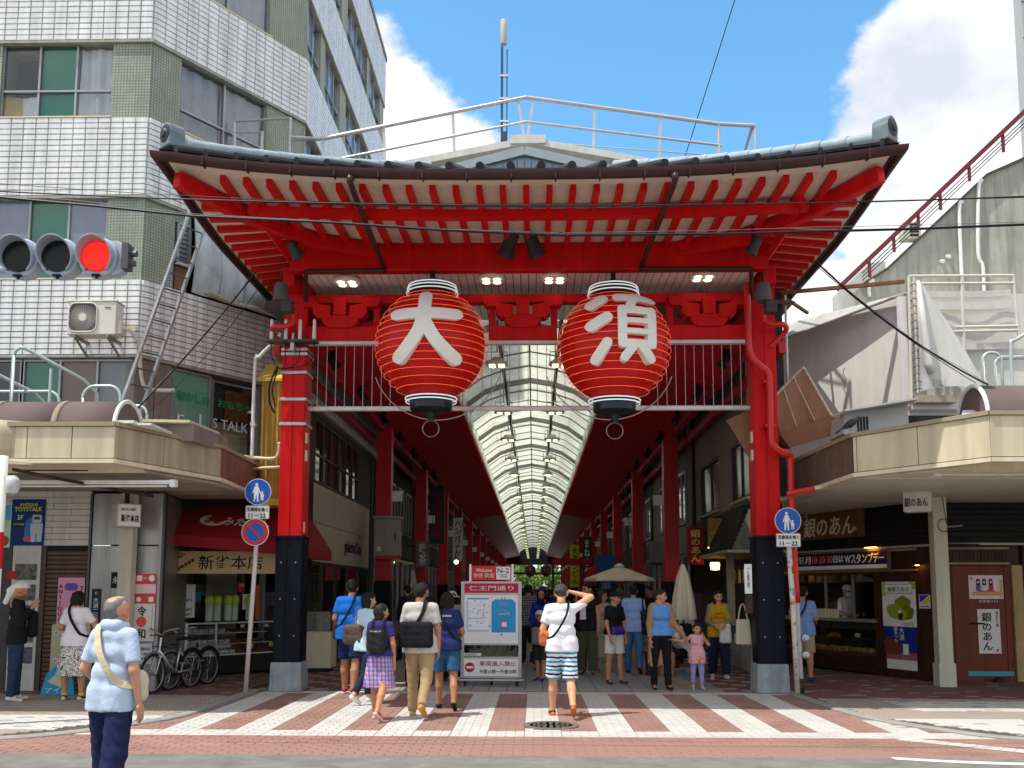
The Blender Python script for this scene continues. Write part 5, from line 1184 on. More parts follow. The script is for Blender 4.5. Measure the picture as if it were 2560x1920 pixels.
for x0, m in ((-6.33,flat('#5a2a18')),(-4.68,flat('#cdb98a'))):
    obj('stick', MB().beam((x0-.03,1.374,1.99),(x0+.33,1.374,2.2),.004,.008,(0,1,0)), flat('#8a6a3a'), ds)
    for i in range(5): obj('painted_dumpling', MB().lathe([(0,0),(.032,0),(.032,.005),(0,.005)],(x0+.03+i*.06,1.379,2.02+i*.036),12,(0,-1,0)), m, ds)
cb, ce = V(-6.42,2.2,0), V(-5.15,3.95,0); cdv = (ce-cb).normalized(); cn_ = V(cdv.y,-cdv.x,0); cL = (ce-cb).length
FB = lambda b,u0,u1,z0,z1,n0,n1: b.fbox(cb,cdv,(0,0,1),cn_,u0,u1,z0,z1,n0,n1)
obj('counter_base', FB(MB(),0,cL,.06,.40,-.7,0), mat('counter_black',(.022,.022,.022),.4,var=.2), ds, bevel=.01)
obj('counter_glass', FB(MB(),.02,cL-.02,.42,1.0,-.012,-.004), SHOWG, ds)
obj('counter_frame', FB(FB(FB(FB(MB(),0,cL,1.0,1.03,-.03,.01),cL-.03,cL,.4,1.0,-.03,.01),0,.03,.4,1.0,-.03,.01),cL*.3,cL*.3+.02,.4,1.0,-.03,.005), mat('frame_silver',(.6,.6,.58),.35,.5), ds)
obj('counter_shelf', FB(FB(FB(MB(),.03,cL-.03,.40,.42,-.65,-.02),.03,cL-.03,.60,.61,-.65,-.2),.03,cL-.03,.80,.81,-.65,-.35), WHT, ds)
obj('counter_top', FB(MB(),0,cL,1.03,1.05,-.65,0), SHOWG, ds)
ricecake = mesh_of('wrapped_rice_cake', MB().add(*(lambda b:(b.v,b.f))(MB().prism(rrect(.1,.075,.025,3),(0,0,0),(1,0,0),(0,0,1),(0,-1,0),-.04,.04))), mat('wrapped_cake',(.52,.53,.54),.35,var=.3,scale=20), True)
dango = mesh_of('dango_stick', MB().tube([V(0,-.12,0),V(0,.12,0)],.007,5).lathe([(0,-.1),(.028,-.085),(.03,-.07),(.028,-.055),(.01,-.047),(.028,-.04),(.03,-.025),(.028,-.01),(.01,-.002),(.028,.005),(.03,.02),(.028,.035),(.01,.043),(.028,.05),(.03,.065),(.02,.08),(0,.085)],(0,0,0),8,(0,1,0)), mat('soy_glaze',(.13,.05,.025),.3,var=.4,scale=14), True)
for lv, (z, n0) in enumerate(((.46,-.1),(.55,-.22),(.65,-.3),(.85,-.45))):
    k = 0; uu = .1
    while uu < cL*.52: o_ = link('wrapped_rice_cake', ricecake, ds); o_.location = cb+cdv*uu+cn_*(n0+rnd.uniform(-.02,.02))+V(0,0,z)-wpos(ds); o_.rotation_euler = (0,0,CHA+rnd.uniform(-.3,.3)); uu += .125
    uu = cL*.54
    while uu < cL-.1: o_ = link('dango_stick', dango, ds); o_.location = cb+cdv*uu+cn_*(n0-.03)+V(0,0,z-.01)-wpos(ds); o_.rotation_euler = (R(18),0,CHA+rnd.uniform(-.25,.25)+R(20)); uu += .075
for uu, z in ((.62,.47),(cL*.66,.5),(cL*.9,.52)): obj('price_tag', FB(MB(),uu,uu+.12,z,z+.09,-.05,-.045), flat('#d6cf3a'), ds)
for uu in (.66,.76,.93): obj('price_tag', FB(MB(),cL*uu,cL*uu+.1,.9,.96,-.3,-.295), WP, ds)
bottle_g = mat('lime_cap',(.42,.58,.04),.4); bot = mesh_of('bottle_body', MB().lathe([(0,0),(.065,0),(.07,.02),(.07,.3),(.06,.32)],n=14), mat('clear_plastic',(.45,.52,.36),.2,var=.2), True); botc = mesh_of('lime_lid', MB().lathe([(0,.30),(.07,.31),(.085,.36),(.085,.42),(.06,.48),(0,.49)],n=14), bottle_g, True)
for k, uu in enumerate((.62,.80,1.05,1.2,1.55)):
    t = thing('drink_dispenser', ['lime lidded drink jar, first from the left on the glass counter','lime lidded drink jar, second from the left on the glass counter','lime lidded drink jar in the middle of the glass counter','lime lidded drink jar, second from the right on the glass counter','lime lidded drink jar, last on the right of the glass counter'][k], 'drink jar', cb+cdv*uu+cn_*-.2+V(0,0,1.05), 0, 'drink jars on the counter'); link('body', bot, t, True); link('lid', botc, t, True)
obj('back_wall', FB(MB(),-.3,cL+.5,0,3.3,-2.2,-2.1), mat('shop_inner',(.34,.32,.22),.8,var=.15), ds); obj('back_counter', FB(MB(),0,cL,0,.9,-1.9,-1.4), mat('inner_steel',(.25,.25,.22),.5), ds)
obj('shop_window', FB(MB(),.0,cL,1.06,1.95,-.62,-.612), SHOWG, ds); obj('window_post', FB(FB(MB(),-.05,.0,.4,3.2,-.66,-.58),cL-.02,cL+.06,0,3.2,-.66,-.56), ALU, ds)
obj('price_board', FB(MB(),.05,.36,1.12,1.75,-.3,-.29), WP, ds)
for i, (s, z) in enumerate((('90円',1.45),('90円',1.27),('90円',1.18))): letters('lettering',s,cb+cdv*.2+cn_*-.288+V(0,0,z),cdv,ZU,.17,.06,BK,ds)
obj('blue_sticker', FB(MB(),.5,.7,1.4,1.6,-.6,-.595), flat('#3d77a6'), ds); obj('red_notice', FB(MB(),cL*.72,cL*.72+.17,1.6,1.8,-.6,-.595), flat('#b5382e'), ds); letters('lettering','大須',cb+cdv*(cL*.72+.085)+cn_*-.594+V(0,0,1.74),cdv,ZU,.12,.06,WP,ds); obj('white_notice', FB(MB(),cL*.78,cL*.78+.2,1.25,1.56,-.6,-.595), WP, ds); obj('orange_banner', FB(MB(),cL*.93,cL*.93+.1,1.05,1.75,-.6,-.595), flat('#c4722a'), ds)
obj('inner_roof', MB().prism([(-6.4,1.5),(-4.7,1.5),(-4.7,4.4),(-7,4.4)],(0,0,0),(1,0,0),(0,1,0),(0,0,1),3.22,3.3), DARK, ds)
obj('corner_post', MB().box((-4.78,4.0,0),(-4.62,4.35,3.9)), DARK, ds)
# ------------------------------------------------------------ left side of the arcade
gs = thing('gallery_shop','dark walled gallery shop with a wide beige sign panel and lit upper windows','shop',(-5.5,8,0))
X = -4.72
obj('sign_panel', MB().box((X-.12,4.42,2.26),(X,11.82,3.1)).box((X-.12,4.42,3.11),(X,11.82,3.95)), mat('beige_sign_panel',(.47,.41,.33),.6,var=.05,streak=.1), gs, bevel=.006)
obj('upper_wall', MB().box((X-.3,4.42,3.96),(X-.06,5.1,6.6)).box((X-.3,10.3,3.96),(X-.06,12.4,6.6)).box((X-.3,5.1,5.42),(X-.06,10.3,5.5)), WALLS[0], gs)
for i in range(11): obj('siding_strip', MB().box((X-.2,4.42,5.52+i*.1),(X-.02,12.1,5.61+i*.1)), mat('siding_brown',(.13,.11,.095),.7,var=.1,streak=.2), gs, bevel=.012)
letters('lettering','galerieOsu',(X+.003,9.4,2.70),V(0,1,0),ZU,2.3,.42,BK,gs,bold=.015)
nw = 6
for i in range(nw):
    ya = 5.1+5.2*i/nw; yb = 5.1+5.2*(i+1)/nw
    f = obj('window', MB().box((X-.16,ya,4.0),(X-.06,ya+.05,5.42)).box((X-.16,yb-.05,4.0),(X-.06,yb,5.42)).box((X-.16,ya+.05,5.37),(X-.06,yb-.05,5.42)).box((X-.16,ya+.05,4.0),(X-.06,yb-.05,4.05)).box((X-.14,ya+.05,4.62),(X-.07,yb-.05,4.66)), mat('bronze_frame',(.07,.06,.05),.5,.4), gs)
    obj('pane', MB().box((X-.115,ya+.05,4.05),(X-.105,yb-.05,5.37)), GLASS if i != 3 else mat('dark_pane_brown',(.05,.03,.025),.2), f)
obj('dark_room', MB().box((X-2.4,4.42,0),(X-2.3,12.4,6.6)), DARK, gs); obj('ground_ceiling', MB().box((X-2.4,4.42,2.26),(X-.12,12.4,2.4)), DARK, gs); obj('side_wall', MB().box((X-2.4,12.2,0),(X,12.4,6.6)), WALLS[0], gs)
for i in range(5):
    ya = 4.5+i*1.48; f = obj('shop_door', MB().box((X-.08,ya,.03),(X-.02,ya+.05,2.26)).box((X-.08,ya+1.42,.03),(X-.02,ya+1.47,2.26)).box((X-.08,ya+.05,2.2),(X-.02,ya+1.42,2.26)).box((X-.08,ya+.05,.03),(X-.02,ya+1.42,.14)), mat('bronze_frame'), gs); obj('glass', MB().box((X-.055,ya+.05,.14),(X-.047,ya+1.42,2.2)), SHOWG, f)
for i in range(9): obj('dress_rack', MB().box((X-.9-.4*(i%3),4.7+i*.78,0),(X-.6-.4*(i%3),5.1+i*.78,1.3+.3*(i%2))), mat('garments%d'%(i%4),[(.04,.04,.05),(.2,.19,.18),(.09,.03,.03),(.12,.11,.09)][i%4],.85,var=.4,scale=9), gs)
cc_ = thing('display_cabinet','pale cream display cabinet with glass top beside the gate column','cabinet',(-4.42,4.2,0))
obj('cabinet_body', MB().box((-.33,-.3,.08),(.33,.3,.8)), CREAM2, cc_, local=True, bevel=.01); obj('plinth', MB().box((-.28,-.25,0),(.28,.25,.08)), BLACK, cc_, local=True); obj('glass_top', MB().box((-.31,-.28,.81),(.31,-.27,1.2)).box((-.31,.27,.81),(.31,.28,1.2)).box((-.31,-.27,.81),(-.30,.27,1.2)).box((.30,-.27,.81),(.31,.27,1.2)).box((-.31,-.28,1.2),(.31,.28,1.21)), SHOWG, cc_, local=True)
pot = thing('potted_shrub','leafy shrub in a terracotta pot in front of the gallery shop','potted plant',(-4.45,7.2,0)); obj('pot', MB().lathe([(0,0),(.16,0),(.24,.4),(.26,.42),(.22,.42),(.2,.38),(0,.38)],n=18), mat('terracotta',(.28,.12,.07),.8), pot, local=True, auto=40)
b = MB(); rr = random.Random(4)
for i in range(380):
    p = V(rr.gauss(0,.2),rr.gauss(0,.2),.75+rr.gauss(0,.22)); a = V(rr.gauss(0,1),rr.gauss(0,1),rr.gauss(0,1)).normalized(); e = a.orthogonal().normalized(); b.mi = rr.choice((1,2,2)); b.quad(p-a*.07,p+e*.035,p+a*.07,p-e*.035)
obj('foliage', b, LEAF, pot, local=True); obj('stem', MB().cyl((0,0,.35),(0,0,.8),.02,6), MATS['bark'], pot, local=True)
eb = thing('electric_box','large grey-green electrical cabinet mounted on the first arcade column','electrical box',(-3.9,10.0,2.55)); obj('cabinet', MB().box((-.34,-.25,0),(.34,.25,.98)), mat('box_green_grey',(.30,.30,.24),.5,var=.06,streak=.15), eb, local=True, bevel=.01); obj('cover', MB().box((-.37,-.28,.98),(.37,.28,1.05)), MATS['box_green_grey'], eb, local=True, bevel=.01); obj('door', MB().box((-.31,-.262,.05),(.31,-.25,.93)), MATS['box_green_grey'], eb, local=True, bevel=.004); obj('handle', MB().box((.22,-.28,.4),(.25,-.262,.6)), BLACK, eb, local=True); obj('meter', MB().box((-.24,-.285,.12),(-.14,-.262,.24)), CREAM2, eb, local=True); obj('bracket', MB().box((-.3,-.2,-.08),(.3,.4,0)), RED2, eb, local=True)
LB = ['dark shop building with shutters just past the gallery shop','brown walled shop building, third on the left of the arcade','grey shop building in the left middle of the arcade','pale shop building deep on the left of the arcade','dark shop building deep on the left before the far third','beige shop building near the far left end','grey-brown shop building at the far left end of the arcade']
yy = [12.6,22,31,41,53,70,92,122]
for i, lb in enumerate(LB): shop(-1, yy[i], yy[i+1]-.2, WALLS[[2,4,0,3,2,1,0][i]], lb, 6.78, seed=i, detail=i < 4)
blade_sign((-4.0,24,4.75),.62,2.4,mat('dark_sign',(.06,.06,.06),.5),'大須大仏通','#' and mat('sign_red',(.30,.03,.03),.5),'tall dark vertical sign with red characters on the left of the arcade',-1)
blade_sign((-3.85,33,4.2),.5,2.2,PAPER,'ハンバーグ',BK,'white vertical sign with black characters on the left of the arcade',-1)
blade_sign((-3.9,18.2,2.9),.45,.9,mat('grey_sign',(.2,.2,.2),.5),'喫茶',WP,'small grey sign below the first arcade columns on the left',-1)
ys_ = thing('spot_lamp','single lit yellow spot lamp on a left arcade sign','lamp',(-3.35,26,2.85)); obj('bulb', MB().lathe([(0,-.1),(.09,-.04),(.1,.04),(0,.1)],n=12), emit_mat('warm_bulb',(1,.8,.25),5), ys_, local=True); obj('arm', MB().box((-.6,-.015,.06),(.05,.015,.09)), BLACK, ys_, local=True)
asn = thing('folding_board','tall pale folding easel board standing by the left arcade shops','easel',(-3.1,9.5,0)); obj('leg', MB().beam((-.25,0,0),(-.05,.05,2.15),.07,.03,(0,1,0)), mat('pale_wood',(.45,.40,.33),.6), asn, local=True); obj('leg', MB().beam((.3,0,0),(-.05,.05,2.15),.07,.03,(0,1,0)), MATS['pale_wood'], asn, local=True); obj('board', MB().box((-.2,.0,.5),(.2,.03,1.2)), mat('board_dark',(.05,.05,.05),.6), asn, local=True)
# ------------------------------------------------------------ right side of the arcade
gr_ = thing('sweets_shop_wing','beige upper wall with two windows over a dark boarded pent roof along the arcade','shop',(5.3,8,0))
X = 4.52
obj('upper_wall', MB().box((X,4.6,4.93),(X+.4,12.3,6.7)).box((X,4.6,3.5),(X+.4,12.3,3.62)).box((X,6.36,3.62),(X+.4,7.75,4.93)).box((X,10.5,3.62),(X+.4,12.3,4.93)), WALLS[1], gr_)
for a, c in ((4.6,6.36),(7.75,10.5)):
    w = obj('window', MB().box((X+.03,a,3.62),(X+.12,a+.05,4.93)).box((X+.03,c-.05,3.62),(X+.12,c,4.93)).box((X+.03,a+.05,4.88),(X+.12,c-.05,4.93)).box((X+.03,a+.05,3.62),(X+.12,c-.05,3.68)).box((X+.05,(a+c)/2-.03,3.68),(X+.11,(a+c)/2+.03,4.88)), mat('bronze_frame'), gr_)
    obj('pane', MB().box((X+.08,a+.05,3.68),(X+.09,c-.05,4.88)), mat('grey_pane',(.10,.10,.095),.15,spec=.8), w); obj('sill', MB().box((X-.05,a-.05,3.56),(X+.1,c+.05,3.62)), CREAMD, w)
obj('rain_pipe', MB().cyl((X-.05,11.2,2.4),(X-.05,11.2,6.7),.05,10), BLACK, gr_)
for i in range(10):
    z = 2.50+i*.095; obj('pent_board', MB().box((X-.42+i*.042,4.7,z),(X-.36+i*.042+.02,9.6,z+.088)), WOODB, gr_, bevel=.006)
obj('pent_soffit', MB().box((X-.46,4.65,2.44),(X+.9,9.65,2.5)), mat('eave_timber',(.36,.30,.23),.7), gr_)
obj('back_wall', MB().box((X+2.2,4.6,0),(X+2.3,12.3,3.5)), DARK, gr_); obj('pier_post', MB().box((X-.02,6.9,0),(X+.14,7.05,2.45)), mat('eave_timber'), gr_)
obj('inner_wall', MB().box((X+.9,8.2,0),(X+1.0,12.3,2.45)), mat('inner_dark',(.05,.045,.04),.8), gr_); obj('counter', MB().box((X+.05,7.2,0),(X+.5,9.2,.95)), mat('grey_counter',(.22,.22,.21),.6), gr_)
AMB = emit_mat('warm_lantern_glass',(1,.55,.15),4.0)
for p, lb in (((4.42,8.0,2.25),'lit amber porch lantern under the dark pent roof'),((4.35,8.8,2.78),'small lit amber bulb on the hanging sign bracket')):
    t = thing('porch_lamp', lb, 'lamp', p); obj('glass', MB().lathe([(0,-.11),(.1,-.1),(.12,.03),(.1,.09),(0,.1)] if 'porch' in lb else [(0,-.05),(.055,0),(0,.05)],n=12), AMB, t, local=True); obj('cap', MB().lathe([(.13,.08),(.04,.16),(0,.17)] if 'porch' in lb else [(.06,.04),(0,.09)],n=12), BLACK, t, local=True)
bl_ = thing('interior_lamp','warm lit pendant shade inside the sweets shop opening','lamp',(4.95,6.2,2.18)); obj('shade', MB().lathe([(.3,0),(.12,.1),(0,.11)],n=16), mat('shade_dark',(.05,.04,.03),.5), bl_, local=True); obj('bulb', MB().lathe([(0,-.02),(.2,.0),(.1,.06)],n=14), emit_mat('warm_lamp_disc',(1,.65,.2),4), bl_, local=True); obj('cord', MB().cyl((0,0,.1),(0,0,.28),.008,6), BLACK, bl_, local=True)
for i in range(9):
    t = thing('hanging_snack', ['pale packet clipped on the lit line inside the sweets shop','bottle shaped packet on the lit line inside the sweets shop'][i%2], 'packet', (4.75+.05*(i%2),5.35+i*.24,1.98), 0, 'packets hanging in the sweets shop'); obj('packet', MB().box((-.02,-.07,-.16),(.02,.07,.14)), flat(['#d9c58a','#a7b08a'][i%2]), t, local=True, bevel=.012); obj('clip', MB().box((-.012,-.02,.14),(.012,.02,.2)), BLACK, t, local=True)
rs = blade_sign((3.98,8.2,2.74),.40,.92,flat('#8c1420'),'銀のあん',flat('#d8c56a'),'red vertical hanging sign with gold characters under the arcade',1)
ws = thing('wooden_sign','tilted brown wooden sign board lit from below','sign',(4.35,7.2,3.0),R(-40)); obj('board', MB().prism([(-.25,-.32),(.25,-.28),(.2,.34),(-.22,.36)],(0,0,0),XU,ZU,(0,-1,0),0,.05), mat('lit_wood',(.30,.16,.06),.6,var=.2), ws, local=True, bevel=.006); letters('lettering','銀のあん',(0,-.052,0),XU,ZU,.3,.1,flat('#caa24a'),None).parent = ws; obj('arm', MB().box((-.5,.03,.34),(.3,.06,.38)), BLACK, ws, local=True); obj('strip_lamp', MB().box((-.2,-.12,-.36),(.2,-.08,-.33)), AMB, ws, local=True)
LB = ['grey shop building just past the sweets shop','dark shop building, third on the right of the arcade','brown shop building in the right middle of the arcade','pale grey shop building deep on the right of the arcade','dark shop building deep on the right before the far third','beige shop building near the far right end','grey-brown shop building at the far right end of the arcade']
yy = [12.4,21,31,42,54,71,93,122]
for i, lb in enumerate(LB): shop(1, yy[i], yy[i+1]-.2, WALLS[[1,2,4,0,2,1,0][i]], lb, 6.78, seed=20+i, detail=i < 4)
blade_sign((3.0,25,2.75),.85,.75,flat('#1e5fa0'),'',None,'upper of two square blue signs in the arcade',1); blade_sign((3.02,25,1.98+.02),.8,.72,flat('#123f7a'),'食事',flat('#7da0c8'),'lower of two square blue signs in the arcade',1)
rd_ = thing('round_red_sign','round red disc sign beside the blue signs','sign',(2.45,24.6,2.3)); obj('disc', MB().lathe([(0,-.04),(.28,-.04),(.3,0),(.28,.04),(0,.04)],n=28,ax=(0,1,0)), flat('#c02018'), rd_, local=True); obj('arm', MB().box((.28,-.02,-.02),(.9,.02,.02)), BLACK, rd_, local=True)
blade_sign((2.1,38,3.2),2.2,.35,flat('#a01818'),'',None,'horizontal red sign above the arcade on the right',1)
blade_sign((3.3,62,3.6),.75,3.4,flat('#cfc94a'),'大須うどん',BK,'tall yellow vertical sign with black characters far down the arcade',1)
blade_sign((3.35,45,3.7),.55,2.6,mat('sign_dark_green',(.03,.06,.05),.5),'まねきや',WP,'dark vertical sign with white characters right of the yellow sign',1)
fu = thing('wall_fan_unit','grey air handling unit on the right arcade shop wall','air conditioner',(4.1,16.5,2.55)); obj('casing', MB().box((-.3,-.5,0),(.3,.5,.7)), mat('unit_grey',(.24,.24,.22),.6), fu, local=True, bevel=.015); obj('grille', MB().box((-.32,-.4,.1),(-.3,.4,.6)), BLACK, fu, local=True); obj('bracket', MB().box((-.28,-.4,-.05),(.5,.4,0)), BLACK, fu, local=True)
# parasols and low cafe furniture
PAR = mat('cream_parasol',(.74,.65,.49),.85,var=.05,bump=.1,bscale=200)
po = thing('open_parasol','open cream parasol among the crowd inside the arcade','parasol',(2.0,7,0))
b = MB(); n_ = 8; ap = V(0,0,2.22)
for k in range(n_):
    a0, a1 = 2*math.pi*k/n_, 2*math.pi*(k+1)/n_; p0, p1 = V(.82*math.cos(a0),.82*math.sin(a0),1.92), V(.82*math.cos(a1),.82*math.sin(a1),1.92); m_ = (p0+p1)/2*.97+V(0,0,.06)
    b.add([ap,p0,m_,p1,p0-V(0,0,.06),m_-V(0,0,.05),p1-V(0,0,.06)],[(0,1,2),(0,2,3),(1,4,5,2),(2,5,6,3)])
o_ = obj('canopy', b, PAR, po, local=True, smooth=False); o_.modifiers.new('thick','SOLIDIFY').thickness=.004
obj('pole', MB().cyl((0,0,0),(0,0,2.25),.022,10), mat('pole_wood',(.2,.13,.08),.6), po, local=True); obj('vent_cap', MB().lathe([(.14,2.2),(.05,2.27),(0,2.28)],n=12), PAR, po, local=True); obj('base', MB().lathe([(0,0),(.25,0),(.25,.06),(.05,.1),(0,.1)],n=18), CONC, po, local=True)
for k in range(n_): a0 = 2*math.pi*k/n_; obj('rib', MB().cyl((0,0,1.75),(.5*math.cos(a0),.5*math.sin(a0),2.05),.008,5), MATS['pole_wood'], po, local=True)
pc = thing('closed_parasol','folded cream parasol standing upright beside the right column','parasol',(3.05,4.2,0))
prof_ = [(.04,2.18),(.06,2.12),(.10,2.0),(.12,1.95),(.125,1.93),(.19,1.5),(.235,1.08),(.22,1.06)]; b = MB(); n_ = 40; vs=[]
for r, z in prof_:
    for k in range(n_): a = 2*math.pi*k/n_; q = r*(1+.16*math.cos(a*8)*(min(1,(2.2-z)*1.4))); vs.append((q*math.cos(a),q*math.sin(a),z))
b.add(vs,[(i*n_+k,i*n_+(k+1)%n_,(i+1)*n_+(k+1)%n_,(i+1)*n_+k) for i in range(len(prof_)-1) for k in range(n_)]+[tuple(range(n_))]); obj('folded_canopy', b, PAR, pc, local=True, smooth=True); obj('pole', MB().cyl((0,0,0),(0,0,2.2),.022,10), MATS['pole_wood'], pc, local=True); obj('base', MB().lathe([(0,0),(.25,0),(.25,.06),(.05,.1),(0,.1)],n=18), CONC, pc, local=True)
for i, (x, y) in enumerate(((2.75,3.6),(3.45,4.6))):
    t = thing('cafe_bench', ['dark wooden cafe bench behind the small child','dark wooden cafe bench behind the folded parasol'][i], 'bench', (x,y,0)); obj('seat', MB().box((-.6,-.2,.40),(.6,.2,.45)), WOOD, t, local=True, bevel=.008)
    for sx in (-.5,.5): obj('leg', MB().box((sx-.04,-.16,0),(sx+.04,.16,.4)), WOOD, t, local=True)
fn = thing('low_fence','pale grey low fence with paper slips outside the sweets shop','fence',(4.3,4.9,0))
obj('panel', MB().box((-.05,-1.4,.05),(.0,1.4,.62)), mat('pale_fence',(.36,.35,.33),.7,streak=.2), fn, local=True); obj('top_rail', MB().box((-.06,-1.42,.62),(.02,1.42,.9)), mat('rail_dark',(.06,.08,.12),.6), fn, local=True)
for i in range(6): obj('paper_slip', MB().box((-.065,-1.2+i*.4,.55),(-.06,-1.05+i*.4,.75)), WP, fn, local=True)

nt_ = thing('column_notice','white paper notice over a brown plate on the inner side of the right gate column','notice',(3.55,.28,1.5)); obj('paper', MB().box((-.10,-.012,.1),(.02,0,.58)), WP, nt_, local=True); letters('lettering','ご案内',(-.04,-.0125,.36),XU,ZU,.04,.34,BK,None,vertical=True).parent = nt_; obj('brown_plate', MB().box((-.10,-.012,-.22),(.02,0,.08)), WOOD, nt_, local=True)
tt_ = thing('hanging_tote','cream cloth tote bag hanging by its handles near the right gate column','bag',(3.52,.80,.75)); obj('hook', MB().tube([V(.13,-.25,.66),V(.02,0,.66),V(-.03,0,.67)],.008,6), STEEL, tt_, local=True); obj('bag_body', MB().add([(-.13,-.05,0),(.13,-.05,0),(.13,.05,0),(-.13,.05,0),(-.11,-.03,.42),(.11,-.03,.42),(.11,.03,.42),(-.11,.03,.42)],[(0,3,2,1),(4,5,6,7),(0,1,5,4),(1,2,6,5),(2,3,7,6),(3,0,4,7)]), mat('tote_canvas',(.60,.52,.40),.85,var=.08), tt_, local=True, bevel=.02); obj('handle', MB().tube(catmull([V(-.08,0,.4),V(-.04,0,.62),V(.02,0,.66),V(.08,0,.4)],5),.012,6), MATS['tote_canvas'], tt_, local=True)

for k in range(7):
    for s in (-1,1): spot((AC+s*3.72,2.2+k*3.1,5.98),(-s*.5,-.2,-.8),('small black spot lamp under the left red ceiling edge','small black spot lamp under the right red ceiling edge')[s>0],'arcade edge spot lamps')
# ------------------------------------------------------------ right corner building
STUC = mat('white_stucco',(.68,.66,.61),.85,var=.07,scale=1.2,bump=.3,bscale=90,streak=.09,dirt=('#9a9588',.12,1.1))
rb = thing('stucco_building','weathered white stucco corner building with a sloping grey roof edge','building',(8,5,4))
U0, U1, U2 = V(6.75,1.5,0), V(5.1,3.8,0), V(4.60,4.55,0)
pl = [(14,1.5),(6.75,1.5),(5.1,3.8),(4.6,4.55),(4.6,4.6),(14,12)]
obj('wall', MB().prism(pl,(0,0,0),(1,0,0),(0,1,0),(0,0,1),3.5,7.0), STUC, rb)
ud = (U1-U0).normalized(); un = V(ud.y,-ud.x,0)*-1
if un.dot(V(-1,-1,0)) < 0: un = -un
def eav(a, c):                                              # grey roof edge curving out over the chamfer
    s = -0.1+3.0*a; p = U0+ud*s+un*(.08+.35*c*(.3+a)); return (p.x,p.y,7.0-.42*a+.30*(1-c)*a*1.6-.02*c)
e_ = obj('roof_edge', MB().grid(eav,24,6), mat('grey_roof_edge',(.42,.41,.38),.7,var=.08,streak=.15), rb, smooth=True); e_.modifiers.new('thick','SOLIDIFY').thickness=.05
obj('rusty_beam', MB().beam((4.3,1.5,7.02),(6.72,1.45,7.22),.07,.06), mat('rust',(.20,.09,.045),.85,var=.35,scale=8), rb)
obj('rusty_beam', MB().beam((4.3,1.9,7.35),(5.3,2.6,6.98),.05,.05), MATS['rust'], rb)
obj('plinth_ledge', MB().box((6.7,1.3,4.85),(14,1.5,4.93)), WHT, rb)
for k, (a, z0, z1) in enumerate(((1.35,5.9,4.95),)):
    pts = [U0+ud*(a+.04*math.sin(i*2.1+k))+un*.006+V(0,0,z0+(z1-z0)*i/9) for i in range(10)]
    obj('wall_crack', MB().tube(pts,.005,4), mat('crack_dark',(.2,.19,.17),.9), rb)
obj('corner_post', MB().box((6.55,1.30,5.0),(6.68,1.42,6.9)), WHT, rb)
bp = thing('dark_downpipe','dark square downpipe standing behind the right gate column','pipe',(4.33,1.2,3)); obj('pipe', MB().box((4.25,1.14,3.3),(4.42,1.3,6.95)), mat('pipe_dark',(.022,.018,.02),.5), bp); obj('thin_pipe', MB().cyl((4.50,1.2,3.4),(4.50,1.2,6.9),.022,8), WHT, bp); obj('clip', MB().box((4.1,1.1,5.18),(4.45,1.2,5.24)), MATS['rust'], bp)
# billboard frame with torn white tarpaulin
bf = thing('billboard_frame','rusty white tube billboard frame with a torn tarpaulin on the stucco wall','billboard',(7.6,1.2,5.1))
FRM = mat('rusty_white_tube',(.66,.63,.55),.5,var=.06,dirt=('#8a4a1e',.24,6.))
for p, q in (((6.71,7.24),(8.56,7.24)),((6.71,7.24),(6.66,5.0)),((8.55,7.24),(8.60,5.9)),((7.64,7.24),(7.62,5.6)),((7.45,6.22),(8.58,6.24)),((7.47,6.30),(8.58,6.32)),((6.75,7.10),(8.54,7.10))):
    obj('frame_tube', MB().cyl((p[0],1.2,p[1]),(q[0],1.2,q[1]),.028,8), FRM, bf)
obj('frame_tube', MB().cyl((6.78,1.16,7.2),(6.76,1.16,5.1),.02,8), FRM, bf)
TARP = mat('white_tarpaulin',(.66,.65,.61),.6,var=.05,scale=3,streak=.1)
def tarp(a, c):                                             # triangle hanging from the upper left corner
    L_ = V(6.80,1.13,7.15).lerp(V(6.78,1.13,5.12),c); R_ = V(6.86,1.13,7.15).lerp(V(7.98,1.13,5.22),c**1.05); p = L_.lerp(R_,a)
    return (p.x, 1.12-.05*math.sin(a*7+c*3)*c-.07*math.sin(a*3.0)*c-.015*math.sin(a*19+c*5)*c, p.z+.05*math.sin(a*5)*c)
t_ = obj('torn_tarpaulin', MB().grid(tarp,36,36), TARP, bf, smooth=True)
obj('rolled_edge', MB().tube([V(6.82,1.08,7.1),V(6.88,1.06,6.3),V(6.92,1.05,5.6),V(6.98,1.04,5.45)],[.03,.06,.075,.07],10), TARP, bf, smooth=True)
for i in range(15): obj('lacing', MB().tube([V(6.70,1.17,5.15+i*.135),V(6.74,1.10,5.18+i*.135),V(6.82,1.12,5.17+i*.135)],.006,4), WIRE, bf)
def back(z0, z1, sag_): return lambda a,c: (6.85+1.75*a,1.40+.02*math.sin(a*9),z0+(z1-z0)*c-sag_*math.sin(a*3.1))
for z0, z1 in ((6.95,7.06),(6.72,6.86),(5.98,6.1)): obj('torn_strip', MB().grid(back(z0,z1,.04),16,2), TARP, bf, smooth=True)
letters('lettering','PALETTE',(7.32,1.10,5.28),XU,ZU,.6,.14,mat('faint_grey',(.5,.5,.5),.7),bf)
obj('timber_foot', MB().box((6.7,1.1,4.93),(7.4,1.3,5.06)), mat('old_timber',(.38,.33,.26),.8,var=.2), bf)
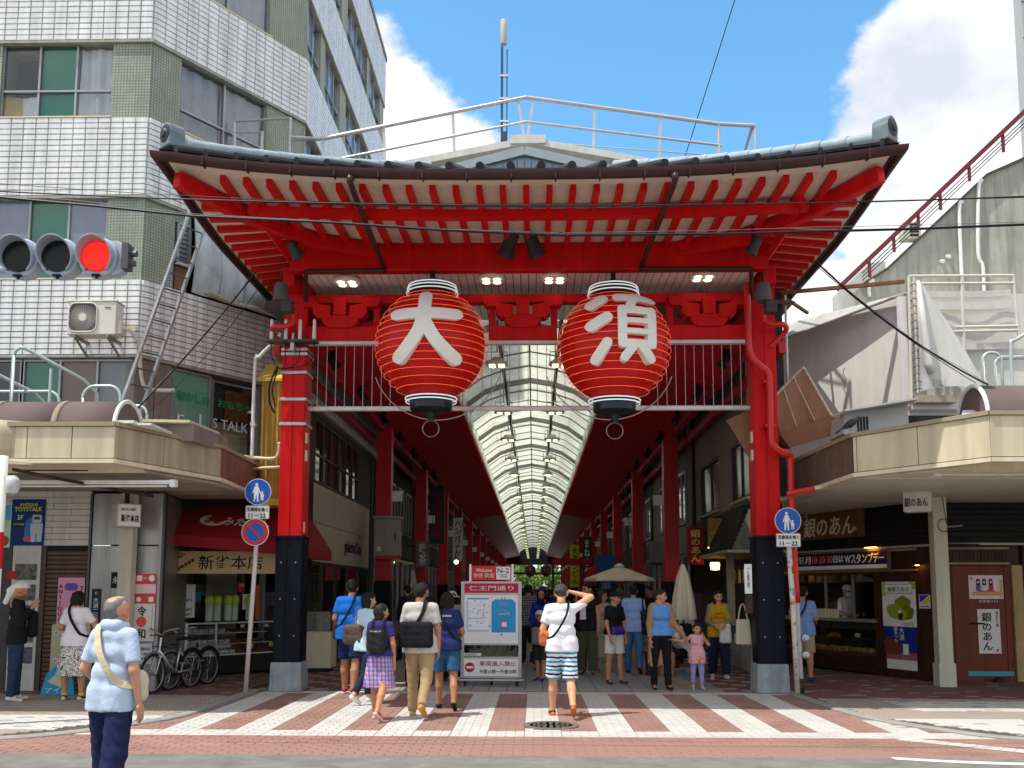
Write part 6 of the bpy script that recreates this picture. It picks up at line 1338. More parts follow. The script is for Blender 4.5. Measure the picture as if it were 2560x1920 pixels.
# brown tilted sheet boards
tb = thing('tilted_boards','two tilted brown sheet boards with frayed pale edges above the right canopy','boards',(4.7,.9,4.2))
BRB = mat('brown_sheet_board',(.36,.19,.11),.6,var=.1,streak=.15); BRE = mat('frayed_edge',(.55,.47,.36),.8,var=.3,scale=20)
Q = [at(1932,995,.75),at(2008,918,.75),at(2076,1036,.75),at(1990,1110,.95),at(1950,1085,.95)]; b = MB().poly(Q).poly([q+V(.05,.9,-.0) for q in Q]); n_ = len(Q)
for i in range(n_): a, c = Q[i], Q[(i+1)%n_]; b.quad(a,c,c+V(.05,.9,0),a+V(.05,.9,0))
obj('board', b, BRB, tb); obj('edge_trim', MB().tube([Q[0],Q[1],Q[2]],.03,6), BRE, tb)
Q2 = [at(1950,1086,.8),at(2076,1038,.7),at(2165,1062,.5),at(2110,1080,.55),at(1975,1120,.8)]; b = MB().poly(Q2).poly([q+V(0,.5,.05) for q in Q2])
for i in range(len(Q2)): a, c = Q2[i], Q2[(i+1)%len(Q2)]; b.quad(a,c,c+V(0,.5,.05),a+V(0,.5,.05))
obj('board', b, mat('brown_sheet_board2',(.27,.13,.075),.65,var=.12), tb); obj('edge_trim', MB().tube([Q2[1],Q2[2]],.028,6), BRE, tb)
for f in (.33,.68): obj('seam', MB().tube([Q[0].lerp(Q[1],f)+V(0,-.01,0),Q[4].lerp(Q[2],f)+V(0,-.03,.0)],.012,5), BRE, tb)
obj('side_board', MB().prism([(0,0),(.34,.15),(.62,-.5),(.42,-.72)],at(1816,1050,1.3),XU,ZU,(0,-1,0),-.05,0), BRB, tb)
# concrete building with outside stair behind
cb_ = thing('concrete_building','stained grey concrete building with a slanting roofline behind the stucco corner','building',(11,7.5,4))
GC_ = mat('stained_concrete',(.36,.36,.31),.85,var=.16,scale=1.4,bump=.3,bscale=50,streak=.3)
obj('wall', MB().prism([(7.9,4),(16,4),(16,15.9),(12.0,12.15),(11.1,11.75),(9.5,10.25),(8.6,9.4),(8.05,9.05),(7.9,8.95)],(0,7.2,0),XU,ZU,(0,-1,0),-3,0), GC_, cb_)
obj('parapet_cap', MB().tube([V(7.9,7.15,8.97),V(8.6,7.15,9.42),V(9.5,7.15,10.27),V(11.1,7.15,11.77),V(12,7.15,12.17),V(16,7.15,15.92)],.04,6), mat('cap_dark',(.10,.10,.09),.8), cb_)
for x, z in ((9.9,9.6),(10.05,9.72)): obj('vent_stub', MB().lathe([(.05,0),(.05,.1),(0,.11)],(x,7.2,z),10,(0,-1,-.3)), WHT, cb_)
for pts in ([V(10.35,7.15,8.5),V(10.35,7.1,10.8),V(10.45,7.1,11.05)],[V(10.85,7.15,8.5),V(10.85,7.1,9.4),V(10.75,7.1,9.8),V(10.85,7.1,11.4),V(10.95,7.1,11.6)],[V(8.1,7.1,8.7),V(8.1,7.1,9.0),V(8.22,7.1,9.12)]): obj('white_pipe', MB().tube(catmull(pts,4),.045,8), WHT, cb_, smooth=True)
st = thing('stair_railing','dark red sloping handrail with thin wires climbing the concrete roofline','railing',(10,7,10))
STR = mat('dark_red_rail',(.16,.03,.035),.5,var=.1)
a_, c_ = V(7.3,7,8.85), V(13.4,7,14.62); obj('handrail', MB().beam(a_,c_,.09,.11), STR, st)
for f, h in ((.13,.45),(.23,.4),(.33,.35),(.42,.45),(.54,.42),(.68,.5),(.8,.5)): p = a_.lerp(c_,f); obj('baluster', MB().box((p.x-.03,6.97,p.z-h),(p.x+.03,7.03,p.z)), STR, st)
for h in (.18,.27,.36): obj('wire', MB().tube([a_.lerp(c_,.1)-V(0,0,h),c_-V(0,0,h)],.012,5), WIRE, st)
obj('stair_box', MB().prism([(7.5,8.0),(8.7,8.0),(8.7,9.75),(8.3,9.7),(7.5,8.95)],(0,7.6,0),XU,ZU,(0,-1,0),-.4,0), mat('pale_sheet',(.55,.55,.52),.6), st)
un_ = thing('roof_unit','small white outdoor unit on the stair behind the red handrail','air conditioner',(9.25,7.4,10.2)); obj('casing', MB().box((-.22,-.15,0),(.22,.15,.42)), ACW, un_, local=True, bevel=.01)
for i in range(4): obj('vent_slot', MB().box((-.05,-.16,.06+i*.09),(.16,-.15,.11+i*.09)), BLACK, un_, local=True)
tw = thing('far_tower','pale grey tower block just entering at the top right picture edge','building',(20.5,20,0)); obj('tower_wall', MB().box((19.05,20,0),(24,20.6,40)), mat('tower_grey',(.42,.43,.44),.7,var=.05), tw)
for i in range(10): obj('tower_joint', MB().box((19.04,19.98,17+i*1.5),(24,20.0,17.05+i*1.5)), GROUT, tw)
# ------------------------------------------------------------ right canopy
cr = thing('right_canopy','cream panelled pavement canopy with brown tunnel skylight over the right sidewalk','canopy',(8,-1,3.3))
RP_ = [V(4.50,1.9,0),V(4.68,-1.55,0),V(5.95,-3.1,0),V(16,-3.1,0)]
RZ = [(3.26,3.90),(3.30,3.94),(3.32,3.98),(3.32,3.98)]
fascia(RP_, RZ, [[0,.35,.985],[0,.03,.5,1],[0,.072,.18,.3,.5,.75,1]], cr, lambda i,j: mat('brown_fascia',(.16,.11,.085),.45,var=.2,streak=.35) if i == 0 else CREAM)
obj('roof_deck', MB().prism([(4.55,1.9),(4.74,-1.5),(5.98,-3.04),(16,-3.04),(16,2.2),(7.1,2.2),(6.6,3.2)],(0,0,0),(1,0,0),(0,1,0),(0,0,1),3.76,3.82), MATS['deck'], cr)
obj('soffit', MB().prism([(5.98,-3.04),(16,-3.04),(16,-2.3),(5.75,-2.3)],(0,0,0),(1,0,0),(0,1,0),(0,0,1),3.44,3.48), SOFC, cr)
obj('soffit', MB().prism([(4.56,1.9),(4.74,-1.5),(5.75,-2.7),(5.75,-2.3),(16,-2.3),(16,2.2),(7.25,2.2),(5.95,5.3),(5.2,4.6)],(0,0,0),(1,0,0),(0,1,0),(0,0,1),3.28,3.32), SOFC, cr)
obj('soffit_step', MB().box((5.75,-2.32,3.32),(16,-2.28,3.44)), CREAM2, cr)
for i in range(5): obj('step_joint', MB().box((6.9+i*1.8,-2.335,3.33),(6.92+i*1.8,-2.32,3.44)), BLACK, cr)
for i in range(24): obj('soffit_board', MB().box((4.8,-1.6+i*.16,3.268),(9,-1.6+i*.16+.147,3.28)), mat('cream_board',(.56,.52,.44),.55,var=.06), cr)
rc2 = V(0,-2.45,3.95)
def vault2(x0, x1, name, r=.46, m=SKYL):
    o = obj(name, MB().grid(lambda a,c: (x0+(x1-x0)*a, rc2.y-r*math.cos(math.pi*c), rc2.z+r*1.1*math.sin(math.pi*c)), 2, 14), m, cr, smooth=True); o.modifiers.new('thick','SOLIDIFY').thickness=.012
for a, c in ((6.05,7.6),(7.62,9.2),(9.22,11)): vault2(a,c,'skylight_sheet')
obj('end_arch', MB().tube([V(6.03,rc2.y-.46*math.cos(math.pi*c),rc2.z+.50*math.sin(math.pi*c)) for c in np.linspace(0,1,17)],.03,8), WHT, cr)
obj('end_sheet', MB().poly([V(6.04,rc2.y-.45*math.cos(math.pi*c),rc2.z+.49*math.sin(math.pi*c)) for c in np.linspace(0,1,17)]), SKYL, cr)
obj('flashing', MB().add([(5.75,-2.75,3.98),(6.35,-2.75,3.98),(6.35,-2.45,4.12),(5.9,-2.45,4.10),(5.75,-2.75,4.0),(6.35,-2.75,4.0),(6.35,-2.45,4.14),(5.9,-2.45,4.12)],[(0,3,2,1),(4,5,6,7),(0,1,5,4),(1,2,6,5),(2,3,7,6),(3,0,4,7)]), WHT, cr)
dh = thing('vent_duct','pale grey duct housing with louvres lying on the right canopy roof','duct',(5.4,-.4,4.2)); obj('housing', MB().prism([(4.95,4.15),(5.35,4.0),(6.0,4.3),(6.0,4.62),(5.0,4.48)],(0,-.3,0),XU,ZU,(0,-1,0),-.7,0), mat('duct_pale',(.52,.52,.48),.6,var=.06), dh)
for i in range(4): obj('louvre', MB().box((5.18+i*.05,-.33,4.12),(5.20+i*.05,-.30,4.42)), BLACK, dh)
obj('lid', MB().beam((4.9,-.35,4.47),(6.05,-.35,4.66),.5,.03), WHT, dh)
obj('dark_box', MB().box((5.75,-.25,3.9),(7.2,.3,4.45)), MATS['pipe_dark'], dh)
rg2 = thing('right_railing','pale tubular hoop railing on top of the right canopy','railing',(7,-1.2,4))
for x0, x1, z in ((6.80,7.08,5.24),(6.98,7.9,5.17)): hoop(x0,x1,z,-1.2,.13,rg2,3.9,PG)
obj('rail_hoop', MB().tube(catmull([V(7.18,-1.3,3.9),V(7.18,-1.3,5.25),V(7.28,-1.3,5.42),V(7.9,-1.3,5.75),V(8.6,-1.3,6.0)],5),.026,8), PG, rg2, smooth=True); obj('rail_bar', MB().tube([V(7.0,-1.2,5.15),V(9,-1.2,5.16)],.022,8), PG, rg2)
post_r = thing('canopy_post','cream canopy post with boxed foot between sweets shop and brown door','post',(7.05,1.30,0)); obj('shaft', MB().box((-.12,-.11,0),(.12,.11,3.3)), MATS['post_cream'], post_r, local=True, bevel=.01); obj('boxed_foot', MB().box((-.145,-.135,.0),(.145,.135,.42)), MATS['post_cream'], post_r, local=True, bevel=.008)
obj('cable_coil', MB().tube([V(.06+.11*math.cos(a),-.13,2.78+.11*math.sin(a)) for a in np.linspace(0,12.5,40)],.006,5).tube([V(.1,-.13,2.8),V(.05,-.12,3.3)],.006,5), WIRE, post_r, local=True); obj('peg', MB().cyl((.1,-.13,2.75),(.36,-.16,2.77),.012,6), STEEL, post_r, local=True)
ft2 = thing('fluorescent_lamp','white fluorescent batten under the right canopy at the picture edge','lamp',(7.6,-2.05,3.25)); obj('batten', MB().box((-1.9,-.04,.06),(2,.04,.12)), WHT, ft2, local=True, bevel=.006); obj('tube', MB().cyl((-1.85,0,.03),(1.9,0,.03),.016,8), MATS['unlit_tube'], ft2, local=True); obj('end_box', MB().box((-1.98,-.055,.0),(-1.88,.055,.12)), WHT, ft2, local=True)
fl = thing('flag_holder','short red and cream pole sticking out of the right gate column','pole',(4.1,-.1,3.2)); obj('red_sleeve', MB().tube([V(4.08,-.1,3.20),V(4.5,-.2,3.28)],.045,10), RP, fl); obj('cream_tip', MB().tube([V(4.5,-.2,3.28),V(4.86,-.28,3.36)],.038,10), CREAM2, fl)
bx2 = thing('box_sign','white box sign with brush lettering 銀のあん hung under the right canopy','sign',(6.37,.4,3.13),R(-30)); obj('case', MB().box((-.22,-.13,-.19),(.22,.13,.19)), mat('sign_case_white',(.55,.54,.50),.45), bx2, local=True, bevel=.03); obj('hanger', MB().box((-.04,-.04,.19),(.04,.04,.4)), STEEL, bx2, local=True); letters('lettering','銀のあん',(-.01,-.131,-.03),XU,ZU,.36,.15,BK,None,bold=.01).parent = bx2
# ------------------------------------------------------------ sweets shop at the right corner
ss = thing('sweets_shop','dark timber sweets shop front with serving window on the chamfered right corner','shop',(6.5,4,0))
SA, SB = V(7.22,2.1,0), V(5.60,6.14,0); sdv = V(5.88-7.22,5.44-2.1,0).normalized(); sn = V(-sdv.y,sdv.x,0); SB = SA+sdv*5.6
if sn.dot(V(-1,-1,0)) < 0: sn = -sn
FS = lambda b,u0,u1,z0,z1,n0,n1: b.fbox(SA,sdv,(0,0,1),sn,u0,u1,z0,z1,n0,n1)
onS = lambda u_,z,n_=0: SA+sdv*u_+V(0,0,z)+sn*n_; su_ = -sdv
for i in range(11): obj('fascia_board', FS(MB(),-.08,5.0,2.50+i*.104,2.598+i*.104,-.1,.02+.012*(i%2)), WOODB, ss, bevel=.005)
obj('white_strip', FS(MB(),-.1,5.0,2.455,2.495,-.1,.07), mat('strip_pale',(.42,.38,.31),.6), ss)
obj('front_lintel', FS(MB(),-.02,4.9,1.97,2.45,-.15,-.02), WOOD, ss)
obj('lattice_rail', FS(FS(MB(),.3,4.6,2.40,2.44,-.02,.03),.3,4.6,2.02,2.05,-.02,.03), mat('honey_wood',(.36,.22,.10),.6), ss)
for i in range(16): obj('lattice_block', FS(MB(),.34+i*.05 if i < 12 else 4+i*.05,.37+i*.05 if i < 12 else 4.03+i*.05,2.10,2.36,-.02,.0+.006*(i%2)), WOOD, ss)
obj('wood_panel', FS(MB(),.30,1.42,.0,1.97,-.2,0), WOOD, ss); obj('corner_board', FS(MB(),-.06,.29,.0,2.45,-.25,.03), WOOD, ss, bevel=.01)
for u_ in (.62,.95,1.2): obj('panel_groove', FS(MB(),u_,u_+.012,.05,1.95,.0,.002), WOODB, ss)
obj('counter_ledge', FS(MB(),1.42,4.6,1.03,1.09,-.3,.12), mat('ledge_steel',(.45,.45,.43),.35,.6), ss, bevel=.006)
obj('counter_apron', FS(MB(),1.42,4.6,.88,1.03,-.1,.02), mat('apron_dark',(.04,.04,.04),.3,.3), ss)
obj('case_glass', FS(MB(),1.44,4.6,.42,.87,-.012,-.004), SHOWG, ss)
obj('case_floor', FS(FS(MB(),1.44,4.6,.38,.42,-.6,0),1.44,4.6,.66,.665,-.55,-.15), mat('case_dark',(.05,.04,.035),.5), ss)
for i in range(7): obj('slat_board', FS(MB(),1.44,4.6,.05+i*.048,.05+i*.048+.04,-.08,-.0+.005*(i%2)), WOOD, ss, bevel=.004)
obj('side_post', FS(FS(MB(),1.40,1.48,0,1.97,-.2,.015),4.55,4.65,0,2.0,-.2,.015), WOOD, ss)
for u_ in (2.3,3.15): obj('window_mullion', FS(MB(),u_,u_+.035,1.09,1.97,-.22,-.17), ALU, ss)
obj('window_glass', FS(MB(),1.48,4.55,1.09,1.97,-.2,-.194), SHOWG, ss)
obj('kitchen_wall', FS(MB(),-.3,5.2,0,2.6,-2.3,-2.2), mat('kitchen_wall',(.07,.06,.05),.7,var=.25), ss); obj('kitchen_counter', FS(MB(),1.3,4.8,0,.95,-1.9,-1.3), mat('kitchen_steel',(.12,.12,.11),.4,.5), ss); obj('hood', FS(MB(),1.6,3.9,1.62,1.95,-2.1,-1.2), MATS['kitchen_steel'], ss)
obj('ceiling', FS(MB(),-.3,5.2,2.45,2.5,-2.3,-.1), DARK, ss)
taiyaki = mesh_of('fish_cake', MB().lathe([(0,-.09),(.03,-.07),(.05,-.02),(.05,.02),(.03,.05),(.015,.06),(.045,.09),(0,.085)],(0,0,0),8,(1,0,0)), mat('golden_cake',(.50,.24,.05),.5,var=.35,scale=16), True)
for u0, u1, z, n0 in ((3.2,3.9,.45,-.15),(2.5,3.1,.45,-.17),(1.75,2.35,.45,-.15),(2.85,3.2,.70,-.3)):
    uu = u0
    while uu < u1: o_ = link('fish_cake', taiyaki, ss); o_.location = onS(uu,z+.02,n0+rnd.uniform(-.04,.04))-wpos(ss); o_.rotation_euler = (R(90),rnd.uniform(-.4,.4),math.atan2(sdv.y,sdv.x)+1.3+rnd.uniform(-.3,.3)); uu += .09
obj('case_tray', FS(FS(MB(),1.7,2.4,.42,.435,-.35,-.04),2.45,3.95,.42,.435,-.35,-.04), STEEL, ss)
for i in range(8): obj('paper_bag', FS(MB(),2.72+i*.105,2.80+i*.105,1.09,1.27,-.15,-.08), flat('#d9cfae'), ss)
obj('price_tag', FS(MB(),2.05,2.2,.72,.8,-.1,-.095), flat('#d8d29a'), ss)
sg = thing('wooden_shop_sign','large brown wooden sign board with pale brush lettering 銀のあん','sign',onS(2.8,3.05)); obj('board', FS(MB(),1.63,3.95,2.72,3.36,.03,.10), mat('sign_wood',(.17,.060,.028),.5,var=.25,scale=2,streak=.3), sg, bevel=.01)
letters('lettering','銀のあん',onS(2.65,2.98,.102),su_,ZU,1.6,.42,flat('#d9c7ae'),sg,bold=.01,slant=.12); letters('lettering','薄皮たい焼',onS(3.55,3.24,.102),su_,ZU,.5,.08,flat('#b79a80'),sg); obj('seal', FS(MB(),1.80,1.88,2.85,2.93,.10,.104), flat('#c88a6a'), sg)
bn = thing('blue_banner','dark blue framed banner with white and orange lettering over the serving window','banner',onS(2.3,2.25)); obj('frame', FS(MB(),.92,3.82,2.04,2.46,.06,.11), mat('banner_frame',(.20,.10,.06),.6), bn); obj('cloth', FS(MB(),.97,3.77,2.08,2.42,.11,.116), flat('#151c4d'), bn); obj('white_hem', FS(MB(),.98,3.76,2.085,2.16,.116,.119), WP, bn)
letters('lettering','毎月',onS(3.45,2.29,.118),su_,ZU,.42,.17,flat('#f0e6c8'),bn,bold=.015); letters('lettering','10·20·30',onS(2.85,2.29,.118),su_,ZU,.66,.15,flat('#e0662a'),bn,bold=.015); letters('lettering','日は',onS(2.35,2.29,.118),su_,ZU,.3,.14,WP,bn,bold=.015); letters('lettering','Wスタンプデー',onS(1.60,2.29,.118),su_,ZU,1.12,.20,flat('#f0e6c8'),bn,bold=.015)
mp_ = thing('matcha_poster','tall poster of green matcha cakes on the dark timber panel','poster',onS(.82,1.4)); obj('sheet', FS(MB(),.39,1.26,.98,1.82,.004,.010), WP, mp_); PS = lambda nm,u0,u1,z0,z1,m,d=.012: obj(nm, FS(MB(),u0,u1,z0,z1,.01,d), m, mp_)
PS('green_corner',.39,.55,1.68,1.82,flat('#9bc04a')); PS('green_corner',1.15,1.26,1.55,1.82,flat('#a9c95a')); PS('title_frame',.47,1.18,1.60,1.78,flat('#4c5548'),.012); PS('title_plate',.48,1.17,1.61,1.77,WP,.014); letters('lettering','抹茶ミルク',onS(.82,1.68,.015),su_,ZU,.56,.09,flat('#3c4630'),mp_); letters('lettering','250円',onS(.62,1.03,.011),su_,ZU,.28,.06,flat('#a09a90'),mp_)
for (u_,z,r_,m) in ((.72,1.40,.2,'#7d8f1e'),(.95,1.27,.19,'#93a52c'),(.62,1.24,.18,'#6d7f18'),(.78,1.20,.15,'#a2b13c')):
    obj('printed_cake', MB().prism([(r_*math.cos(a)*(1+.12*math.sin(3*a)),r_*.75*math.sin(a)*(1+.1*math.sin(5*a+u_*9))) for a in np.linspace(0,2*math.pi,20)[:-1]], onS(u_,z,.012+.003*((u_*7)%1)), su_,ZU,sn,0,.0015), flat(m), mp_)
obj('printed_filling', MB().prism(circ(.06,12,0,0,.08), onS(.78,1.18,.018), su_,ZU,sn,0,.002), flat('#3d1f2a'), mp_); obj('printed_cream', MB().prism(circ(.05,12,0,0,.035), onS(.80,1.26,.019), su_,ZU,sn,0,.002), WP, mp_)
fp = thing('festival_poster','deep blue summer festival poster below the green one','poster',onS(.8,.57)); obj('sheet', FS(MB(),.42,1.20,.18,.975,.004,.010), flat('#17338f'), fp); obj('white_foot', FS(MB(),.42,1.20,.18,.36,.01,.012), WP, fp); obj('crowd_print', FS(MB(),.42,1.20,.36,.50,.01,.0115), mat('crowd_print',(.35,.12,.14),.6,var=.8,scale=30), fp); obj('temple_print', MB().prism([(-.3,-.1),(.1,-.1),(.1,.05),(.16,.09),(-.2,.24),(-.36,.1),(-.3,.08)], onS(.93,.55,.011), su_,ZU,sn,0,.002), flat('#7a3a2e'), fp); obj('white_tower', FS(MB(),.62,.76,.46,.66,.011,.014), WP, fp)
letters('lettering','大須',onS(.78,.84,.011),su_,ZU,.13,.24,WP,fp,vertical=True); letters('lettering','夏まつり',onS(.93,.82,.011),su_,ZU,.10,.30,WP,fp,vertical=True)
bs = thing('sticker','blue and yellow square sticker on the dark corner board','sticker',onS(.14,1.46,.03)); obj('sheet', FS(MB(),.01,.28,1.33,1.58,.032,.036), WP, bs); obj('blue_half', MB().prism([(-.12,-.03),(.12,.11),(-.12,.11)], onS(.145,1.46,.036), su_,ZU,sn,0,.0015), flat('#1d3fae'), bs); obj('yellow_half', MB().prism([(-.12,-.05),(.12,-.05),(.12,.09)], onS(.145,1.46,.036), su_,ZU,sn,0,.0015), flat('#e0cf2e'), bs); letters('lettering','PAL-SYSTEM',onS(.145,1.365,.036),su_,ZU,.2,.03,flat('#27407f'),bs)
wl = thing('amber_wall_lamp','amber lit downlight on the dark corner board','lamp',onS(.22,2.14,.1)); obj('hood', MB().cyl(onS(.22,2.22,.1),onS(.22,2.12,.1),.045,12), BLACK, wl); obj('lit_opening', MB().cyl(onS(.22,2.119,.1),onS(.22,2.112,.1),.038,12), emit_mat('amber_disc',(1,.42,.06),14), wl)
wl2 = thing('amber_strip_lamp','amber lit lamp above the blue banner','lamp',onS(1.3,2.48,.2)); obj('hood', FS(MB(),1.2,1.5,2.49,2.51,.1,.22), BLACK, wl2); obj('lit_opening', FS(MB(),1.22,1.48,2.484,2.49,.12,.20), MATS['amber_disc'], wl2)
# brown door wall facing the street
dw = thing('door_wall','front wall with dark boards over a brown door, right of the cream post','shop wall',(8.5,2.3,0))
for i in range(11): obj('fascia_board', MB().box((7.22,2.2-.012*(i%2),2.53+i*.104),(14,2.35,2.628+i*.104)), WOODB, dw, bevel=.005)
obj('white_strip', MB().box((7.22,2.15,2.485),(14,2.35,2.525)), MATS['strip_pale'], dw); obj('wall_core', MB().box((7.2,2.36,0),(14,2.5,3.7)), DARK, dw)
obj('lintel', MB().box((7.3,2.26,2.12),(8.9,2.36,2.48)), WOOD, dw); obj('lattice_rail', MB().box((7.4,2.24,2.41),(8.72,2.26,2.45)).box((7.4,2.24,2.13),(8.72,2.26,2.17)), MATS['honey_wood'], dw)
for i in range(20): obj('lattice_block', MB().box((7.44+i*.064,2.245+.006*(i%2),2.20),(7.49+i*.064,2.26,2.38)), WOOD, dw)
DOORM = mat('red_brown_door',(.17,.040,.020),.5,var=.1,scale=2,streak=.2); dr = obj('door', MB().box((7.42,2.27,.02),(8.73,2.33,2.11)), DOORM, dw, bevel=.006); obj('door_joint', MB().box((7.66,2.266,.04),(7.672,2.27,2.09)).box((8.60,2.266,.04),(8.612,2.27,2.09)), WOODB, dr); obj('handle', MB().cyl((7.98,2.2,1.06),(8.2,2.24,1.06),.014,8).cyl((7.97,2.2,1.06),(7.97,2.27,1.06),.02,8), BLACK, dr); obj('kick_strip', MB().box((7.88,2.262,.12),(8.70,2.27,.20)), flat('#3f9fb5'), dr)
obj('honey_post', MB().box((8.74,2.22,0),(8.93,2.36,2.12)), mat('honey_post',(.42,.28,.14),.55,streak=.2), dw); obj('dark_post', MB().box((8.94,2.2,0),(9.12,2.36,2.48)), WOOD, dw); obj('side_panel', MB().box((9.13,2.26,0),(14,2.36,2.48)), WOOD, dw)
t, tx, bx = poster((8.27,2.262,1.72),.62,.43,flat('#e4cdd3'),'pink poster with three women printed on the brown door'); 
for k, x in enumerate((-.14,-.03,.09)): bx('printed_hair',x,.08,.07,.14,flat('#2c1d22'),.03); bx('printed_face',x,.09,.04,.05,flat('#e0b8a2'),.018,.0115); bx('printed_dress',x,-.02,.08,.1,flat(['#4f5f9a','#d8d4d0','#b83a4a'][k]),.02,.0125)
bx('printed_table',.0,-.12,.5,.07,flat('#d0a05a')); bx('printed_food',.0,-.08,.3,.05,flat('#c0393a'),.02,.0092); bx('gold_edge',.27,-.02,.05,.32,flat('#c9a961')); tx('お',-.26,.16,.05,.05,flat('#b04050'))
letters('lettering','従業員入口',(8.30,2.27,1.465),XU,ZU,.34,.055,flat('#d9cfc4'),dw)
t, tx, bx = poster((8.29,2.262,.92),.40,.80,flat('#dcdad4'),'white vertical paper with brush lettering 銀のあん on the brown door'); tx('銀のあん',-.04,.0,.18,.68,BK,vertical=True,bold=.01); tx('薄皮たい焼',.15,.22,.045,.28,flat('#55524e'),vertical=True); bx('seal',.13,-.34,.04,.04,flat('#8a6a60'))
obj('door_stop', MB().lathe([(0,0),(.12,0),(.1,.06),(.03,.09),(0,.09)],(8.35,2.1,.024),14), BLACK, dw)
# pigeon on the canopy edge
pg = thing('pigeon','dark grey pigeon perched on the edge of the right canopy','pigeon',(4.70,-1.42,4.0),R(25))
b = MB().lathe([(0,-.17),(.02,-.16),(.045,-.08),(.06,0),(.055,.06),(.038,.11),(.026,.15),(.028,.18),(.026,.2),(.012,.225),(0,.228)],(0,0,.115),14,(.86,0,.5)); b.lathe([(0,.22),(.008,.22),(0,.25)],(0,0,.115),6,(.86,0,.48))
obj('body', b, mat('pigeon_grey',(.045,.05,.07),.6,var=.3,scale=25), pg, local=True, smooth=True); obj('tail', MB().add([(-.12,-.025,.05),(-.12,.025,.05),(-.27,.035,-.05),(-.27,-.035,-.05),(-.12,-.025,.065),(-.12,.025,.065),(-.27,.035,-.04),(-.27,-.035,-.04)],[(0,3,2,1),(4,5,6,7),(0,1,5,4),(1,2,6,5),(2,3,7,6),(3,0,4,7)]), MATS['pigeon_grey'], pg, local=True); obj('leg', MB().cyl((.0,-.02,0),(.01,-.02,.08),.005,5), flat('#a04a44'), pg, local=True); obj('leg', MB().cyl((.0,.02,0),(.01,.02,.08),.005,5), flat('#a04a44'), pg, local=True); obj('wing', MB().lathe([(0,-.15),(.03,-.08),(.05,.0),(.035,.07),(0,.1)],(-.01,-.025,.12),10,(.9,0,.4)), mat('wing_grey',(.03,.032,.045),.6), pg, local=True, smooth=True)
# ------------------------------------------------------------ street furniture
BLUE = mat('sign_blue',(.012,.085,.42),.3,var=.03,coat=.2); SRED = mat('sign_red_film',(.50,.022,.02),.3,var=.03,coat=.2); SWH = mat('sign_white',(.72,.72,.70),.35,var=.03)
def disc(r, c, m, name, par, d0, d1, ry=None, n=40):
    o = obj(name, MB().prism(circ(r,n,0,0,ry), c, XU, ZU, (0,-1,0), d0, d1), m, None); o.parent = par; return o
def ped_sign(par, z, k=1.):
    c = V(0,-.05,z); disc(.215*k,c,SWH,'sign_rim',par,0,.012); disc(.205*k,c,BLUE,'sign_face',par,.012,.015)
    o = obj('back_clamp', MB().box((-.05,-.05,z-.1),(.05,.03,z+.1)), STEEL, None); o.parent = par
    b = MB(); P = lambda pts: b.prism([(x*k*.73,y*k*.73) for x,y in pts], c, XU, ZU, (0,-1,0), .015, .0175)
    P(circ(.032,14,-.03,.165)); P([(-.075,.115),(-.05,.13),(-.01,.13),(.015,.115),(.02,-.04),(-.08,-.04)]); P([(-.075,.11),(-.11,.0),(-.12,-.03),(-.10,-.035),(-.072,.04)]); P([(.015,.11),(.045,.02),(.07,-.02),(.055,-.035),(.02,.02)])
    P([(-.08,-.04),(-.035,-.04),(-.045,-.13),(-.06,-.215),(-.09,-.215),(-.085,-.13)]); P([(-.03,-.04),(.02,-.04),(.015,-.13),(.02,-.215),(-.012,-.215),(-.02,-.13)])
    P(circ(.022,12,.098,-.005)); P([(.075,-.03),(.12,-.03),(.135,-.12),(.06,-.12)]); P([(.078,-.03),(.058,-.03),(.05,-.045),(.07,-.07)]); P([(.12,-.04),(.145,-.08),(.138,-.09),(.115,-.06)]); P([(.072,-.12),(.092,-.12),(.09,-.19),(.068,-.19)]); P([(.102,-.12),(.124,-.12),(.13,-.19),(.108,-.19)])
    o = obj('pictogram', b, SWH, None); o.parent = par
def plate(par, z):
    o = obj('time_plate', MB().prism(rrect(.39,.22,.025), (0,-.05,z), XU, ZU, (0,-1,0), 0, .01), SWH, None, bevel=.003); o.parent = par
    f = obj('plate_border', MB().tube([V(x,-.061,z+y) for x,y in rrect(.378,.208,.022)],.0025,4,closed=True), BK, None); f.parent = par
    for s, zz, w, h in (('軽車両を除く',.045,.335,.068),('11－22',-.052,.28,.07)): q = letters('lettering',s,(0,-.06,z+zz),XU,ZU,w,h,BK,None,bold=.015); q.parent = par
PW = mat('old_white_pole',(.60,.53,.49),.55,var=.1,scale=5,dirt=('#8a5a35',.24,9.)); 
s1 = thing('traffic_sign_pole','white pole with round pedestrian sign, time plate and round no-parking sign, left of the gate','traffic sign',(-4.51,-.2,.02))
obj('pole', MB().tube([V(-.06,0,0),V(0,0,1.4),V(.075,0,3.35)],.036,14), PW, s1, local=True, smooth=True); 
h1 = obj('sign_head', MB().box((-.02,-.045,2.2),(.02,-.03,3.2)), STEEL, s1, local=True); h1.location = (.055,0,0)
ped_sign(h1,3.20); plate(h1,2.87); c = V(-.025,-.05,2.55); disc(.22,c,SWH,'sign_rim',h1,0,.012); disc(.21,c,SRED,'sign_face',h1,.012,.015); disc(.147,c,BLUE,'blue_disc',h1,.015,.0165)
obj('red_bar', MB().prism([(-.118,.092),(-.092,.118),(.118,-.092),(.092,-.118)], c, XU, ZU, (0,-1,0), .0165, .018), SRED, h1, local=True)
s2 = thing('traffic_sign_pole','rust-flecked white pole with round pedestrian sign and time plate beside the right gate column','traffic sign',(4.12,-.12,.02))
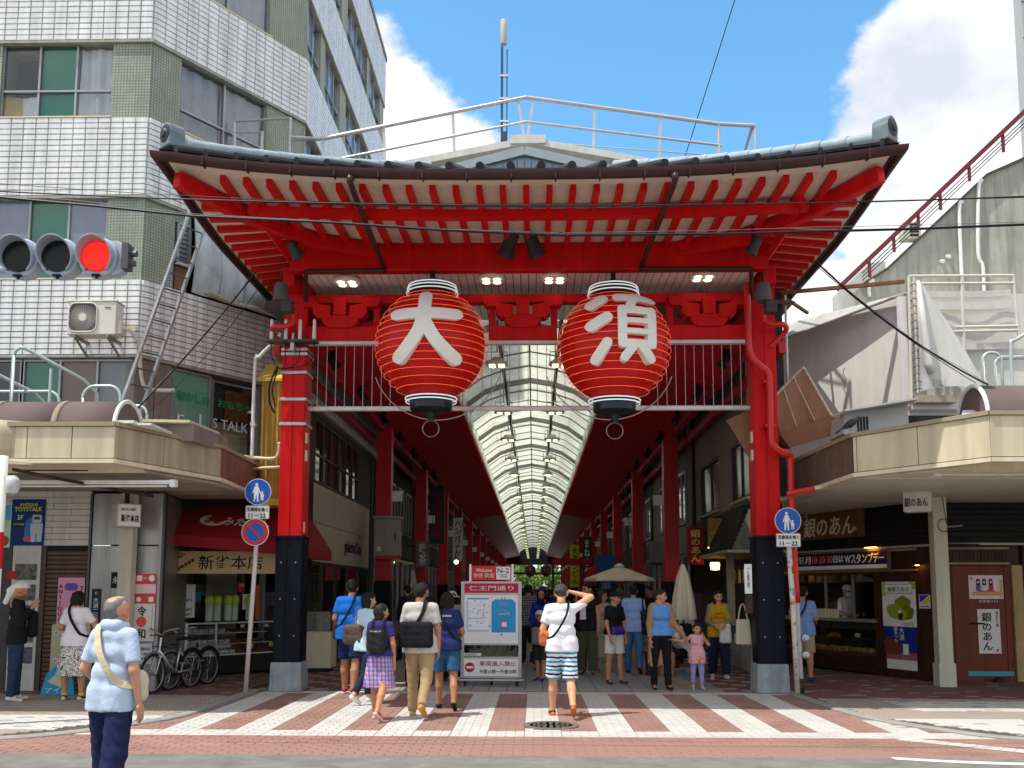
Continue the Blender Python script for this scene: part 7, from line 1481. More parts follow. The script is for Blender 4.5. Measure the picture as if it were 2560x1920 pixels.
obj('pole', MB().tube([V(.03,0,0),V(0,0,1.4),V(-.06,0,2.85)],.042,14), mat('flaky_pole',(.62,.58,.50),.6,var=.12,scale=7,dirt=('#8a5e2a',.40,11.)), s2, local=True, smooth=True); h2 = obj('sign_head', MB().box((-.02,-.05,2.1),(.02,-.03,2.95)), STEEL, s2, local=True); h2.location = (-.055,0,0)
ped_sign(h2,2.74,.98); plate(h2,2.43)
for z, m in ((1.9,'#b03a2a'),(1.55,'#8f8f8a')): obj('sticker', MB().lathe([(.0435,z),(.0435,z+.12)],n=12), flat(m), s2, local=True)
obj('foot_clamp', MB().lathe([(.0,.0),(.05,.0),(.05,.08),(0,.09)],(.1,.02,.02),10), BLACK, s2, local=True)
vl = thing('valve_stack','pair of galvanised pipe valves on the drain pipe foot behind the sign pole','valve',(4.36,.1,.62)); 
for z in (0,.27): obj('valve_wheel', MB().lathe([(.03,-.03),(.06,-.02),(.06,.02),(.03,.03)],(0,0,z),14,(0,1,0)).cyl((0,-.06,z),(0,.06,z),.025,8), STEEL, vl, local=True)
# traffic signal hanging into the picture
tl = thing('traffic_light','horizontal grey traffic signal with the red light lit, upper left','traffic light',tuple(at(150,645,-8.5)))
TLM = mat('signal_grey',(.42,.47,.55),.45,var=.05,streak=.08); wdt = .305
for k in range(3):
    cx = (k-1)*wdt
    ho = obj('lamp_housing', MB().prism(rrect(.30,.30,.13,6,cx,0),(0,0,0),XU,ZU,(0,-1,0),-.1,.03), TLM, tl, local=True, bevel=.012)
    b = MB(); n_ = 28; vs = []
    for i in range(n_+1):
        a = R(-55+290*i/n_); dep = .13*(.15+.85*(.5+.5*math.sin(a))); 
        for r_, y in ((.133,-.03),(.138,-.03-dep),(.128,-.03-dep),(.123,-.03)): vs.append((cx+r_*math.cos(a),y,r_*math.sin(a)))
    b.add(vs,[(i*4+j,(i+1)*4+j,(i+1)*4+(j+1)%4,i*4+(j+1)%4) for i in range(n_) for j in range(4)]); vz = obj('visor', b, mat('visor_grey',(.34,.38,.44),.5), ho, local=True, auto=40)
    obj('lens', MB().cyl((cx,-.03,0),(cx,-.045,0),.122,32), mat('red_lens',(.42,.004,.004),.4,var=.05,spec=.1,emit=((1,.01,.012),.36)) if k == 2 else mat('dark_lens',(.010,.010,.011),.25,var=.1), ho, local=True)
    if k == 2:
        b = MB()
        for r_ in range(0,9):
            n_ = max(1,int(r_*6.2))
            for i in range(n_): a = 2*math.pi*i/n_+r_; b.lathe([(.0048,0),(.0035,.003),(0,.004)],(cx+r_*.0132*math.cos(a),-.045,r_*.0132*math.sin(a)),6,(0,-1,0))
        stuff(obj('led_dots', b, emit_mat('red_led',(1,.06,.03),.5), ho, local=True))
    obj('latch', MB().box((cx-.03,-.05,-.158),(cx+.03,-.02,-.142)).cyl((cx+.005,-.03,-.175),(cx+.005,-.03,-.15),.012,8), BLACK, ho, local=True)
obj('end_cap', MB().prism(rrect(.2,.27,.1,6,.42,0),(0,0,0),XU,ZU,(0,-1,0),-.09,.0), TLM, tl, local=True, bevel=.01); obj('end_bracket', MB().box((.50,-.05,-.1),(.55,.05,.1)).cyl((.55,0,.03),(.60,0,.03),.025,8).cyl((.55,0,-.05),(.59,0,-.05),.025,8), mat('bracket_dark',(.10,.10,.11),.5,.4), tl, local=True)
obj('support_arm', MB().cyl((-.42,.03,.05),(-3.2,.03,.22),.04,10).cyl((-.42,.03,-.08),(-3.2,.03,-.05),.03,10), TLM, tl, local=True)
# overhead cables across the street
def cable(pts, r, label, lash=None):
    t = thing('overhead_cable', label, 'cable', tuple(pts[0])); obj('cable', MB().tube(pts,r,6), WIRE, t)
    if lash: 
        obj('messenger_wire', MB().tube([p+V(0,0,lash*(.6+.4*math.cos(i*.9))) for i,p in enumerate(pts)],.003,5), mat('bright_wire',(.16,.16,.17),.5,.4), t)
        for p in pts[1:-1:2]: obj('wire_hook', MB().tube([p+V(-.02,0,0),p+V(0,0,lash*.8),p+V(.03,0,lash*.5)],.004,4), WIRE, t)
cable(sag(at(-60,475,-6),at(2640,488,-6),.14,24),.008,'upper thin twisted cable crossing in front of the gate roof',None)
cable([at(x,y,-6.2) for x,y in ((-60,488),(240,515),(480,540),(820,556),(1100,575),(1400,588),(1800,585),(2060,578),(2300,572),(2640,558))],.013,'thicker black lashed cable crossing just below the thin one',.045)
cable([at(x,y,-5.6) for x,y in ((-60,455),(300,480),(900,512),(1500,520),(2000,508),(2640,492))],.0035,'faint uppermost wire crossing in front of the left building')
cable(sag(at(1846,-30,2),at(1700,430,4.5),.02,10),.010,'single wire slanting down from the top edge to the roof railing')
cable(sag(at(2040,655,-.6),at(2470,962,-2.2),.15,16),.015,'bundle of blue-black cables slanting down to the right canopy',.04)
cable(sag(at(2020,645,-.6),at(2440,958,-2.2),.1,16),.006,'thin grey wire beside the blue-black cable bundle')
cable(sag(at(640,680,-.9),at(345,1020,-2.4),.06,16),.012,'black cable running down from the left eaves to the left canopy',.03)
cable(sag(at(660,700,-.9),at(360,1040,-2.5),.16,16),.005,'thin cable drooping from the left eaves to the left canopy')
cable(sag(at(-40,640,-8.3),at(40,672,-8.4),.0,6),.006,'short pale wire left of the traffic signal')
# notice board on castors
nb_ = thing('notice_board','wheeled steel notice board with map, blue poster and no-entry panel','notice board',(-.74,1.28,0))
BSTEEL = mat('board_steel',(.40,.39,.38),.35,.75,var=.08)
for s in (-1, 1): obj('upright', MB().box((s*.50-.03,-.03,.13),(s*.50+.03,.03,1.80)), BSTEEL, nb_, local=True, bevel=.008)
obj('cross_bar', MB().box((-.47,-.025,1.765),(.47,.025,1.80)).box((-.47,-.025,.13),(.47,.025,.17)).box((-.47,-.025,.47),(.47,.025,.50)).box((-.47,-.025,.70),(.47,.025,.73)).box((-.47,-.025,1.565),(.47,.025,1.60)), BSTEEL, nb_, local=True)
CR = flat('#b3203f'); obj('title_panel', MB().box((-.47,-.02,1.60),(.47,.015,1.765)), CR, nb_, local=True); letters('lettering','仁王門通り',(0,-.021,1.683),XU,ZU,.78,.085,SWH,None).parent = nb_
obj('display_panel', MB().box((-.47,-.018,.73),(.47,.015,1.565)), SWH, nb_, local=True); obj('lower_panel', MB().box((-.47,-.02,.17),(.47,.015,.47)), SWH, nb_, local=True)
def nbx(name, x, z, w, h, m, d=.0): o = obj(name, MB().box((x-w/2,-.0215-d,z-h/2),(x+w/2,-.019,z+h/2)), m, nb_, local=True); return o
nbx('street_map',-.23,1.22,.40,.60,flat('#dfe2e6')); nbx('map_header',-.23,1.50,.38,.03,flat('#6f9fc6'),.001); nbx('map_edge',-.415,1.22,.028,.5,flat('#9fbcd6'),.001); nbx('map_footer',-.23,.945,.38,.035,flat('#a9bfd4'),.001)
rr = random.Random(11); b = MB()
for i in range(90): x = -.40+rr.random()*.36; z = .97+rr.random()*.5; b.box((x,-.0235,z),(x+rr.choice((.003,.02,.035)),-.0215,z+rr.choice((.003,.012))))
stuff(obj('map_lines', b, flat('#7c8896'), nb_, local=True)); nbx('map_route',-.13,1.3,.008,.22,flat('#5f7fae'),.002); nbx('map_route',-.26,1.16,.24,.008,flat('#5f7fae'),.002)
bp_ = obj('blue_poster', MB().prism([(-.21,-.3),(.21,-.3),(.21,.21),(.15,.27),(-.15,.27),(-.21,.21)],(.215,-.0215,1.22),XU,ZU,(0,-1,0),0,.003), mat('poster_blue',(.02,.28,.62),.35,var=.06,scale=6), nb_, local=True)
obj('tag_string', MB().tube([V(.18,-.022,1.53),V(.19,-.024,1.49)],.006,5).tube([V(.24,-.022,1.53),V(.235,-.024,1.49)],.006,5), flat('#2c62a8'), nb_, local=True)
for s, z, w, h, m in (('おトクな',1.43,.12,.025,SWH),('大須でお買い物',1.40,.16,.022,SWH),('キャンペーン',1.295,.2,.028,flat('#e8e06a')),('3000円',1.235,.2,.045,flat('#e8d63a'))): letters('lettering',s,(.215,-.0245,z),XU,ZU,w,h,m,None).parent = nb_
obj('poster_frame', MB().tube([V(.215+x,-.025,1.24+z) for x,z in ((-.15,-.14),(.15,-.14),(.15,.14),(-.15,.14))],.003,4,closed=True), flat('#6fc0e0'), nb_, local=True)
o_ = nbx('red_code_plate',.225,1.05,.12,.13,CR,.006); nbx('code_white',.225,1.055,.09,.085,SWH,.008); nbx('white_margin',.215,.885,.42,.06,SWH,.003); nbx('blue_mark',.18,.885,.035,.03,flat('#3f7fd0'),.005)
nbx('small_strip',-.32,.54,.30,.045,flat('#d0cfd4'),.004); letters('lettering','お知らせ',(-.35,-.026,.54),XU,ZU,.2,.025,flat('#8a3a5a'),None).parent = nb_
c = V(-.37,-.02,.32); disc(.085,c,CR,'no_entry_disc',nb_,.001,.004); nbx('no_entry_bar',-.37,.32,.125,.035,SWH,.006)
letters('lettering','車両進入禁止',(.12,-.021,.385),XU,ZU,.64,.085,CR,None).parent = nb_; letters('lettering','午前11時～午後10時',(.12,-.021,.25),XU,ZU,.64,.075,BK,None).parent = nb_
for s in (-1, 1): obj('sign_post', MB().box((s*.37-.018,-.02,1.80),(s*.37+.018,.02,2.10)), WHT, nb_, local=True)
obj('welcome_panel', MB().box((-.352,-.014,1.82),(.352,.014,2.07)), mat('welcome_red',(.56,.025,.03),.4), nb_, local=True); obj('code_panel', MB().box((.085,-.017,1.835),(.33,-.012,2.055)), SWH, nb_, local=True)
letters('lettering','Welcome',(-.13,-.0145,1.995),XU,ZU,.28,.06,SWH,None,bold=.01).parent = nb_; letters('lettering','환영 欢迎',(-.13,-.0145,1.905),XU,ZU,.36,.075,SWH,None).parent = nb_; letters('lettering','N-2',(.207,-.0175,1.99),XU,ZU,.2,.085,BK,None).parent = nb_; letters('lettering','Niomon-dori St.',(.207,-.0175,1.918),XU,ZU,.15,.018,BK,None).parent = nb_; letters('lettering','仁王門通',(.207,-.0175,1.88),XU,ZU,.12,.02,BK,None).parent = nb_
obj('bumper', MB().tube([V(x,y,.12) for x,y in rrect(1.14,.5,.06)],.018,8,closed=True), BSTEEL, nb_, local=True)
for s in (-1, 0, 1):
    k = obj('castor', MB().cyl((s*.45-.018,.0 if s else .2,.05),(s*.45+.018,.0 if s else .2,.05),.05,16), RUBBER, nb_, local=True); obj('fork', MB().box((s*.45-.03,-.03 if s else .17,.05),(s*.45+.03,.03 if s else .23,.12)), BLACK, k, local=True)
# bicycles
def bicycle(name, label, loc, rz, fr, tyre=RUBBER):
    t = thing(name, label, 'bicycle', loc, rz); Rw = .30; xf, xr = .52, -.52
    SP = mat('spoke_steel',(.35,.35,.35),.35,.7)
    for x in (xf, xr):
        w = obj('wheel', MB().tube([V(x+Rw*math.cos(a),0,Rw+Rw*math.sin(a)) for a in np.linspace(0,2*math.pi,37)[:-1]],.022,8,closed=True), tyre, t, local=True, smooth=True)
        obj('rim', MB().tube([V(x+(Rw-.03)*math.cos(a),0,Rw+(Rw-.03)*math.sin(a)) for a in np.linspace(0,2*math.pi,37)[:-1]],.011,6,closed=True), SP, w, local=True)
        b = MB()
        for k in range(24): a = 2*math.pi*k/24; b.cyl((x,.02*(1 if k%2 else -1),Rw),(x+(Rw-.03)*math.cos(a),0,Rw+(Rw-.03)*math.sin(a)),.0025,4)
        stuff(obj('spokes', b, SP, w, local=True)); obj('hub', MB().cyl((x,-.05,Rw),(x,.05,Rw),.025,10), SP, w, local=True)
    bb, seat, head = V(-.08,0,.28), V(-.2,0,.72), V(.36,0,.72); b = MB()
    b.tube([head-V(-.02,0,.06),V(.1,0,.40),bb],.024,8).tube([bb,seat],.018,8).tube([bb+V(.0,.05,0),V(xr,.06,Rw)],.011,6).tube([bb+V(0,-.05,0),V(xr,-.06,Rw)],.011,6).tube([seat-V(0,.02,.12),V(xr,.06,Rw)],.010,6).tube([seat-V(0,-.02,.12),V(xr,-.06,Rw)],.010,6).tube([V(.34,0,.56),V(-.02,0,.44)],.016,8)
    obj('frame', b, fr, t, local=True, smooth=True)
    obj('fork', MB().tube([V(.34,0,.86),head,V(.40,0,.58)],.018,8).tube([V(.40,.05,.58),V(.46,.055,.45),V(xf,.055,Rw)],.011,6).tube([V(.40,-.05,.58),V(.46,-.055,.45),V(xf,-.055,Rw)],.011,6).box((.38,-.06,.565),(.42,.06,.59)), fr, t, local=True)
    obj('handlebar', MB().tube(catmull([V(.18,-.28,.98),V(.30,-.25,1.0),V(.36,-.1,.96),V(.33,0,.90),V(.36,.1,.96),V(.30,.25,1.0),V(.18,.28,.98)],5),.012,8), SP, t, local=True, smooth=True); obj('grip', MB().tube([V(.17,-.28,.98),V(.27,-.26,1.0)],.018,8).tube([V(.17,.28,.98),V(.27,.26,1.0)],.018,8), BLACK, t, local=True)
    obj('saddle', MB().add([(-.34,-.09,.80),(-.34,.09,.80),(-.1,.03,.79),(-.1,-.03,.79),(-.36,-.1,.845),(-.36,.1,.845),(-.08,.025,.82),(-.08,-.025,.82)],[(0,3,2,1),(4,5,6,7),(0,1,5,4),(1,2,6,5),(2,3,7,6),(3,0,4,7)]), BLACK, t, local=True, bevel=.025); obj('seat_post', MB().cyl(seat,(-.24,0,.80),.013,8), SP, t, local=True)
    obj('mudguard', MB().tube([V(xr+(Rw+.035)*math.cos(a),0,Rw+(Rw+.035)*math.sin(a)) for a in np.linspace(.5,3.3,18)],.026,6), BLACK, t, local=True); obj('mudguard', MB().tube([V(xf+(Rw+.035)*math.cos(a),0,Rw+(Rw+.035)*math.sin(a)) for a in np.linspace(.9,2.9,14)],.022,6), SP, t, local=True)
    obj('chain_guard', MB().prism([(-.52,.25),(-.05,.2),(.0,.28),(-.05,.37),(-.52,.34)],(0,-.06,0),XU,ZU,(0,-1,0),0,.012), BLACK, t, local=True); obj('crank', MB().cyl((bb.x,-.1,.28),(bb.x+.03,-.1,.13),.01,6).box((bb.x-.02,-.19,.115),(bb.x+.08,-.1,.14)).cyl((bb.x,.1,.28),(bb.x-.03,.1,.43),.01,6).box((bb.x-.07,.1,.42),(bb.x+.03,.19,.445)), SP, t, local=True)
    obj('kickstand', MB().tube([V(-.46,-.05,Rw),V(-.40,-.16,.02)],.009,6), SP, t, local=True); obj('basket', MB().tube([V(.38+x,y,z) for z in (.90,) for x,y in rrect(.2,.26,.03)],.006,5,closed=True).tube([V(.38+x,y,.72) for x,y in rrect(.16,.2,.03)],.005,5,closed=True), BLACK, t, local=True); return t
bicycle('bicycle','silver folding-frame bicycle parked beside the glass dumpling counter',(-5.88,.15,.025),R(-104),mat('silver_frame',(.55,.57,.60),.3,.6,var=.05))
bicycle('bicycle','dark bicycle half hidden behind the silver one',(-5.80,.70,.025),R(-106),mat('dark_frame',(.03,.03,.035),.35))
# standing boards by the shutter
bd = thing('standing_board','cream standing board with round-lettered text by the shutter','sign board',(-7.35,-.32,.03)); obj('panel', MB().prism(rrect(.62,.78,.04),(0,0,.68),XU,ZU,(0,-1,0),0,.03), mat('cream_board_panel',(.44,.41,.27),.5,var=.08), bd, local=True, bevel=.006); obj('stand', MB().box((-.25,.02,.0),(-.22,.05,.4)).box((.22,.02,.0),(.25,.05,.4)), STEEL, bd, local=True)
for r_, z in (('なつかしの',.93),('おもちゃ',.50)):
    for k, ch in enumerate(r_): c = V(-.22+k*.11,-.03,z); disc(.04,c,WP,'letter_disc',bd,.001,.003,n=14); q = letters('lettering',ch,c+V(0,-.003,0),XU,ZU,.05,.05,BK,None); q.parent = bd
obj('arrow', MB().box((-.16,-.034,.385),(.16,-.031,.40)), flat('#8a3a20'), bd, local=True)
ib = thing('blue_board','blue and white rounded ice menu board leaning on the ground by the shutter','sign board',(-7.36,-.65,.03)); obj('panel', MB().prism([(-.26,0),(.26,0),(.24,.22),(.12,.38),(-.04,.44),(-.18,.32)],(0,0,0),XU,ZU,(0,-1,0),0,.03), flat('#2f9fc6'), ib, local=True); obj('beige_print', MB().prism([(-.16,.2),(.0,.33),(.18,.2),(.1,.1)],(0,-.031,0),XU,ZU,(0,-1,0),0,.002), flat('#d9c8b0'), ib, local=True); letters('lettering','アイス',(0,-.031,.07),XU,ZU,.34,.08,WP,None).parent = ib
# ------------------------------------------------------------ people: one continuous skin surface each, grown from a posed skeleton
def sdf_prim(P, pr):
    """round cone between a and b; optional flat cut"""
    a, b, ra, rb = pr[:4]; a = np.array(a); b = np.array(b); ab = b-a; L2 = float(ab@ab)+1e-9
    t = np.clip(((P-a)@ab)/L2,0,1); d = np.linalg.norm(P-(a+t[...,None]*ab),axis=-1)-(ra+(rb-ra)*t)
    if len(pr) > 4 and pr[4] is not None:
        for pt, n in pr[4]: d = np.maximum(d,(P-np.array(pt))@np.array(n))
    return d
def smin(a, b, k):
    h = np.clip(.5+.5*(a-b)/k,0,1); return a*(1-h)+b*h-k*h*(1-h)
def sdf_at(prims, P, k):
    D = None
    for pr in prims: d = sdf_prim(P,pr); D = d if D is None else smin(d,D,k)
    return D
def grow(prims, h, k=.03, cuts=(), wrinkle=0., subtract=()):
    pts = np.array([np.array(p[i])+s*np.array([1,1,1])*max(p[2],p[3]) for p in prims for i in (0,1) for s in (-1,1)])
    lo = pts.min(0)-2.5*h; hi = pts.max(0)+2.5*h; n = np.ceil((hi-lo)/h).astype(int)+1
    ax = [lo[i]+h*np.arange(n[i]) for i in range(3)]; D = np.full(n,.5)
    for pr in prims:
        r = max(pr[2],pr[3])+k+2*h; a = np.minimum(pr[0],pr[1])-r; b = np.maximum(pr[0],pr[1])+r
        i0 = np.clip(((a-lo)/h).astype(int),0,n-1); i1 = np.clip(((b-lo)/h).astype(int)+2,0,n)
        G = np.stack(np.meshgrid(*[ax[i][i0[i]:i1[i]] for i in range(3)],indexing='ij'),-1); sl = tuple(slice(i0[i],i1[i]) for i in range(3))
        D[sl] = smin(sdf_prim(G,pr),D[sl],k)
    if wrinkle:
        X, Y, Z = np.meshgrid(*ax,indexing='ij'); D = D+wrinkle*(np.sin(X*38+Z*26+2*np.sin(Y*23))*np.sin(Z*33-X*19+Y*21)+.7*np.sin(Z*64+X*37+3*np.sin(X*13+Y*9)))
    for pt, nn in cuts:
        X, Y, Z = np.meshgrid(*ax,indexing='ij'); D = np.maximum(D,(X-pt[0])*nn[0]+(Y-pt[1])*nn[1]+(Z-pt[2])*nn[2])
    for pr in subtract:
        G = np.stack(np.meshgrid(*ax,indexing='ij'),-1); D = np.maximum(D,-sdf_prim(G,pr))
    return nets(D, lo, h)
def nets(D, lo, h):
    S = D < 0; n = np.array(D.shape); c = [D[i:n[0]-1+i,j:n[1]-1+j,k:n[2]-1+k] for i in (0,1) for j in (0,1) for k in (0,1)]
    cnt = sum((q < 0).astype(np.int8) for q in c); mix = (cnt > 0) & (cnt < 8); ids = np.full(mix.shape,-1); I = np.argwhere(mix); ids[mix] = np.arange(len(I))
    offs = [(i,j,k) for i in (0,1) for j in (0,1) for k in (0,1)]; cv = np.stack([q[mix] for q in c],-1); acc = np.zeros((len(I),3)); num = np.zeros(len(I))
    for a in range(8):
        for ax in range(3):
            if offs[a][ax]: continue
            o = list(offs[a]); o[ax] = 1; b = offs.index(tuple(o)); da, db = cv[:,a],cv[:,b]; m = (da < 0) != (db < 0); t = np.where(m,da/np.where(m,da-db,1),0)
            p = np.array(offs[a],float)[None]+t[:,None]*np.eye(3)[ax][None]; acc += np.where(m[:,None],p,0); num += m
    V_ = lo+h*(I+acc/np.maximum(num,1)[:,None]); F = []
    for ax in range(3):
        u, w = [(1,2),(2,0),(0,1)][ax]; A = np.moveaxis(S,(ax,u,w),(0,1,2)); ID = np.moveaxis(ids,(ax,u,w),(0,1,2))
        d = (A[:-1,1:-1,1:-1] != A[1:,1:-1,1:-1]); J = np.argwhere(d)
        if not len(J): continue
        x, y, z = J[:,0],J[:,1]+1,J[:,2]+1; q = np.stack([ID[x,y-1,z-1],ID[x,y,z-1],ID[x,y,z],ID[x,y-1,z]],-1); fl = ~A[x,y,z]; q[fl] = q[fl][:,::-1]; F.append(q)
    return V_, (np.concatenate(F) if F else np.zeros((0,4),int))
def to_mesh(name, VF, mats, midx=None):
    v, f = VF; me = bpy.data.meshes.new(name); me.vertices.add(len(v)); me.vertices.foreach_set('co',np.asarray(v,np.float32).ravel()); m = len(f)
    me.loops.add(m*4); me.loops.foreach_set('vertex_index',np.asarray(f,np.int32).ravel()); me.polygons.add(m); me.polygons.foreach_set('loop_start',np.arange(0,4*m,4,dtype=np.int32))
    try: me.polygons.foreach_set('loop_total',np.full(m,4,np.int32))
    except Exception: pass
    for q in (mats if isinstance(mats,(list,tuple)) else [mats]): me.materials.append(q)
    if midx is not None: me.polygons.foreach_set('material_index',np.asarray(midx,np.int32))
    me.update(calc_edges=True); me.polygons.foreach_set('use_smooth',np.ones(m,bool)); me.validate(); return me
def join(parts):
    v = []; f = []; o = 0
    for a, b in parts: v.append(a); f.append(b+o); o += len(a)
    return np.concatenate(v), np.concatenate(f)
A_ = lambda *a: np.array(a,float)
# head (facing +y, origin at the skull centre) and relaxed hand, both built once
HEAD = grow([(A_(0,-.018,.022),A_(0,.012,.03),.086,.084),(A_(-.012,-.02,.02),A_(.012,-.02,.02),.082,.082),(A_(0,.035,-.02),A_(0,.03,-.055),.062,.052),(A_(0,.05,-.088),A_(0,.035,-.08),.028,.036),(A_(0,.095,.005),A_(0,.108,-.032),.009,.015),(A_(-.03,.085,-.035),A_(-.045,.06,-.03),.016,.02),(A_(.03,.085,-.035),A_(.045,.06,-.03),.016,.02),
    (A_(-.018,.093,-.063),A_(.018,.093,-.063),.010,.010),(A_(-.083,-.005,.012),A_(-.081,.0,-.03),.015,.010),(A_(.083,-.005,.012),A_(.081,.0,-.03),.015,.010),(A_(-.05,.075,.028),A_(-.02,.092,.026),.012,.012),(A_(.05,.075,.028),A_(.02,.092,.026),.012,.012),(A_(0,-.03,-.07),A_(0,-.035,-.12),.052,.05)],.0085,.018)
HC = HEAD[0][HEAD[1]].mean(1)
def head_mat():
    m = np.zeros(len(HC),int); x, y, z = HC.T; e = (np.abs(np.abs(x)-.033) < .014) & (np.abs(z-.006) < .0075) & (y > .06); b = (np.abs(np.abs(x)-.034) < .02) & (np.abs(z-.032) < .006) & (y > .06); l = (np.abs(x) < .024) & (np.abs(z+.063) < .009) & (y > .08)
    m[e | b] = 1; m[l] = 2; return m
HMAT = head_mat()
def finger(base, ang, ln, r, curl=.35):
    a = base; d = A_(math.sin(ang),.12,-math.cos(ang)); out = []
    for k in range(3): e = a+d*ln*(.45,.32,.23)[k]; out.append((a,e,r*(1-.1*k),r*(.9-.1*k))); a = e; c = math.cos(curl); s = math.sin(curl); d = A_(d[0],d[1]*c-d[2]*s*-1*-1 if False else d[1]*c+(-d[2])*s,d[2]*c+d[1]*s); d = d/np.linalg.norm(d)
    return out
HAND = grow([(A_(-.022,0,-.03),A_(-.026,.004,-.08),.017,.013),(A_(0,0,-.02),A_(0,.003,-.085),.02,.014),(A_(.022,0,-.03),A_(.026,.004,-.08),.016,.012),(A_(0,0,.03),A_(0,0,-.02),.024,.022)]+finger(A_(-.028,.004,-.085),-.10,.072,.0088)+finger(A_(-.009,.004,-.09),-.02,.08,.009)+finger(A_(.010,.004,-.088),.05,.074,.0086)+finger(A_(.027,.004,-.08),.14,.058,.0078)+finger(A_(-.03,.006,-.035),-.75,.062,.0105,.2),.0062,.006)
SKINS = {}
def skin(c):
    if c not in SKINS: SKINS[c] = mat('skin_'+c.strip('#'),c,.5,var=.05,scale=8,spec=.3)
    return SKINS[c]
HAIRB = mat('black_hair',(.012,.010,.009),.62,var=.4,scale=60,bump=.6,bscale=150,spec=.25); EYE = mat('eye_dark',(.02,.015,.012),.3,var=0); LIP = mat('lip',(.38,.12,.10),.5,var=.05)
def fabric(h, name=None, rough=.85): return mat('cloth_'+(name or h.strip('#')),h,rough,var=.06,scale=4,bump=.35,bscale=22,spec=.2)
def pattern(name, kind, c1, c2, c3=None):
    m = mat(name,c1,.85,var=.03,spec=.2); nt = m.node_tree; N = nt.nodes; L = nt.links; b = N['Principled BSDF']; tc = N.new('ShaderNodeTexCoord'); sp = N.new('ShaderNodeSeparateXYZ'); L.new(tc.outputs['Object'],sp.inputs[0])
    def M(op,a,b_=None):
        q = N.new('ShaderNodeMath'); q.operation = op
        for i, v in enumerate((a,b_)):
            if v is None: continue
            if isinstance(v,(int,float)): q.inputs[i].default_value = v
            else: L.new(v,q.inputs[i])
        return q.outputs[0]
    def mix(f,a,c):
        q = N.new('ShaderNodeMix'); q.data_type = 'RGBA'
        if isinstance(f,float): q.inputs['Factor'].default_value = f
        else: L.new(f,q.inputs['Factor'])
        for k, v in (('A',a),('B',c)):
            if isinstance(v,str): q.inputs[k].default_value = (*srgb(v),1)
            else: L.new(v,q.inputs[k])
        return q.outputs['Result']
    x, y, z = sp.outputs; nz = N.new('ShaderNodeTexNoise'); nz.inputs['Scale'].default_value = 9; L.new(tc.outputs['Object'],nz.inputs[0])
    st = lambda v, per, w: M('LESS_THAN',M('FRACT',M('DIVIDE',v,per)),w)
    if kind == 'stripes':
        zz = M('ADD',z,M('MULTIPLY',nz.outputs[0],.05)); c = mix(st(zz,.112,.22),c1,c2); c = mix(st(M('ADD',zz,.056),.112,.26),c,c3)
    elif kind == 'plaid':
        h = M('ADD',x,M('MULTIPLY',y,.9)); c = mix(M('MULTIPLY',st(h,.055,.5),.75),c1,c2); c = mix(M('MULTIPLY',st(z,.055,.5),.6),c,c2); c = mix(M('MULTIPLY',st(M('ADD',h,.02),.055,.14),.8),c,c3); c = mix(M('MULTIPLY',st(M('ADD',z,.02),.055,.14),.8),c,c3)
    elif kind == 'print':
        n2 = N.new('ShaderNodeTexNoise'); n2.inputs['Scale'].default_value = 17; n2.inputs['Detail'].default_value = 2; n2.inputs['Distortion'].default_value = 3.5; L.new(tc.outputs['Object'],n2.inputs[0]); c = mix(M('GREATER_THAN',n2.outputs[0],.53),c1,c2)
    elif kind == 'flowers':
        f = M('MULTIPLY',M('LESS_THAN',z,c3),M('GREATER_THAN',nz.outputs[0],.55)); nz.inputs['Scale'].default_value = 26; c = mix(f,c1,c2)
    L.new(c,b.inputs['Base Color']); return m
def rot_to(d, fwd):
    """frame whose -z runs along d and whose +y leans to fwd"""
    z = -d/np.linalg.norm(d); x = np.cross(fwd,z); x /= max(np.linalg.norm(x),1e-6); y = np.cross(z,x); return np.stack([x,y,z],1)
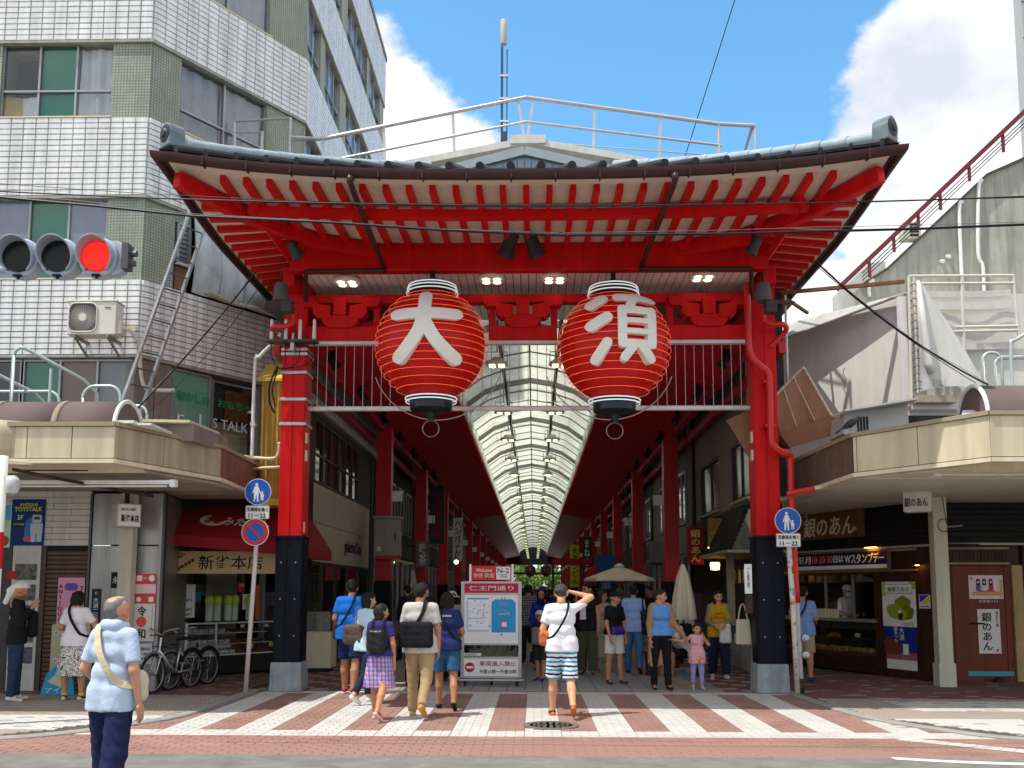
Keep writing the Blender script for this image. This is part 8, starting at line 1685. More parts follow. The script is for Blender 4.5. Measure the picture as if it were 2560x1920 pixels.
def person(label, loc, face, h=1.65, top=None, sleeve=.55, bottom='trousers', bcol=None, blen=1., shoe='#d8d6d2', hair='short', hcol=None, skc='#c68d68', female=False, arms=None, legs=None, lean=0., look=0., nod=0., tophem=.80, cap=None, vox=.017, fat=1., group='people at the arcade', cardi=None, wr_=.0017, sit=False, tuck=False, sole=None, flare=.0, socks=None, hands=True):
    """face: heading in degrees, 0 looks away from the street camera, 180 towards it. Returns (thing, info)"""
    s = h/1.70; F = A_(0,1,0); W = (.145 if female else .163)*s*fat**.5; ct = top is not None; cl = .78 if (bcol is not None and bottom != 'skirt' and blen > .6) else 1.; hipz = .885*s
    def lz(p):                                              # lean the upper body
        q = A_(*p); dz = q[2]-hipz; c, sn = math.cos(lean), math.sin(lean); return A_(q[0],q[1]*1+dz*sn,hipz+dz*c)
    hipL, hipR = A_(-.088*s,0,hipz-.02*s), A_(.088*s,0,hipz-.02*s)
    legs = legs or [(4,0,0),(-4,0,0)]                       # (thigh swing, knee bend, foot pitch) degrees, left then right
    kn, an, toe = [], [], []
    for i, hp in enumerate((hipL,hipR)):
        a, kb, fp = (R(v) for v in legs[i][:3]); sp = (legs[i][3] if len(legs[i]) > 3 else .02)*(1 if i else -1)
        k_ = hp+A_(sp*s,math.sin(a)*.415*s,-math.cos(a)*.415*s); b_ = a-kb; n_ = k_+A_(sp*.2*s,math.sin(b_)*.41*s,-math.cos(b_)*.41*s); t_ = n_+A_(sp*.8,math.cos(b_+fp)*.13*s,math.sin(b_+fp)*.13*s-.045*s*math.cos(b_+fp))
        kn.append(k_); an.append(n_); toe.append(t_)
    sh = [lz((-W,0,1.385*s)),lz((W,0,1.385*s))]; neck = lz((0,.0,1.46*s)); hd = lz((0,.025*s,1.585*s)); chest = lz((0,.0,1.25*s)); waist = lz((0,0,1.05*s))
    arms = arms or [((-.16,.03,-1),(-.04,.25,-1)),((.16,.03,-1),(.04,.25,-1))]
    el, wr = [], []
    for i in (0,1):
        u_ = A_(*arms[i][0]); u_ /= np.linalg.norm(u_); f_ = A_(*arms[i][1]); f_ /= np.linalg.norm(f_); e_ = sh[i]+u_*.285*s; el.append(e_); wr.append(e_+f_*.245*s)
    g = s*fat**.5
    torso = [(lz((-.097*s*fat,0,1.37*s)),lz((.097*s*fat,0,1.37*s)),.076*g,.076*g),(lz((-.068*s*fat,.005,1.25*s)),lz((.068*s*fat,.005,1.25*s)),.103*g,.103*g),(lz((-.06*s*fat,0,1.08*s)),lz((.06*s*fat,0,1.08*s)),.098*g*(.94 if female else 1),.098*g*(.94 if female else 1)),(A_(-.078*s*fat,-.005,.92*s),A_(.078*s*fat,-.005,.92*s),.108*g*(1.06 if female else 1),.108*g*(1.06 if female else 1))]
    if female: torso += [(lz((-.065*s,.055*s,1.245*s)),lz((-.065*s,.085*s,1.235*s)),.062*s,.056*s),(lz((.065*s,.055*s,1.245*s)),lz((.065*s,.085*s,1.235*s)),.062*s,.056*s)]
    prims = [(p[0],p[1],p[2]*(.86 if ct else 1),p[3]*(.86 if ct else 1)) for p in torso]; prims[3] = torso[3][:2]+(torso[3][2]*.8,torso[3][3]*.8) if bcol is not None else torso[3]; prims.append((lz((0,-.01,1.40*s)),neck+A_(0,.01,.05*s),.062*s,.052*s))
    for i in (0,1):
        prims += [((hipL,hipR)[i],kn[i],.092*g*min(cl,.9),.056*g*cl),(kn[i],kn[i]+(an[i]-kn[i])*.35+A_(0,-.014*s*(cl > .9),0),.054*g*cl,.056*g*cl),(kn[i]+(an[i]-kn[i])*.35+A_(0,-.014*s*(cl > .9),0),an[i],.055*g*cl,.036*g),(an[i],toe[i],.038*s,.026*s),(sh[i],el[i],.055*g,.041*g),(el[i],wr[i],.040*g,.027*g)]
    parts = [grow(prims,vox,.022)]; nb = len(parts[0][1])
    lk = R(look); nd = R(nod); Rh = np.array([[math.cos(lk),-math.sin(lk),0],[math.sin(lk),math.cos(lk),0],[0,0,1]])@np.array([[1,0,0],[0,math.cos(nd),math.sin(nd)],[0,-math.sin(nd),math.cos(nd)]]); hs = s*(1.0 if h > 1.35 else 1.22)
    Rl = np.array([[1,0,0],[0,math.cos(lean*.6),math.sin(lean*.6)],[0,-math.sin(lean*.6),math.cos(lean*.6)]]); Rh = Rl@Rh
    HT = lambda v: (np.asarray(v)*hs)@Rh.T+hd
    parts.append((HT(HEAD[0]),HEAD[1])); mi = [np.zeros(nb,int),HMAT]
    if hands:
        for i in (0,1):
            fd = wr[i]-el[i]; Rm = rot_to(fd,A_(0,1,.15) if abs(fd[1]) < .8*np.linalg.norm(fd) else A_(0,0,1)); hv = HAND[0]*(A_(1,1,1) if i == 0 else A_(-1,1,1))*s*1.0; side = np.array([[0,1,0],[-1,0,0],[0,0,1]]) if i == 0 else np.array([[0,-1,0],[1,0,0],[0,0,1]])
            hf = HAND[1] if i == 0 else HAND[1][:,::-1]; parts.append((hv@side.T@Rm.T+wr[i]+fd/np.linalg.norm(fd)*.02*s,hf)); mi.append(np.zeros(len(hf),int))
    zmin = min(min(an[i][2]-.062*s,toe[i][2]-.022*s) for i in (0,1)); zoff = 0 if sit else -zmin
    t = thing('person',label,'person',(loc[0],loc[1],loc[2] if len(loc) > 2 else 0.),R(face),group)
    def add(name, VF, m, par=t, midx=None):
        v, f = VF
        if not len(f): print('EMPTY', name, label)
        o = link(name,to_mesh(name,(np.asarray(v)+A_(0,0,zoff),f),m,midx),par,True); return o
    body = add('body',join(parts),[skin(skc),EYE,LIP],midx=np.concatenate(mi))
    # hair
    H = lambda L: [(HT(A_(*a)),HT(A_(*b)),ra*hs,rb*hs)+((tuple((HT(A_(*p)),Rh@A_(*n)) for p,n in cut),) if cut else ()) for a,b,ra,rb,cut in L]
    top_cut = (((0,.05,.035),(0,.72,-.70)),)
    HA = {'short':[((0,-.02,.028),(0,.01,.038),.096,.092,top_cut),((0,-.045,.0),(0,-.045,-.03),.075,.055,(((0,.0,-.05),(0,.9,-.3)),))],
          'bob':[((0,-.02,.028),(0,.01,.038),.101,.096,top_cut),((-.06,-.025,.0),(-.062,-.025,-.085),.05,.042,(((0,.035,0),(0,1,0)),)),((.06,-.025,.0),(.062,-.025,-.085),.05,.042,(((0,.035,0),(0,1,0)),)),((0,-.06,.0),(0,-.055,-.09),.062,.055,None)],
          'long':[((0,-.02,.028),(0,.01,.038),.101,.096,top_cut),((-.06,-.025,.0),(-.065,-.02,-.19),.05,.03,(((0,.035,0),(0,1,0)),)),((.06,-.025,.0),(.065,-.02,-.19),.05,.03,(((0,.035,0),(0,1,0)),)),((0,-.06,.0),(0,-.065,-.2),.062,.05,None)],
          'bun':[((0,-.02,.028),(0,.01,.038),.098,.093,top_cut),((0,-.05,.0),(0,-.05,-.02),.07,.06,(((0,.0,-.04),(0,.9,-.3)),)),((0,-.115,.0),(0,-.11,.02),.042,.04,None)],
          'grey':[((0,-.02,.028),(0,.0,.034),.0925,.088,(((0,.022,.035),(0,.86,-.5)),)),((0,-.045,.0),(0,-.045,-.03),.072,.055,(((0,.0,-.05),(0,.9,-.3)),))],
          'none':[]}[hair]
    hm = hcol or HAIRB
    if hair != 'none' and not (cap and cap[0] in ('scarf','hijab')): add('hair',grow(H(HA),.010,.015,wrinkle=.0034 if hair != 'grey' else .001,subtract=H([((0,-.075,.105),(0,.02,.125),.045,.052,None)]) if hair == 'grey' else ()),hm)
    if cap:
        kd, cc = cap
        if kd == 'cap':
            add('cap',grow(H([((0,-.015,.035),(0,.01,.04),.103,.100,(((0,0,.03),(0,.12,-1)),)),((-.045,.10,.042),(.045,.10,.042),.045,.045,(((0,0,.052),(0,-.1,1)),((0,0,.036),(0,.1,-1)))),((-.03,.13,.040),(.03,.13,.040),.045,.045,(((0,0,.052),(0,-.1,1)),((0,0,.036),(0,.1,-1))))]),.0085,.006),cc)
        elif kd == 'hat':
            add('hat',grow(H([((0,-.015,.03),(0,.01,.045),.105,.10,(((0,0,.02),(0,0,-1)),)),((0,0,.022),(0,.0,.021),.165,.165,(((0,0,.034),(0,0,1)),((0,0,.018),(0,0,-1))))]),.009,.01),cc)
        elif kd == 'scarf':
            add('headscarf',grow(H([((0,-.02,.03),(0,.01,.04),.100,.095,(((0,0,.02),(0,.45,-.9)),)),((0,-.08,.02),(0,-.12,-.07),.055,.06,None),((0,-.11,-.05),(-.01,-.10,-.24),.05,.045,None)]),.0095,.012,wrinkle=.002),cc)
        elif kd == 'hijab':
            add('headscarf',grow(H([((0,-.02,.02),(0,.0,.03),.112,.106,(((0,.062,0),(0,1,0)),)),((0,-.02,-.08),(0,.0,-.14),.085,.11,(((0,.068,-.0),(0,1,.35)),))]),.0095,.012),cc)
        elif kd == 'white_cap':
            add('cap',grow(H([((0,-.015,.04),(0,.01,.05),.104,.10,(((0,0,.03),(0,.1,-1)),))]),.009,.01),cc); add('face_mask',grow(H([((-.03,.06,-.055),(.03,.06,-.055),.055,.055,(((0,.055,0),(0,-1,0)),)),((0,.075,-.07),(0,.08,-.04),.045,.045,None)]),.0085,.01),fabric('#d8dadc'))
    # top garment
    if top is not None:
        e = .016*s; hem = tophem*s; tp = [(p[0],p[1],p[2]+e+.011*s*(q == 2 and not female),p[3]+e+.011*s*(q == 2 and not female)) for q, p in enumerate(torso[:3])]+[(p[0],p[1],p[2]+e*.4,p[3]+e*.4) for p in torso[4:]]
        hr = .118*g*(1.05 if female else 1)+e*(.5 if tuck else 1.3)
        tp.append((A_(-.078*s*fat,-.004,.94*s),A_(-.08*s*fat,-.004,hem-.05),hr,hr+.006,((A_(0,0,hem),A_(0,0,-1)),))); tp.append((A_(.078*s*fat,-.004,.94*s),A_(.08*s*fat,-.004,hem-.05),hr,hr+.006,((A_(0,0,hem),A_(0,0,-1)),)))
        tp.append((lz((0,-.012,1.40*s)),lz((0,-.012,1.425*s)),.075*s,.064*s))
        for i in (0,1):
            if sleeve <= 0: continue
            d = (el[i]-sh[i]); f1 = min(sleeve,1.); en = sh[i]+d*f1; tp.append((sh[i],en+d/np.linalg.norm(d)*.03,.064*g,(.064-.010*f1)*g+.006,((en,d/np.linalg.norm(d)),) if sleeve < 1 else None))
            if sleeve > 1: q = (wr[i]-el[i]); en = el[i]+q*(sleeve-1); tp.append((el[i],en+q*.06,.052*g,.042*g,((en,q/np.linalg.norm(q)),)))
        ncut = lz((0,0,1.448*s)); add('shirt',grow(tp,vox*.95,.028,cuts=((ncut,A_(0,.25,1)),),wrinkle=wr_),top)
    if cardi is not None:                                   # open front cardigan, long back
        e = .034*s; cp = [(p[0],p[1],p[2]+e,p[3]+e,((A_(0,.045*s,0),A_(0,1,0)),)) for p in torso[:3]]
        for sx in (-1,1): cp.append((A_(sx*.085*s,-.03,.95*s),A_(sx*.1*s,-.045,.45*s),.125*s,.12*s,((A_(0,0,cardi[1]*s),A_(0,0,-1)),(A_(0,.02*s,0),A_(0,1,0)))))
        for i in (0,1): cp += [(sh[i],el[i],.072*s,.058*s),(el[i],wr[i],.056*s,.046*s,((wr[i],(wr[i]-el[i])/np.linalg.norm(wr[i]-el[i])),))]
        add('cardigan',grow(cp,vox,.03,wrinkle=.002),cardi[0])
    # bottom garment
    if bcol is not None:
        e = .014*s; wz = 1.04*s if tuck else 1.0*s
        if bottom in ('trousers','shorts','wide'):
            bp_ = [(A_(-.075*s*fat,-.004,.97*s),A_(.075*s*fat,-.004,.97*s),.100*g,.100*g),(A_(-.08*s*fat,-.008,.89*s),A_(.08*s*fat,-.008,.89*s),.109*g,.109*g)]; wd = {'trousers':0,'shorts':.011,'wide':.03}[bottom]*s
            for i in (0,1):
                d = kn[i]-(hipL,hipR)[i]; L1 = blen*2 if blen < .5 else 1.
                if blen < .5: en = (hipL,hipR)[i]+d*L1; bp_.append(((hipL,hipR)[i],en+d*.15,.094*g+e,.072*g+e+wd*1.2,((en,d/np.linalg.norm(d)),)))
                else:
                    bp_.append(((hipL,hipR)[i],kn[i],.098*g+e,.064*g+e*.6+wd)); q = an[i]-kn[i]; en = kn[i]+q*((blen-.5)*2-.0)
                    bp_.append((kn[i],en+q*.05,.062*g+e*.5+wd,.05*g+e*.5+wd,((en,q/np.linalg.norm(q)),)))
            add('trousers' if blen > .6 else 'shorts',grow(bp_,vox*.95,.02,wrinkle=.0028),bcol)
        else:                                               # skirt, blen = hem height in metres at 1.7 m
            hz = blen*s; mid = (kn[0]+kn[1])/2; b_ = []
            for sx in (-1,1): b_.append((A_(sx*.07*s,-.005,.99*s),A_(sx*(.085+flare*.4)*s,mid[1]*.5,hz-.08),.105*g,(.135+flare)*s,((A_(0,0,hz),A_(0,0,-1)),)))
            add('skirt',grow(b_,vox*.95,.04,wrinkle=.003),bcol)
    for i in (0,1):
        if shoe is None: break
        sp_ = [(an[i]+(toe[i]-an[i])*-.18+A_(0,0,-.035*s),toe[i]+(toe[i]-an[i])*.12,.036*s,.030*s),(an[i]+A_(0,0,-.012*s),an[i]+(toe[i]-an[i])*.4,.043*s,.034*s)]
        if socks: 
            q = an[i]-kn[i]; add('sock',grow([(an[i]-q*.12,an[i],.042*s,.042*s)],.013,.01),fabric(socks))
        o_ = add('shoe',grow(sp_,.0125,.02),fabric(shoe,rough=.6))
        if sole: dn = np.cross(A_(1,0,0),toe[i]-an[i]); dn = dn/np.linalg.norm(dn); dn = dn if dn[2] < 0 else -dn; add('sole',grow([(an[i]+(toe[i]-an[i])*-.2+dn*.05*s,toe[i]+(toe[i]-an[i])*.1+dn*.018*s,.036*s,.034*s)],.0125,.02),fabric(sole,rough=.6),o_)
    info = dict(s=s,zoff=zoff,prims=[(p[0],p[1],p[2]+.027*s,p[3]+.027*s) for p in torso]+[(sh[i],el[i],.06*s,.05*s) for i in (0,1)],sh=sh,wr=wr,el=el,hd=hd,t=t,lz=lz,neck=neck,W=W)
    return t, info
def strap(t, info, pts, w, m, par, name='strap', closed=True, push=.012):
    """band laid over the clothed torso: control points are pushed out to the surface"""
    P = np.array([list(p) for p in catmull(pts,7,closed)]); s = info['s']
    for _ in range(6):
        d = sdf_at(info['prims'],P,.03); e = .004; gr = np.stack([sdf_at(info['prims'],P+e*np.eye(3)[k],.03)-sdf_at(info['prims'],P-e*np.eye(3)[k],.03) for k in range(3)],-1); gr /= np.maximum(np.linalg.norm(gr,axis=1,keepdims=True),1e-6); P = P+gr*np.where(d < push,push-d,0)[:,None]*.9
    P[:,2] += info['zoff']; n = len(P); vs = []; fs = []
    d = sdf_at(info['prims'],P-A_(0,0,info['zoff']),.03)
    for i in range(n):
        tg = P[(i+1)%n]-P[i-1] if closed else P[min(i+1,n-1)]-P[max(i-1,0)]; tg /= max(np.linalg.norm(tg),1e-6); e = .004; q = P[i]-A_(0,0,info['zoff'])
        g_ = np.array([sdf_at(info['prims'],(q+e*np.eye(3)[k])[None],.03)[0]-sdf_at(info['prims'],(q-e*np.eye(3)[k])[None],.03)[0] for k in range(3)]); g_ = g_-tg*(g_@tg); g_ /= max(np.linalg.norm(g_),1e-6); sd_ = np.cross(tg,g_); vs += [P[i]-sd_*w/2,P[i]+sd_*w/2,P[i]+sd_*w/2+g_*.005,P[i]-sd_*w/2+g_*.005]
    for i in range(n if closed else n-1): j = (i+1)%n; fs += [(i*4+k,i*4+(k+1)%4,j*4+(k+1)%4,j*4+k) for k in range(4)]
    o = obj(name, MB().add([tuple(v) for v in vs],fs), m, None, auto=50); o.parent = par; return o
def bag(name, label, cat, person_t, info, c, size, m, r=.04, rz=0, straps=(), extra=None):
    """bag carried by a person: stays its own top-level thing, straps are its parts"""
    b = thing(name, label, cat, tuple(person_t.location), person_t.rotation_euler.z)
    s = info['s']; cx, cy, cz = (v*s for v in c[:2]) if False else (c[0]*s,c[1]*s,c[2]*s); sx, sy, sz = (v*s/2-r*.9 for v in size); sx, sy, sz = max(sx,.005),max(sy,.005),max(sz,.005); z0 = info['zoff']; ca, sa = math.cos(rz), math.sin(rz)
    pr = []
    for a in (-1,1):
        for e in (-1,1): pr.append((A_(cx+a*sx*ca-e*sy*0,cy+e*sy+a*sx*sa,cz+z0-sz),A_(cx+a*sx*ca*.92,cy+e*sy*.8+a*sx*sa,cz+z0+sz),r,r*.9))
    pr += [(A_(cx-sx*ca,cy-sx*sa,cz+z0+k*sz),A_(cx+sx*ca,cy+sx*sa,cz+z0+k*sz),r+sy*.5,r+sy*.5) for k in (-1,-.35,.35,1)]
    o = link('bag_body', to_mesh('bag_body',grow(pr,.014,.03,wrinkle=.002),m), b, True)
    for pts, w, sm in straps: strap(person_t, info, [A_(*p)*s for p in pts], w, sm, b)
    if extra: extra(b, A_(cx,cy,cz+z0))
    return b
BKF = fabric('#17181b','black'); 
def cross(side=1, z=1.0, low=.16): # closed loop over one shoulder to the other hip
    return [(side*.085,.0,1.46),(side*.05,-.12,1.30),(-side*.08,-.13,1.08),(-side*low,-.03,z-.04),(-side*.10,.11,1.05),(side*.03,.13,1.28)]
# old man in the foreground
t, i = person('elderly balding man in pale blue polo and navy trousers walking in the foreground', (-3.13,-8.42), -14, 1.565, fabric('#b4c4da','poloblue'), .78, 'wide', fabric('#1c2548','navytr'), 1., '#2a2a2e', 'grey', mat('grey_hair',(.17,.165,.16),.6,var=.3,scale=70), '#c48f72', arms=[((-.35,-.1,-1),(.1,.75,-.65)),((.26,-.12,-1),(.1,.18,-1))], legs=[(12,8,0),(-10,6,0)], look=-4, vox=.012, tophem=.79, fat=.88, wr_=.0009)
bag('shoulder_bag','cream canvas shoulder bag on the elderly man','bag',t,i,(.17,.11,.97),(.07,.18,.20),fabric('#c9bfa6','canvas'),.03,straps=[([(-.10,.0,1.47),(-.05,-.13,1.32),(.07,-.14,1.10),(.17,-.03,.98),(.12,.12,1.05),(-.02,.13,1.28)],.055,fabric('#cdbfa0','canvasstrap'))])
o = link('collar', to_mesh('collar', grow([(i['lz']((-.04,-.03,1.465*i['s'])),i['lz']((.04,-.03,1.465*i['s'])),.055,.055),(i['lz']((-.05,.03,1.45*i['s'])),i['lz']((.05,.03,1.45*i['s'])),.05,.05)],.011,.02,cuts=((i['lz']((0,0,1.50*i['s'])),A_(0,.3,1)),)), fabric('#b4c4da','poloblue')), t, True); o.location.z = i['zoff']
# left sidewalk pair
t, i = person('man in black jacket and white headscarf looking down at his hands', (-7.62,-1.45,.025), -62, 1.70, BKF, 2.0, 'trousers', fabric('#27354f','denimdark'), 1., '#c9c7c2', 'none', None, '#b57f5e', cap=('scarf',fabric('#d9d0cc','scarfw')), arms=[((-.15,.12,-1),(.3,.5,.75)),((.15,.12,-1),(-.3,.5,.75))], legs=[(3,2,0),(-3,0,0)], nod=24)
bag('backpack','black backpack worn by the man in the white headscarf','backpack',t,i,(.0,.20,1.08),(.26,.14,.36),fabric('#121214','bpk'),.05,straps=[([(.09,-.06,1.40),(.09,-.0,1.47),(.1,.10,1.38),(.12,.14,1.15)],.04,BKF)])
t, i = person('woman in white tee and black and white printed skirt seen from behind', (-6.80,-1.33,.025), 2, 1.56, fabric('#dcd6da','whitetee'), .75, 'skirt', pattern('printed_skirt','print','#d5d2cd','#202024'), .36, '#2b2724', 'bob', None, '#b88462', True, arms=[((-.42,.1,-1),(.3,.8,-.3)),((.5,.15,-.8),(-.3,.8,.3))], legs=[(2,0,0,.05),(-2,0,0,.05)], nod=18, tophem=.83, flare=.05, socks='#d8c52e', sole='#cdbfa4', vox=.015)
strap(t,i,[A_(*p)*i['s'] for p in cross(-1,1.0)],.04,BKF,t)
# group walking in on the crossing
t, i = person('man in bright blue tee, navy shorts and black cap seen from behind', (-2.93,-.10), -8, 1.76, fabric('#1769c4','bluetee'), .72, 'shorts', fabric('#1b2350','navysh'), .44, '#b33a3a', 'short', None, '#b07a58', cap=('cap',BKF), arms=[((-.3,.0,-1),(.1,.6,-.7)),((.2,.05,-1),(0,.4,-1))], legs=[(8,4,0),(-10,6,0)], look=18, fat=1.22)
bag('hip_bag','small dark red and black hip pouch on the man in blue','bag',t,i,(-.21,-.02,.93),(.1,.16,.22),fabric('#3a2226','pouch'),.03,straps=[(cross(1,.98),.035,BKF)])
t, i = person('woman in pale blue shirt and navy trousers smiling over her shoulder', (-2.46,-1.33), -38, 1.60, fabric('#b6d2e0','paleblue'), .8, 'trousers', fabric('#1e2742','navytr2'), .92, '#dcdcda', 'bob', None, '#cf9c7c', True, look=-28, legs=[(14,4,0),(-16,22,10)], arms=[((-.2,.2,-1),(.3,.6,-.5)),((.18,-.1,-1),(0,.3,-1))])
bag('tote_bag','dark brown patterned tote bag on the shoulder of the woman in pale blue','bag',t,i,(-.16,-.10,1.05),(.36,.16,.28),mat('brown_bag',(.09,.055,.045),.6,var=.5,scale=30),.045,rz=.3,straps=[([(-.15,.06,1.43),(-.15,-.02,1.46),(-.17,-.09,1.3),(-.19,-.11,1.15)],.022,fabric('#b98a5a','tanstrap'))])
t, i = person('girl in purple tee and plaid skirt looking to the right', (-1.98,-3.10), -12, 1.45, fabric('#37306e','purple'), .6, 'skirt', pattern('plaid_skirt','plaid','#c9c0d8','#4a4a9a','#b04a5a'), .46, '#c8343a', 'bob', mat('brown_black_hair',(.02,.015,.013),.6,var=.3,scale=50), '#b98260', True, look=-50, legs=[(10,3,0),(-18,20,12)], flare=.035, sole='#d6b8b4', arms=[((-.2,.1,-1),(.1,.5,-.8)),((.22,-.05,-1),(.05,.15,-1))], tophem=.93, vox=.015)
bp_ = bag('backpack','small black studded backpack on the girl in purple','backpack',t,i,(.0,-.17,1.16),(.26,.14,.32),mat('black_leather',(.015,.015,.017),.35,var=.2),.05,straps=[([(-.09,-.13,1.25),(-.09,-.02,1.46),(-.09,.08,1.38),(-.12,.02,1.15),(-.10,-.10,1.05)],.03,BKF),([(.09,-.13,1.25),(.09,-.02,1.46),(.09,.08,1.38),(.12,.02,1.15),(.10,-.10,1.05)],.03,BKF)])
t, i = person('man in grey tee and khaki trousers striding in the middle of the group', (-1.50,-2.78), -6, 1.72, fabric('#b9b6ad','greytee'), .75, 'trousers', fabric('#a58c66','khaki'), 1., '#a89878', 'short', None, '#b27c5a', legs=[(8,4,0),(-14,30,14)], sole='#c98a45', arms=[((-.24,.05,-1),(.05,.45,-.9)),((.22,.0,-1),(.0,.2,-1))], look=-6, vox=.015, fat=1.1)
bag('messenger_bag','black messenger bag across the back of the man in the grey tee','bag',t,i,(-.02,-.175,1.04),(.42,.13,.30),fabric('#1a1a1d','messenger'),.045,straps=[(cross(1,1.02),.05,BKF)])
t, i = person('woman in navy tee and denim shorts walking beside the notice board', (-1.22,-1.98), 4, 1.60, fabric('#243061','navytee'), .72, 'shorts', fabric('#2f5680','denim'), .40, '#1c1c1e', 'bob', None, '#ad7654', True, legs=[(10,3,0),(-12,18,8)], tophem=.85, arms=[((-.2,.05,-1),(.0,.35,-1)),((.3,.15,-1),(-.2,.6,-.4))])
strap(t,i,[A_(*p)*i['s'] for p in cross(-1,1.0)],.03,BKF,t); o = letters('back_print','OSAKA',(0,-.145*i['s'],1.36*i['s']+i['zoff']),XU,ZU,.13,.03,WP,None); o.parent = t
# figures in the shade behind the group
t, i = person('man in navy jacket and navy cap in the shade behind the group', (-1.95,1.5), -20, 1.74, fabric('#141b30','navyj'), 1.9, 'trousers', fabric('#15161c','blk2'), 1., '#2a2a2a', 'short', None, '#a8745a', cap=('cap',fabric('#17223f','navycap')), look=45)
person('woman in charcoal tee half hidden between the girl and the man in grey', (-2.05,.9), -15, 1.56, fabric('#2b2b2e','charcoal'), .8, 'trousers', BKF, 1., '#2a2a2a', 'long', None, '#b5835f', True, look=-70)
person('person in white bucket hat and grey tee behind the man in grey', (-1.50,2.2), 10, 1.58, fabric('#9a9a98','greyt'), .8, 'trousers', BKF, 1., '#333333', 'bob', None, '#b5835f', True, cap=('hat',fabric('#cfccc2','hatw')), vox=.019)
# man with raised arm and striped shorts
t, i = person('man in white tee and striped shorts shading his head with a raised arm', (.37,-2.72), 3, 1.72, fabric('#e2e2ea','brightwhite'), .7, 'shorts', pattern('striped_shorts','stripes','#dfe4e6','#1c2f6a','#2f9fc0'), .47, '#3a2a22', 'short', mat('grey_brown_hair',(.05,.045,.045),.65,var=.3,scale=50), '#d19a76', arms=[((-.30,.0,-1),(.35,.7,-.3)),((.85,.25,.55),(-.95,.15,.25))], legs=[(14,6,0),(-8,38,20)], sole='#c9702a', lean=.05, nod=14, look=-8, vox=.0145, tophem=.83, fat=1.0)
bag('camera_pouch','orange and black camera pouch at the hip of the striped shorts man','bag',t,i,(-.22,.0,1.0),(.11,.12,.16),mat('orange_pouch',(.48,.13,.04),.5,var=.5,scale=14),.025,straps=[(cross(1,1.02,.17),.028,BKF)])
# right-hand group
t, i = person('man with glasses in black vest and olive cargo trousers facing out', (1.06,3.65), 168, 1.74, fabric('#1b1c22','vest'), .35, 'wide', fabric('#4a4d38','olive'), 1., '#4a4540', 'short', None, '#c08a68', look=-35, arms=[((-.2,.05,-1),(0,.2,-1)),((.3,.25,-.8),(-.3,.5,.9))])
fr = MB().tube([V(x*.9,0,z) for x,z in circ(.026,12,-.034,0)],.003,4,closed=True).tube([V(x*.9,0,z) for x,z in circ(.026,12,.034,0)],.003,4,closed=True).tube([V(-.008,0,0),V(.008,0,0)],.003,4)
g_ = obj('glasses', fr, BKF, None); g_.parent = t; g_.location = tuple(i['hd']+A_(.06,.09,.006)*i['s']+A_(0,0,i['zoff'])); g_.rotation_euler = (0,0,R(-35))
bag('orange_towel_strap','orange edged white towel hanging on the chest of the vest man','towel',t,i,(.06,.15,1.16),(.10,.04,.28),fabric('#d8cfd0','towel'),.018,straps=[([(.03,.12,1.25),(.06,.03,1.46),(.02,-.07,1.44),(-.05,.03,1.46),(.0,.12,1.28)],.03,fabric('#c9552a','orangeband'))])
t, i = person('woman in black tee, white shorts and black cap facing the right', (1.44,1.78), 212, 1.58, BKF, .8, 'shorts', fabric('#d6d0c6','whitesh'), .40, '#4a3a34', 'short', None, '#b5805e', True, cap=('cap',BKF), look=28, arms=[((-.2,.1,-1),(.05,.3,-1)),((.25,.15,-1),(-.05,.35,-1))], tophem=.90, vox=.015)
bag('waist_bag','purple and black waist bag of the woman in the black cap','bag',t,i,(.04,.16,.98),(.26,.09,.12),fabric('#4a2a8a','purplebag'),.035,rz=.15,straps=[([(-.085,.0,1.46),(-.05,.12,1.28),(.08,.12,1.02),(.15,-.0,.96),(.06,-.13,1.06),(-.05,-.12,1.3)],.03,BKF)])
t, i = person('man in pale blue shirt and jeans walking away with a dark shoulder bag', (2.0,3.9), -6, 1.74, fabric('#8fa9d6','ltblue'), .85, 'trousers', fabric('#3f6a9a','jeans'), 1., '#2a2a2c', 'short', None, '#b58060', legs=[(12,4,0),(-14,18,10)])
bag('shoulder_bag','dark and grey shoulder bag carried by the man in jeans','bag',t,i,(.24,-.08,1.0),(.14,.2,.4),fabric('#23242c','darkbag'),.04,straps=[([(.14,.05,1.42),(.15,-.02,1.46),(.18,-.07,1.3),(.22,-.08,1.15)],.03,BKF)])
person('woman in beige dress with long brown hair beside the vest man', (1.42,4.6), 205, 1.60, fabric('#b9a890','beiged'), .9, 'skirt', fabric('#b9a890','beiged'), .25, '#8a7a6a', 'long', mat('brown_hair',(.06,.03,.018),.6,var=.3,scale=50), '#c49070', True, look=40, flare=.03)
t, i = person('woman in tan cardigan and blue top turning towards the child', (2.13,.78), 190, 1.63, fabric('#5f92cf','skytop'), .0, 'trousers', BKF, 1., '#2a2522', 'bun', mat('auburn_hair',(.035,.014,.012),.6,var=.3,scale=50), '#c48c68', True, look=62, cardi=(fabric('#a07c5a','tan'),.36), arms=[((-.32,.05,-1),(-.55,.35,-.75)),((.2,.05,-1),(.02,.2,-1))], tophem=.90, vox=.0145)
t, i = person('small girl in pink top and lilac leggings rubbing her face', (2.74,.80), 186, 1.05, pattern('pink_top','flowers','#d8a0ac','#c0803a',.56), .15, 'trousers', fabric('#8f90bf','lilac'), .88, '#6fb3dc', 'short', None, '#c98f6c', True, arms=[((-.4,.4,-.6),(.55,.35,.75)),((.75,.15,-.35),(.9,.2,.15))], tophem=.66, vox=.014, fat=1.05)
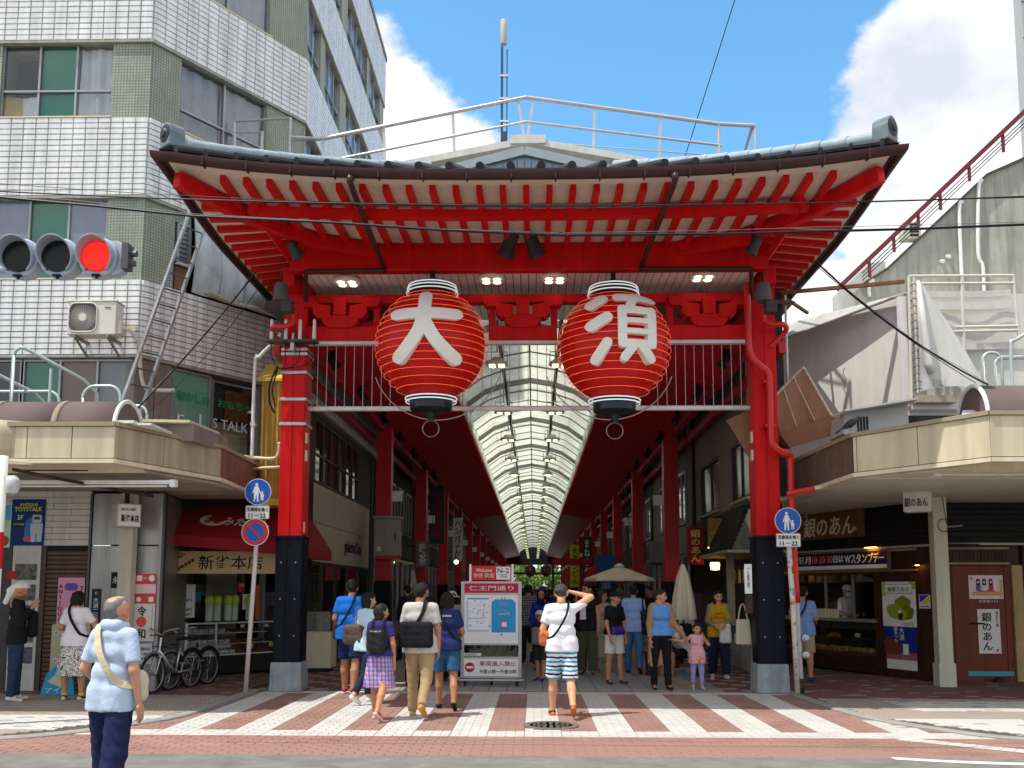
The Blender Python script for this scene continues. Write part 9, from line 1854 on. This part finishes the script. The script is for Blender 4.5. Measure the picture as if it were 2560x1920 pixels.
t, i = person('woman in mustard tee and green cardigan carrying a white jacket', (3.46,2.66), 176, 1.60, fabric('#c08f1e','mustard'), .8, 'wide', fabric('#1c2238','navyw'), .97, '#dedcda', 'long', None, '#d09c7a', True, look=12, cardi=(fabric('#7d8560','sage'),.62), arms=[((-.25,.2,-1),(.4,.75,-.25)),((.25,.2,-1),(-.4,.75,-.25))], legs=[(14,4,0),(-8,10,4)])
bag('white_jacket','white jacket draped over the arm of the woman in mustard','jacket',t,i,(-.10,.24,.88),(.20,.10,.36),fabric('#d6d3cc','jacketw'),.045); o = letters('chest_print','UNIVERSITY',(0,0,0),V(-1,0,0),ZU,.16,.03,fabric('#7a3a1a','print'),None); o.parent = t; o.location = (0,.175*i['s'],1.27*i['s']+i['zoff']); o.rotation_euler = (0,0,0)
t, i = person('seated man in black cap and white tee leaning forward on the cafe bench', (2.95,3.6,-.40), 120, 1.66, fabric('#d2d0cc','whitet2'), .8, 'shorts', BKF, .46, '#3a3a3a', 'short', None, '#a8745a', cap=('cap',BKF), lean=.45, nod=20, legs=[(84,80,0,.06),(84,80,0,.06)], arms=[((-.1,.6,-1),(.2,.9,-.2)),((.1,.6,-1),(-.2,.9,-.2))], sit=True)
bag('backpack','black and grey backpack on the seated man in the black cap','backpack',t,i,(.0,-.05,1.22),(.3,.18,.40),fabric('#1d1e20','bp3'),.06)
person('person in pale shirt bending at the shop line behind the folded parasol', (3.45,6.4), 30, 1.60, fabric('#c9c6c2','palet'), .8, 'trousers', BKF, 1., '#333333', 'short', None, '#b07d5c', lean=.3)
t, i = person('man in light blue shirt and beige shorts waiting at the sweets shop counter', (4.90,2.15,.025), -24, 1.66, fabric('#7f9cd2','shirt3'), .85, 'shorts', fabric('#ad9878','beigesh'), .46, '#2a3f7a', 'short', None, '#b8825f', arms=[((-.2,.2,-1),(.2,.8,-.2)),((.2,.2,-1),(-.1,.8,-.2))], vox=.016)
strap(t,i,[A_(*p)*i['s'] for p in cross(1,1.0)],.03,BKF,t)
c_ = onS(2.80,0,-.42); person('shop worker in white cap and mask behind the serving window', (c_.x,c_.y,.08), 205, 1.64, fabric('#e2e1dc','uniform'), .85, 'trousers', BKF, 1., '#333333', 'short', None, '#b98a6c', cap=('white_cap',fabric('#d9d8d2','capw')), nod=16, arms=[((-.25,.15,-1),(.3,.85,-.1)),((.25,.15,-1),(-.3,.85,-.1))])
# middle distance
t, i = person('woman in navy headscarf and royal blue top holding a snack to her mouth', (.16,4.6), 176, 1.62, fabric('#1f2c86','royal'), 2., 'skirt', fabric('#232838','navysk'), .15, '#333333', 'none', None, '#b07a58', True, cap=('hijab',fabric('#141b3a','hijabn')), arms=[((-.2,.3,-1),(.35,.45,1)),((.2,.1,-1),(0,.4,-1))], flare=.04)
t, i = person('boy in white and red cap with a pale backpack held in front', (.12,2.34), 150, 1.22, fabric('#22283f','boytee'), .7, 'shorts', fabric('#37352f','boysh'), .46, '#22305a', 'short', mat('boy_brown_hair',(.07,.03,.02),.45,var=.3), '#b98562', cap=('cap',fabric('#cfc6c4','capboy')), look=30)
bag('backpack','pale grey mesh backpack worn on the front of the boy','backpack',t,i,(.0,.17,1.1),(.26,.14,.42),fabric('#85847e','greybp'),.05)
sp_ = [('man in black and white checked shirt walking away past the notice board',(-.12,6.4),0,1.74,pattern('check_shirt','plaid','#1a1b20','#8a8a90','#26262c'),1.5,'#1b2030','short',False,None),
 ('man in dark tee and blue cap just right of the checked shirt',(.22,8.3),5,1.70,fabric('#1f2022','d1'),.8,'#22242c','short',False,('hat',fabric('#3a4560','hat2'))),
 ('man in brown tee deep in the arcade left of centre',(-.5,11),170,1.68,fabric('#3a2f2a','d2'),.8,'#20222a','short',False,None),
 ('woman in white blouse deep in the arcade right of centre',(.75,9.5),185,1.58,fabric('#bfbbb4','d3'),.9,'#2a2c38','long',True,None),
 ('woman in black dress deep in the arcade near the open parasol',(1.25,12),175,1.6,fabric('#17171a','d4'),.9,'#17171a','long',True,None),
 ('man in grey shirt under the open parasol',(2.2,9.2),160,1.72,fabric('#5a5c62','d5'),.8,'#2a2a30','short',False,None),
 ('man in black tee standing near the right arcade shops',(2.9,8.5),120,1.70,fabric('#1a1a1c','d6'),.8,'#26262c','short',False,None),
 ('woman in red top far down the arcade',(.4,16),180,1.6,fabric('#8a2a2a','d7'),.8,'#22222a','bob',True,None),
 ('man in white tee far down the arcade',(-.9,19),0,1.72,fabric('#c2c0ba','d8'),.8,'#2a2c34','short',False,None),
 ('man in navy polo far down the arcade on the right',(1.1,21),178,1.74,fabric('#1e2740','d9'),.8,'#3a382f','short',False,None),
 ('woman in yellow top far down the arcade',(.75,26),182,1.6,fabric('#b08a2a','d10'),.8,'#22242c','bob',True,None),
 ('man in dark jacket standing by the left arcade shops',(-3.0,7.3),40,1.72,fabric('#1c1d22','d11'),1.9,'#1b1c20','short',False,None)]
for lb, lc, fa, hh, tp, sl, bc, hr, fm, cp in sp_: person(lb, lc, fa, hh, tp, sl, 'trousers', fabric(bc), 1., '#333336', hr, None, '#b07e5e', fm, cap=cp, vox=.021, legs=[(10,4,0),(-10,10,4)], hands=lc[1] < 10)
# a distant crowd that shows as heads and shoulders only
proto = []
for k, (c1, c2, fm) in enumerate((('#2a2c34','#22242a',False),('#8a8680','#2a2c38',True),('#3a4a6a','#33312c',False),('#5a2f2f','#1d1e24',True))):
    q, _ = person(['far walker in dark clothes in the distant arcade crowd','far walker in pale top in the distant arcade crowd','far walker in blue top in the distant arcade crowd','far walker in dull red top in the distant arcade crowd'][k], (-.9+k*.8,30+k*2), 180*(k%2), 1.66, fabric(c1), .8, 'trousers', fabric(c2), 1., '#333336', 'bob' if fm else 'short', None, '#b07e5e', fm, vox=.024, hands=False, group='distant crowd in the arcade'); proto.append(q)
rr = random.Random(21)
for k in range(48):
    x = rr.uniform(-2.3,2.8); y = rr.uniform(15,70) if k < 34 else rr.uniform(8.5,15); dup(proto[k%4], (x,y,0), R(180*rr.randint(0,1)+rr.uniform(-20,20)))
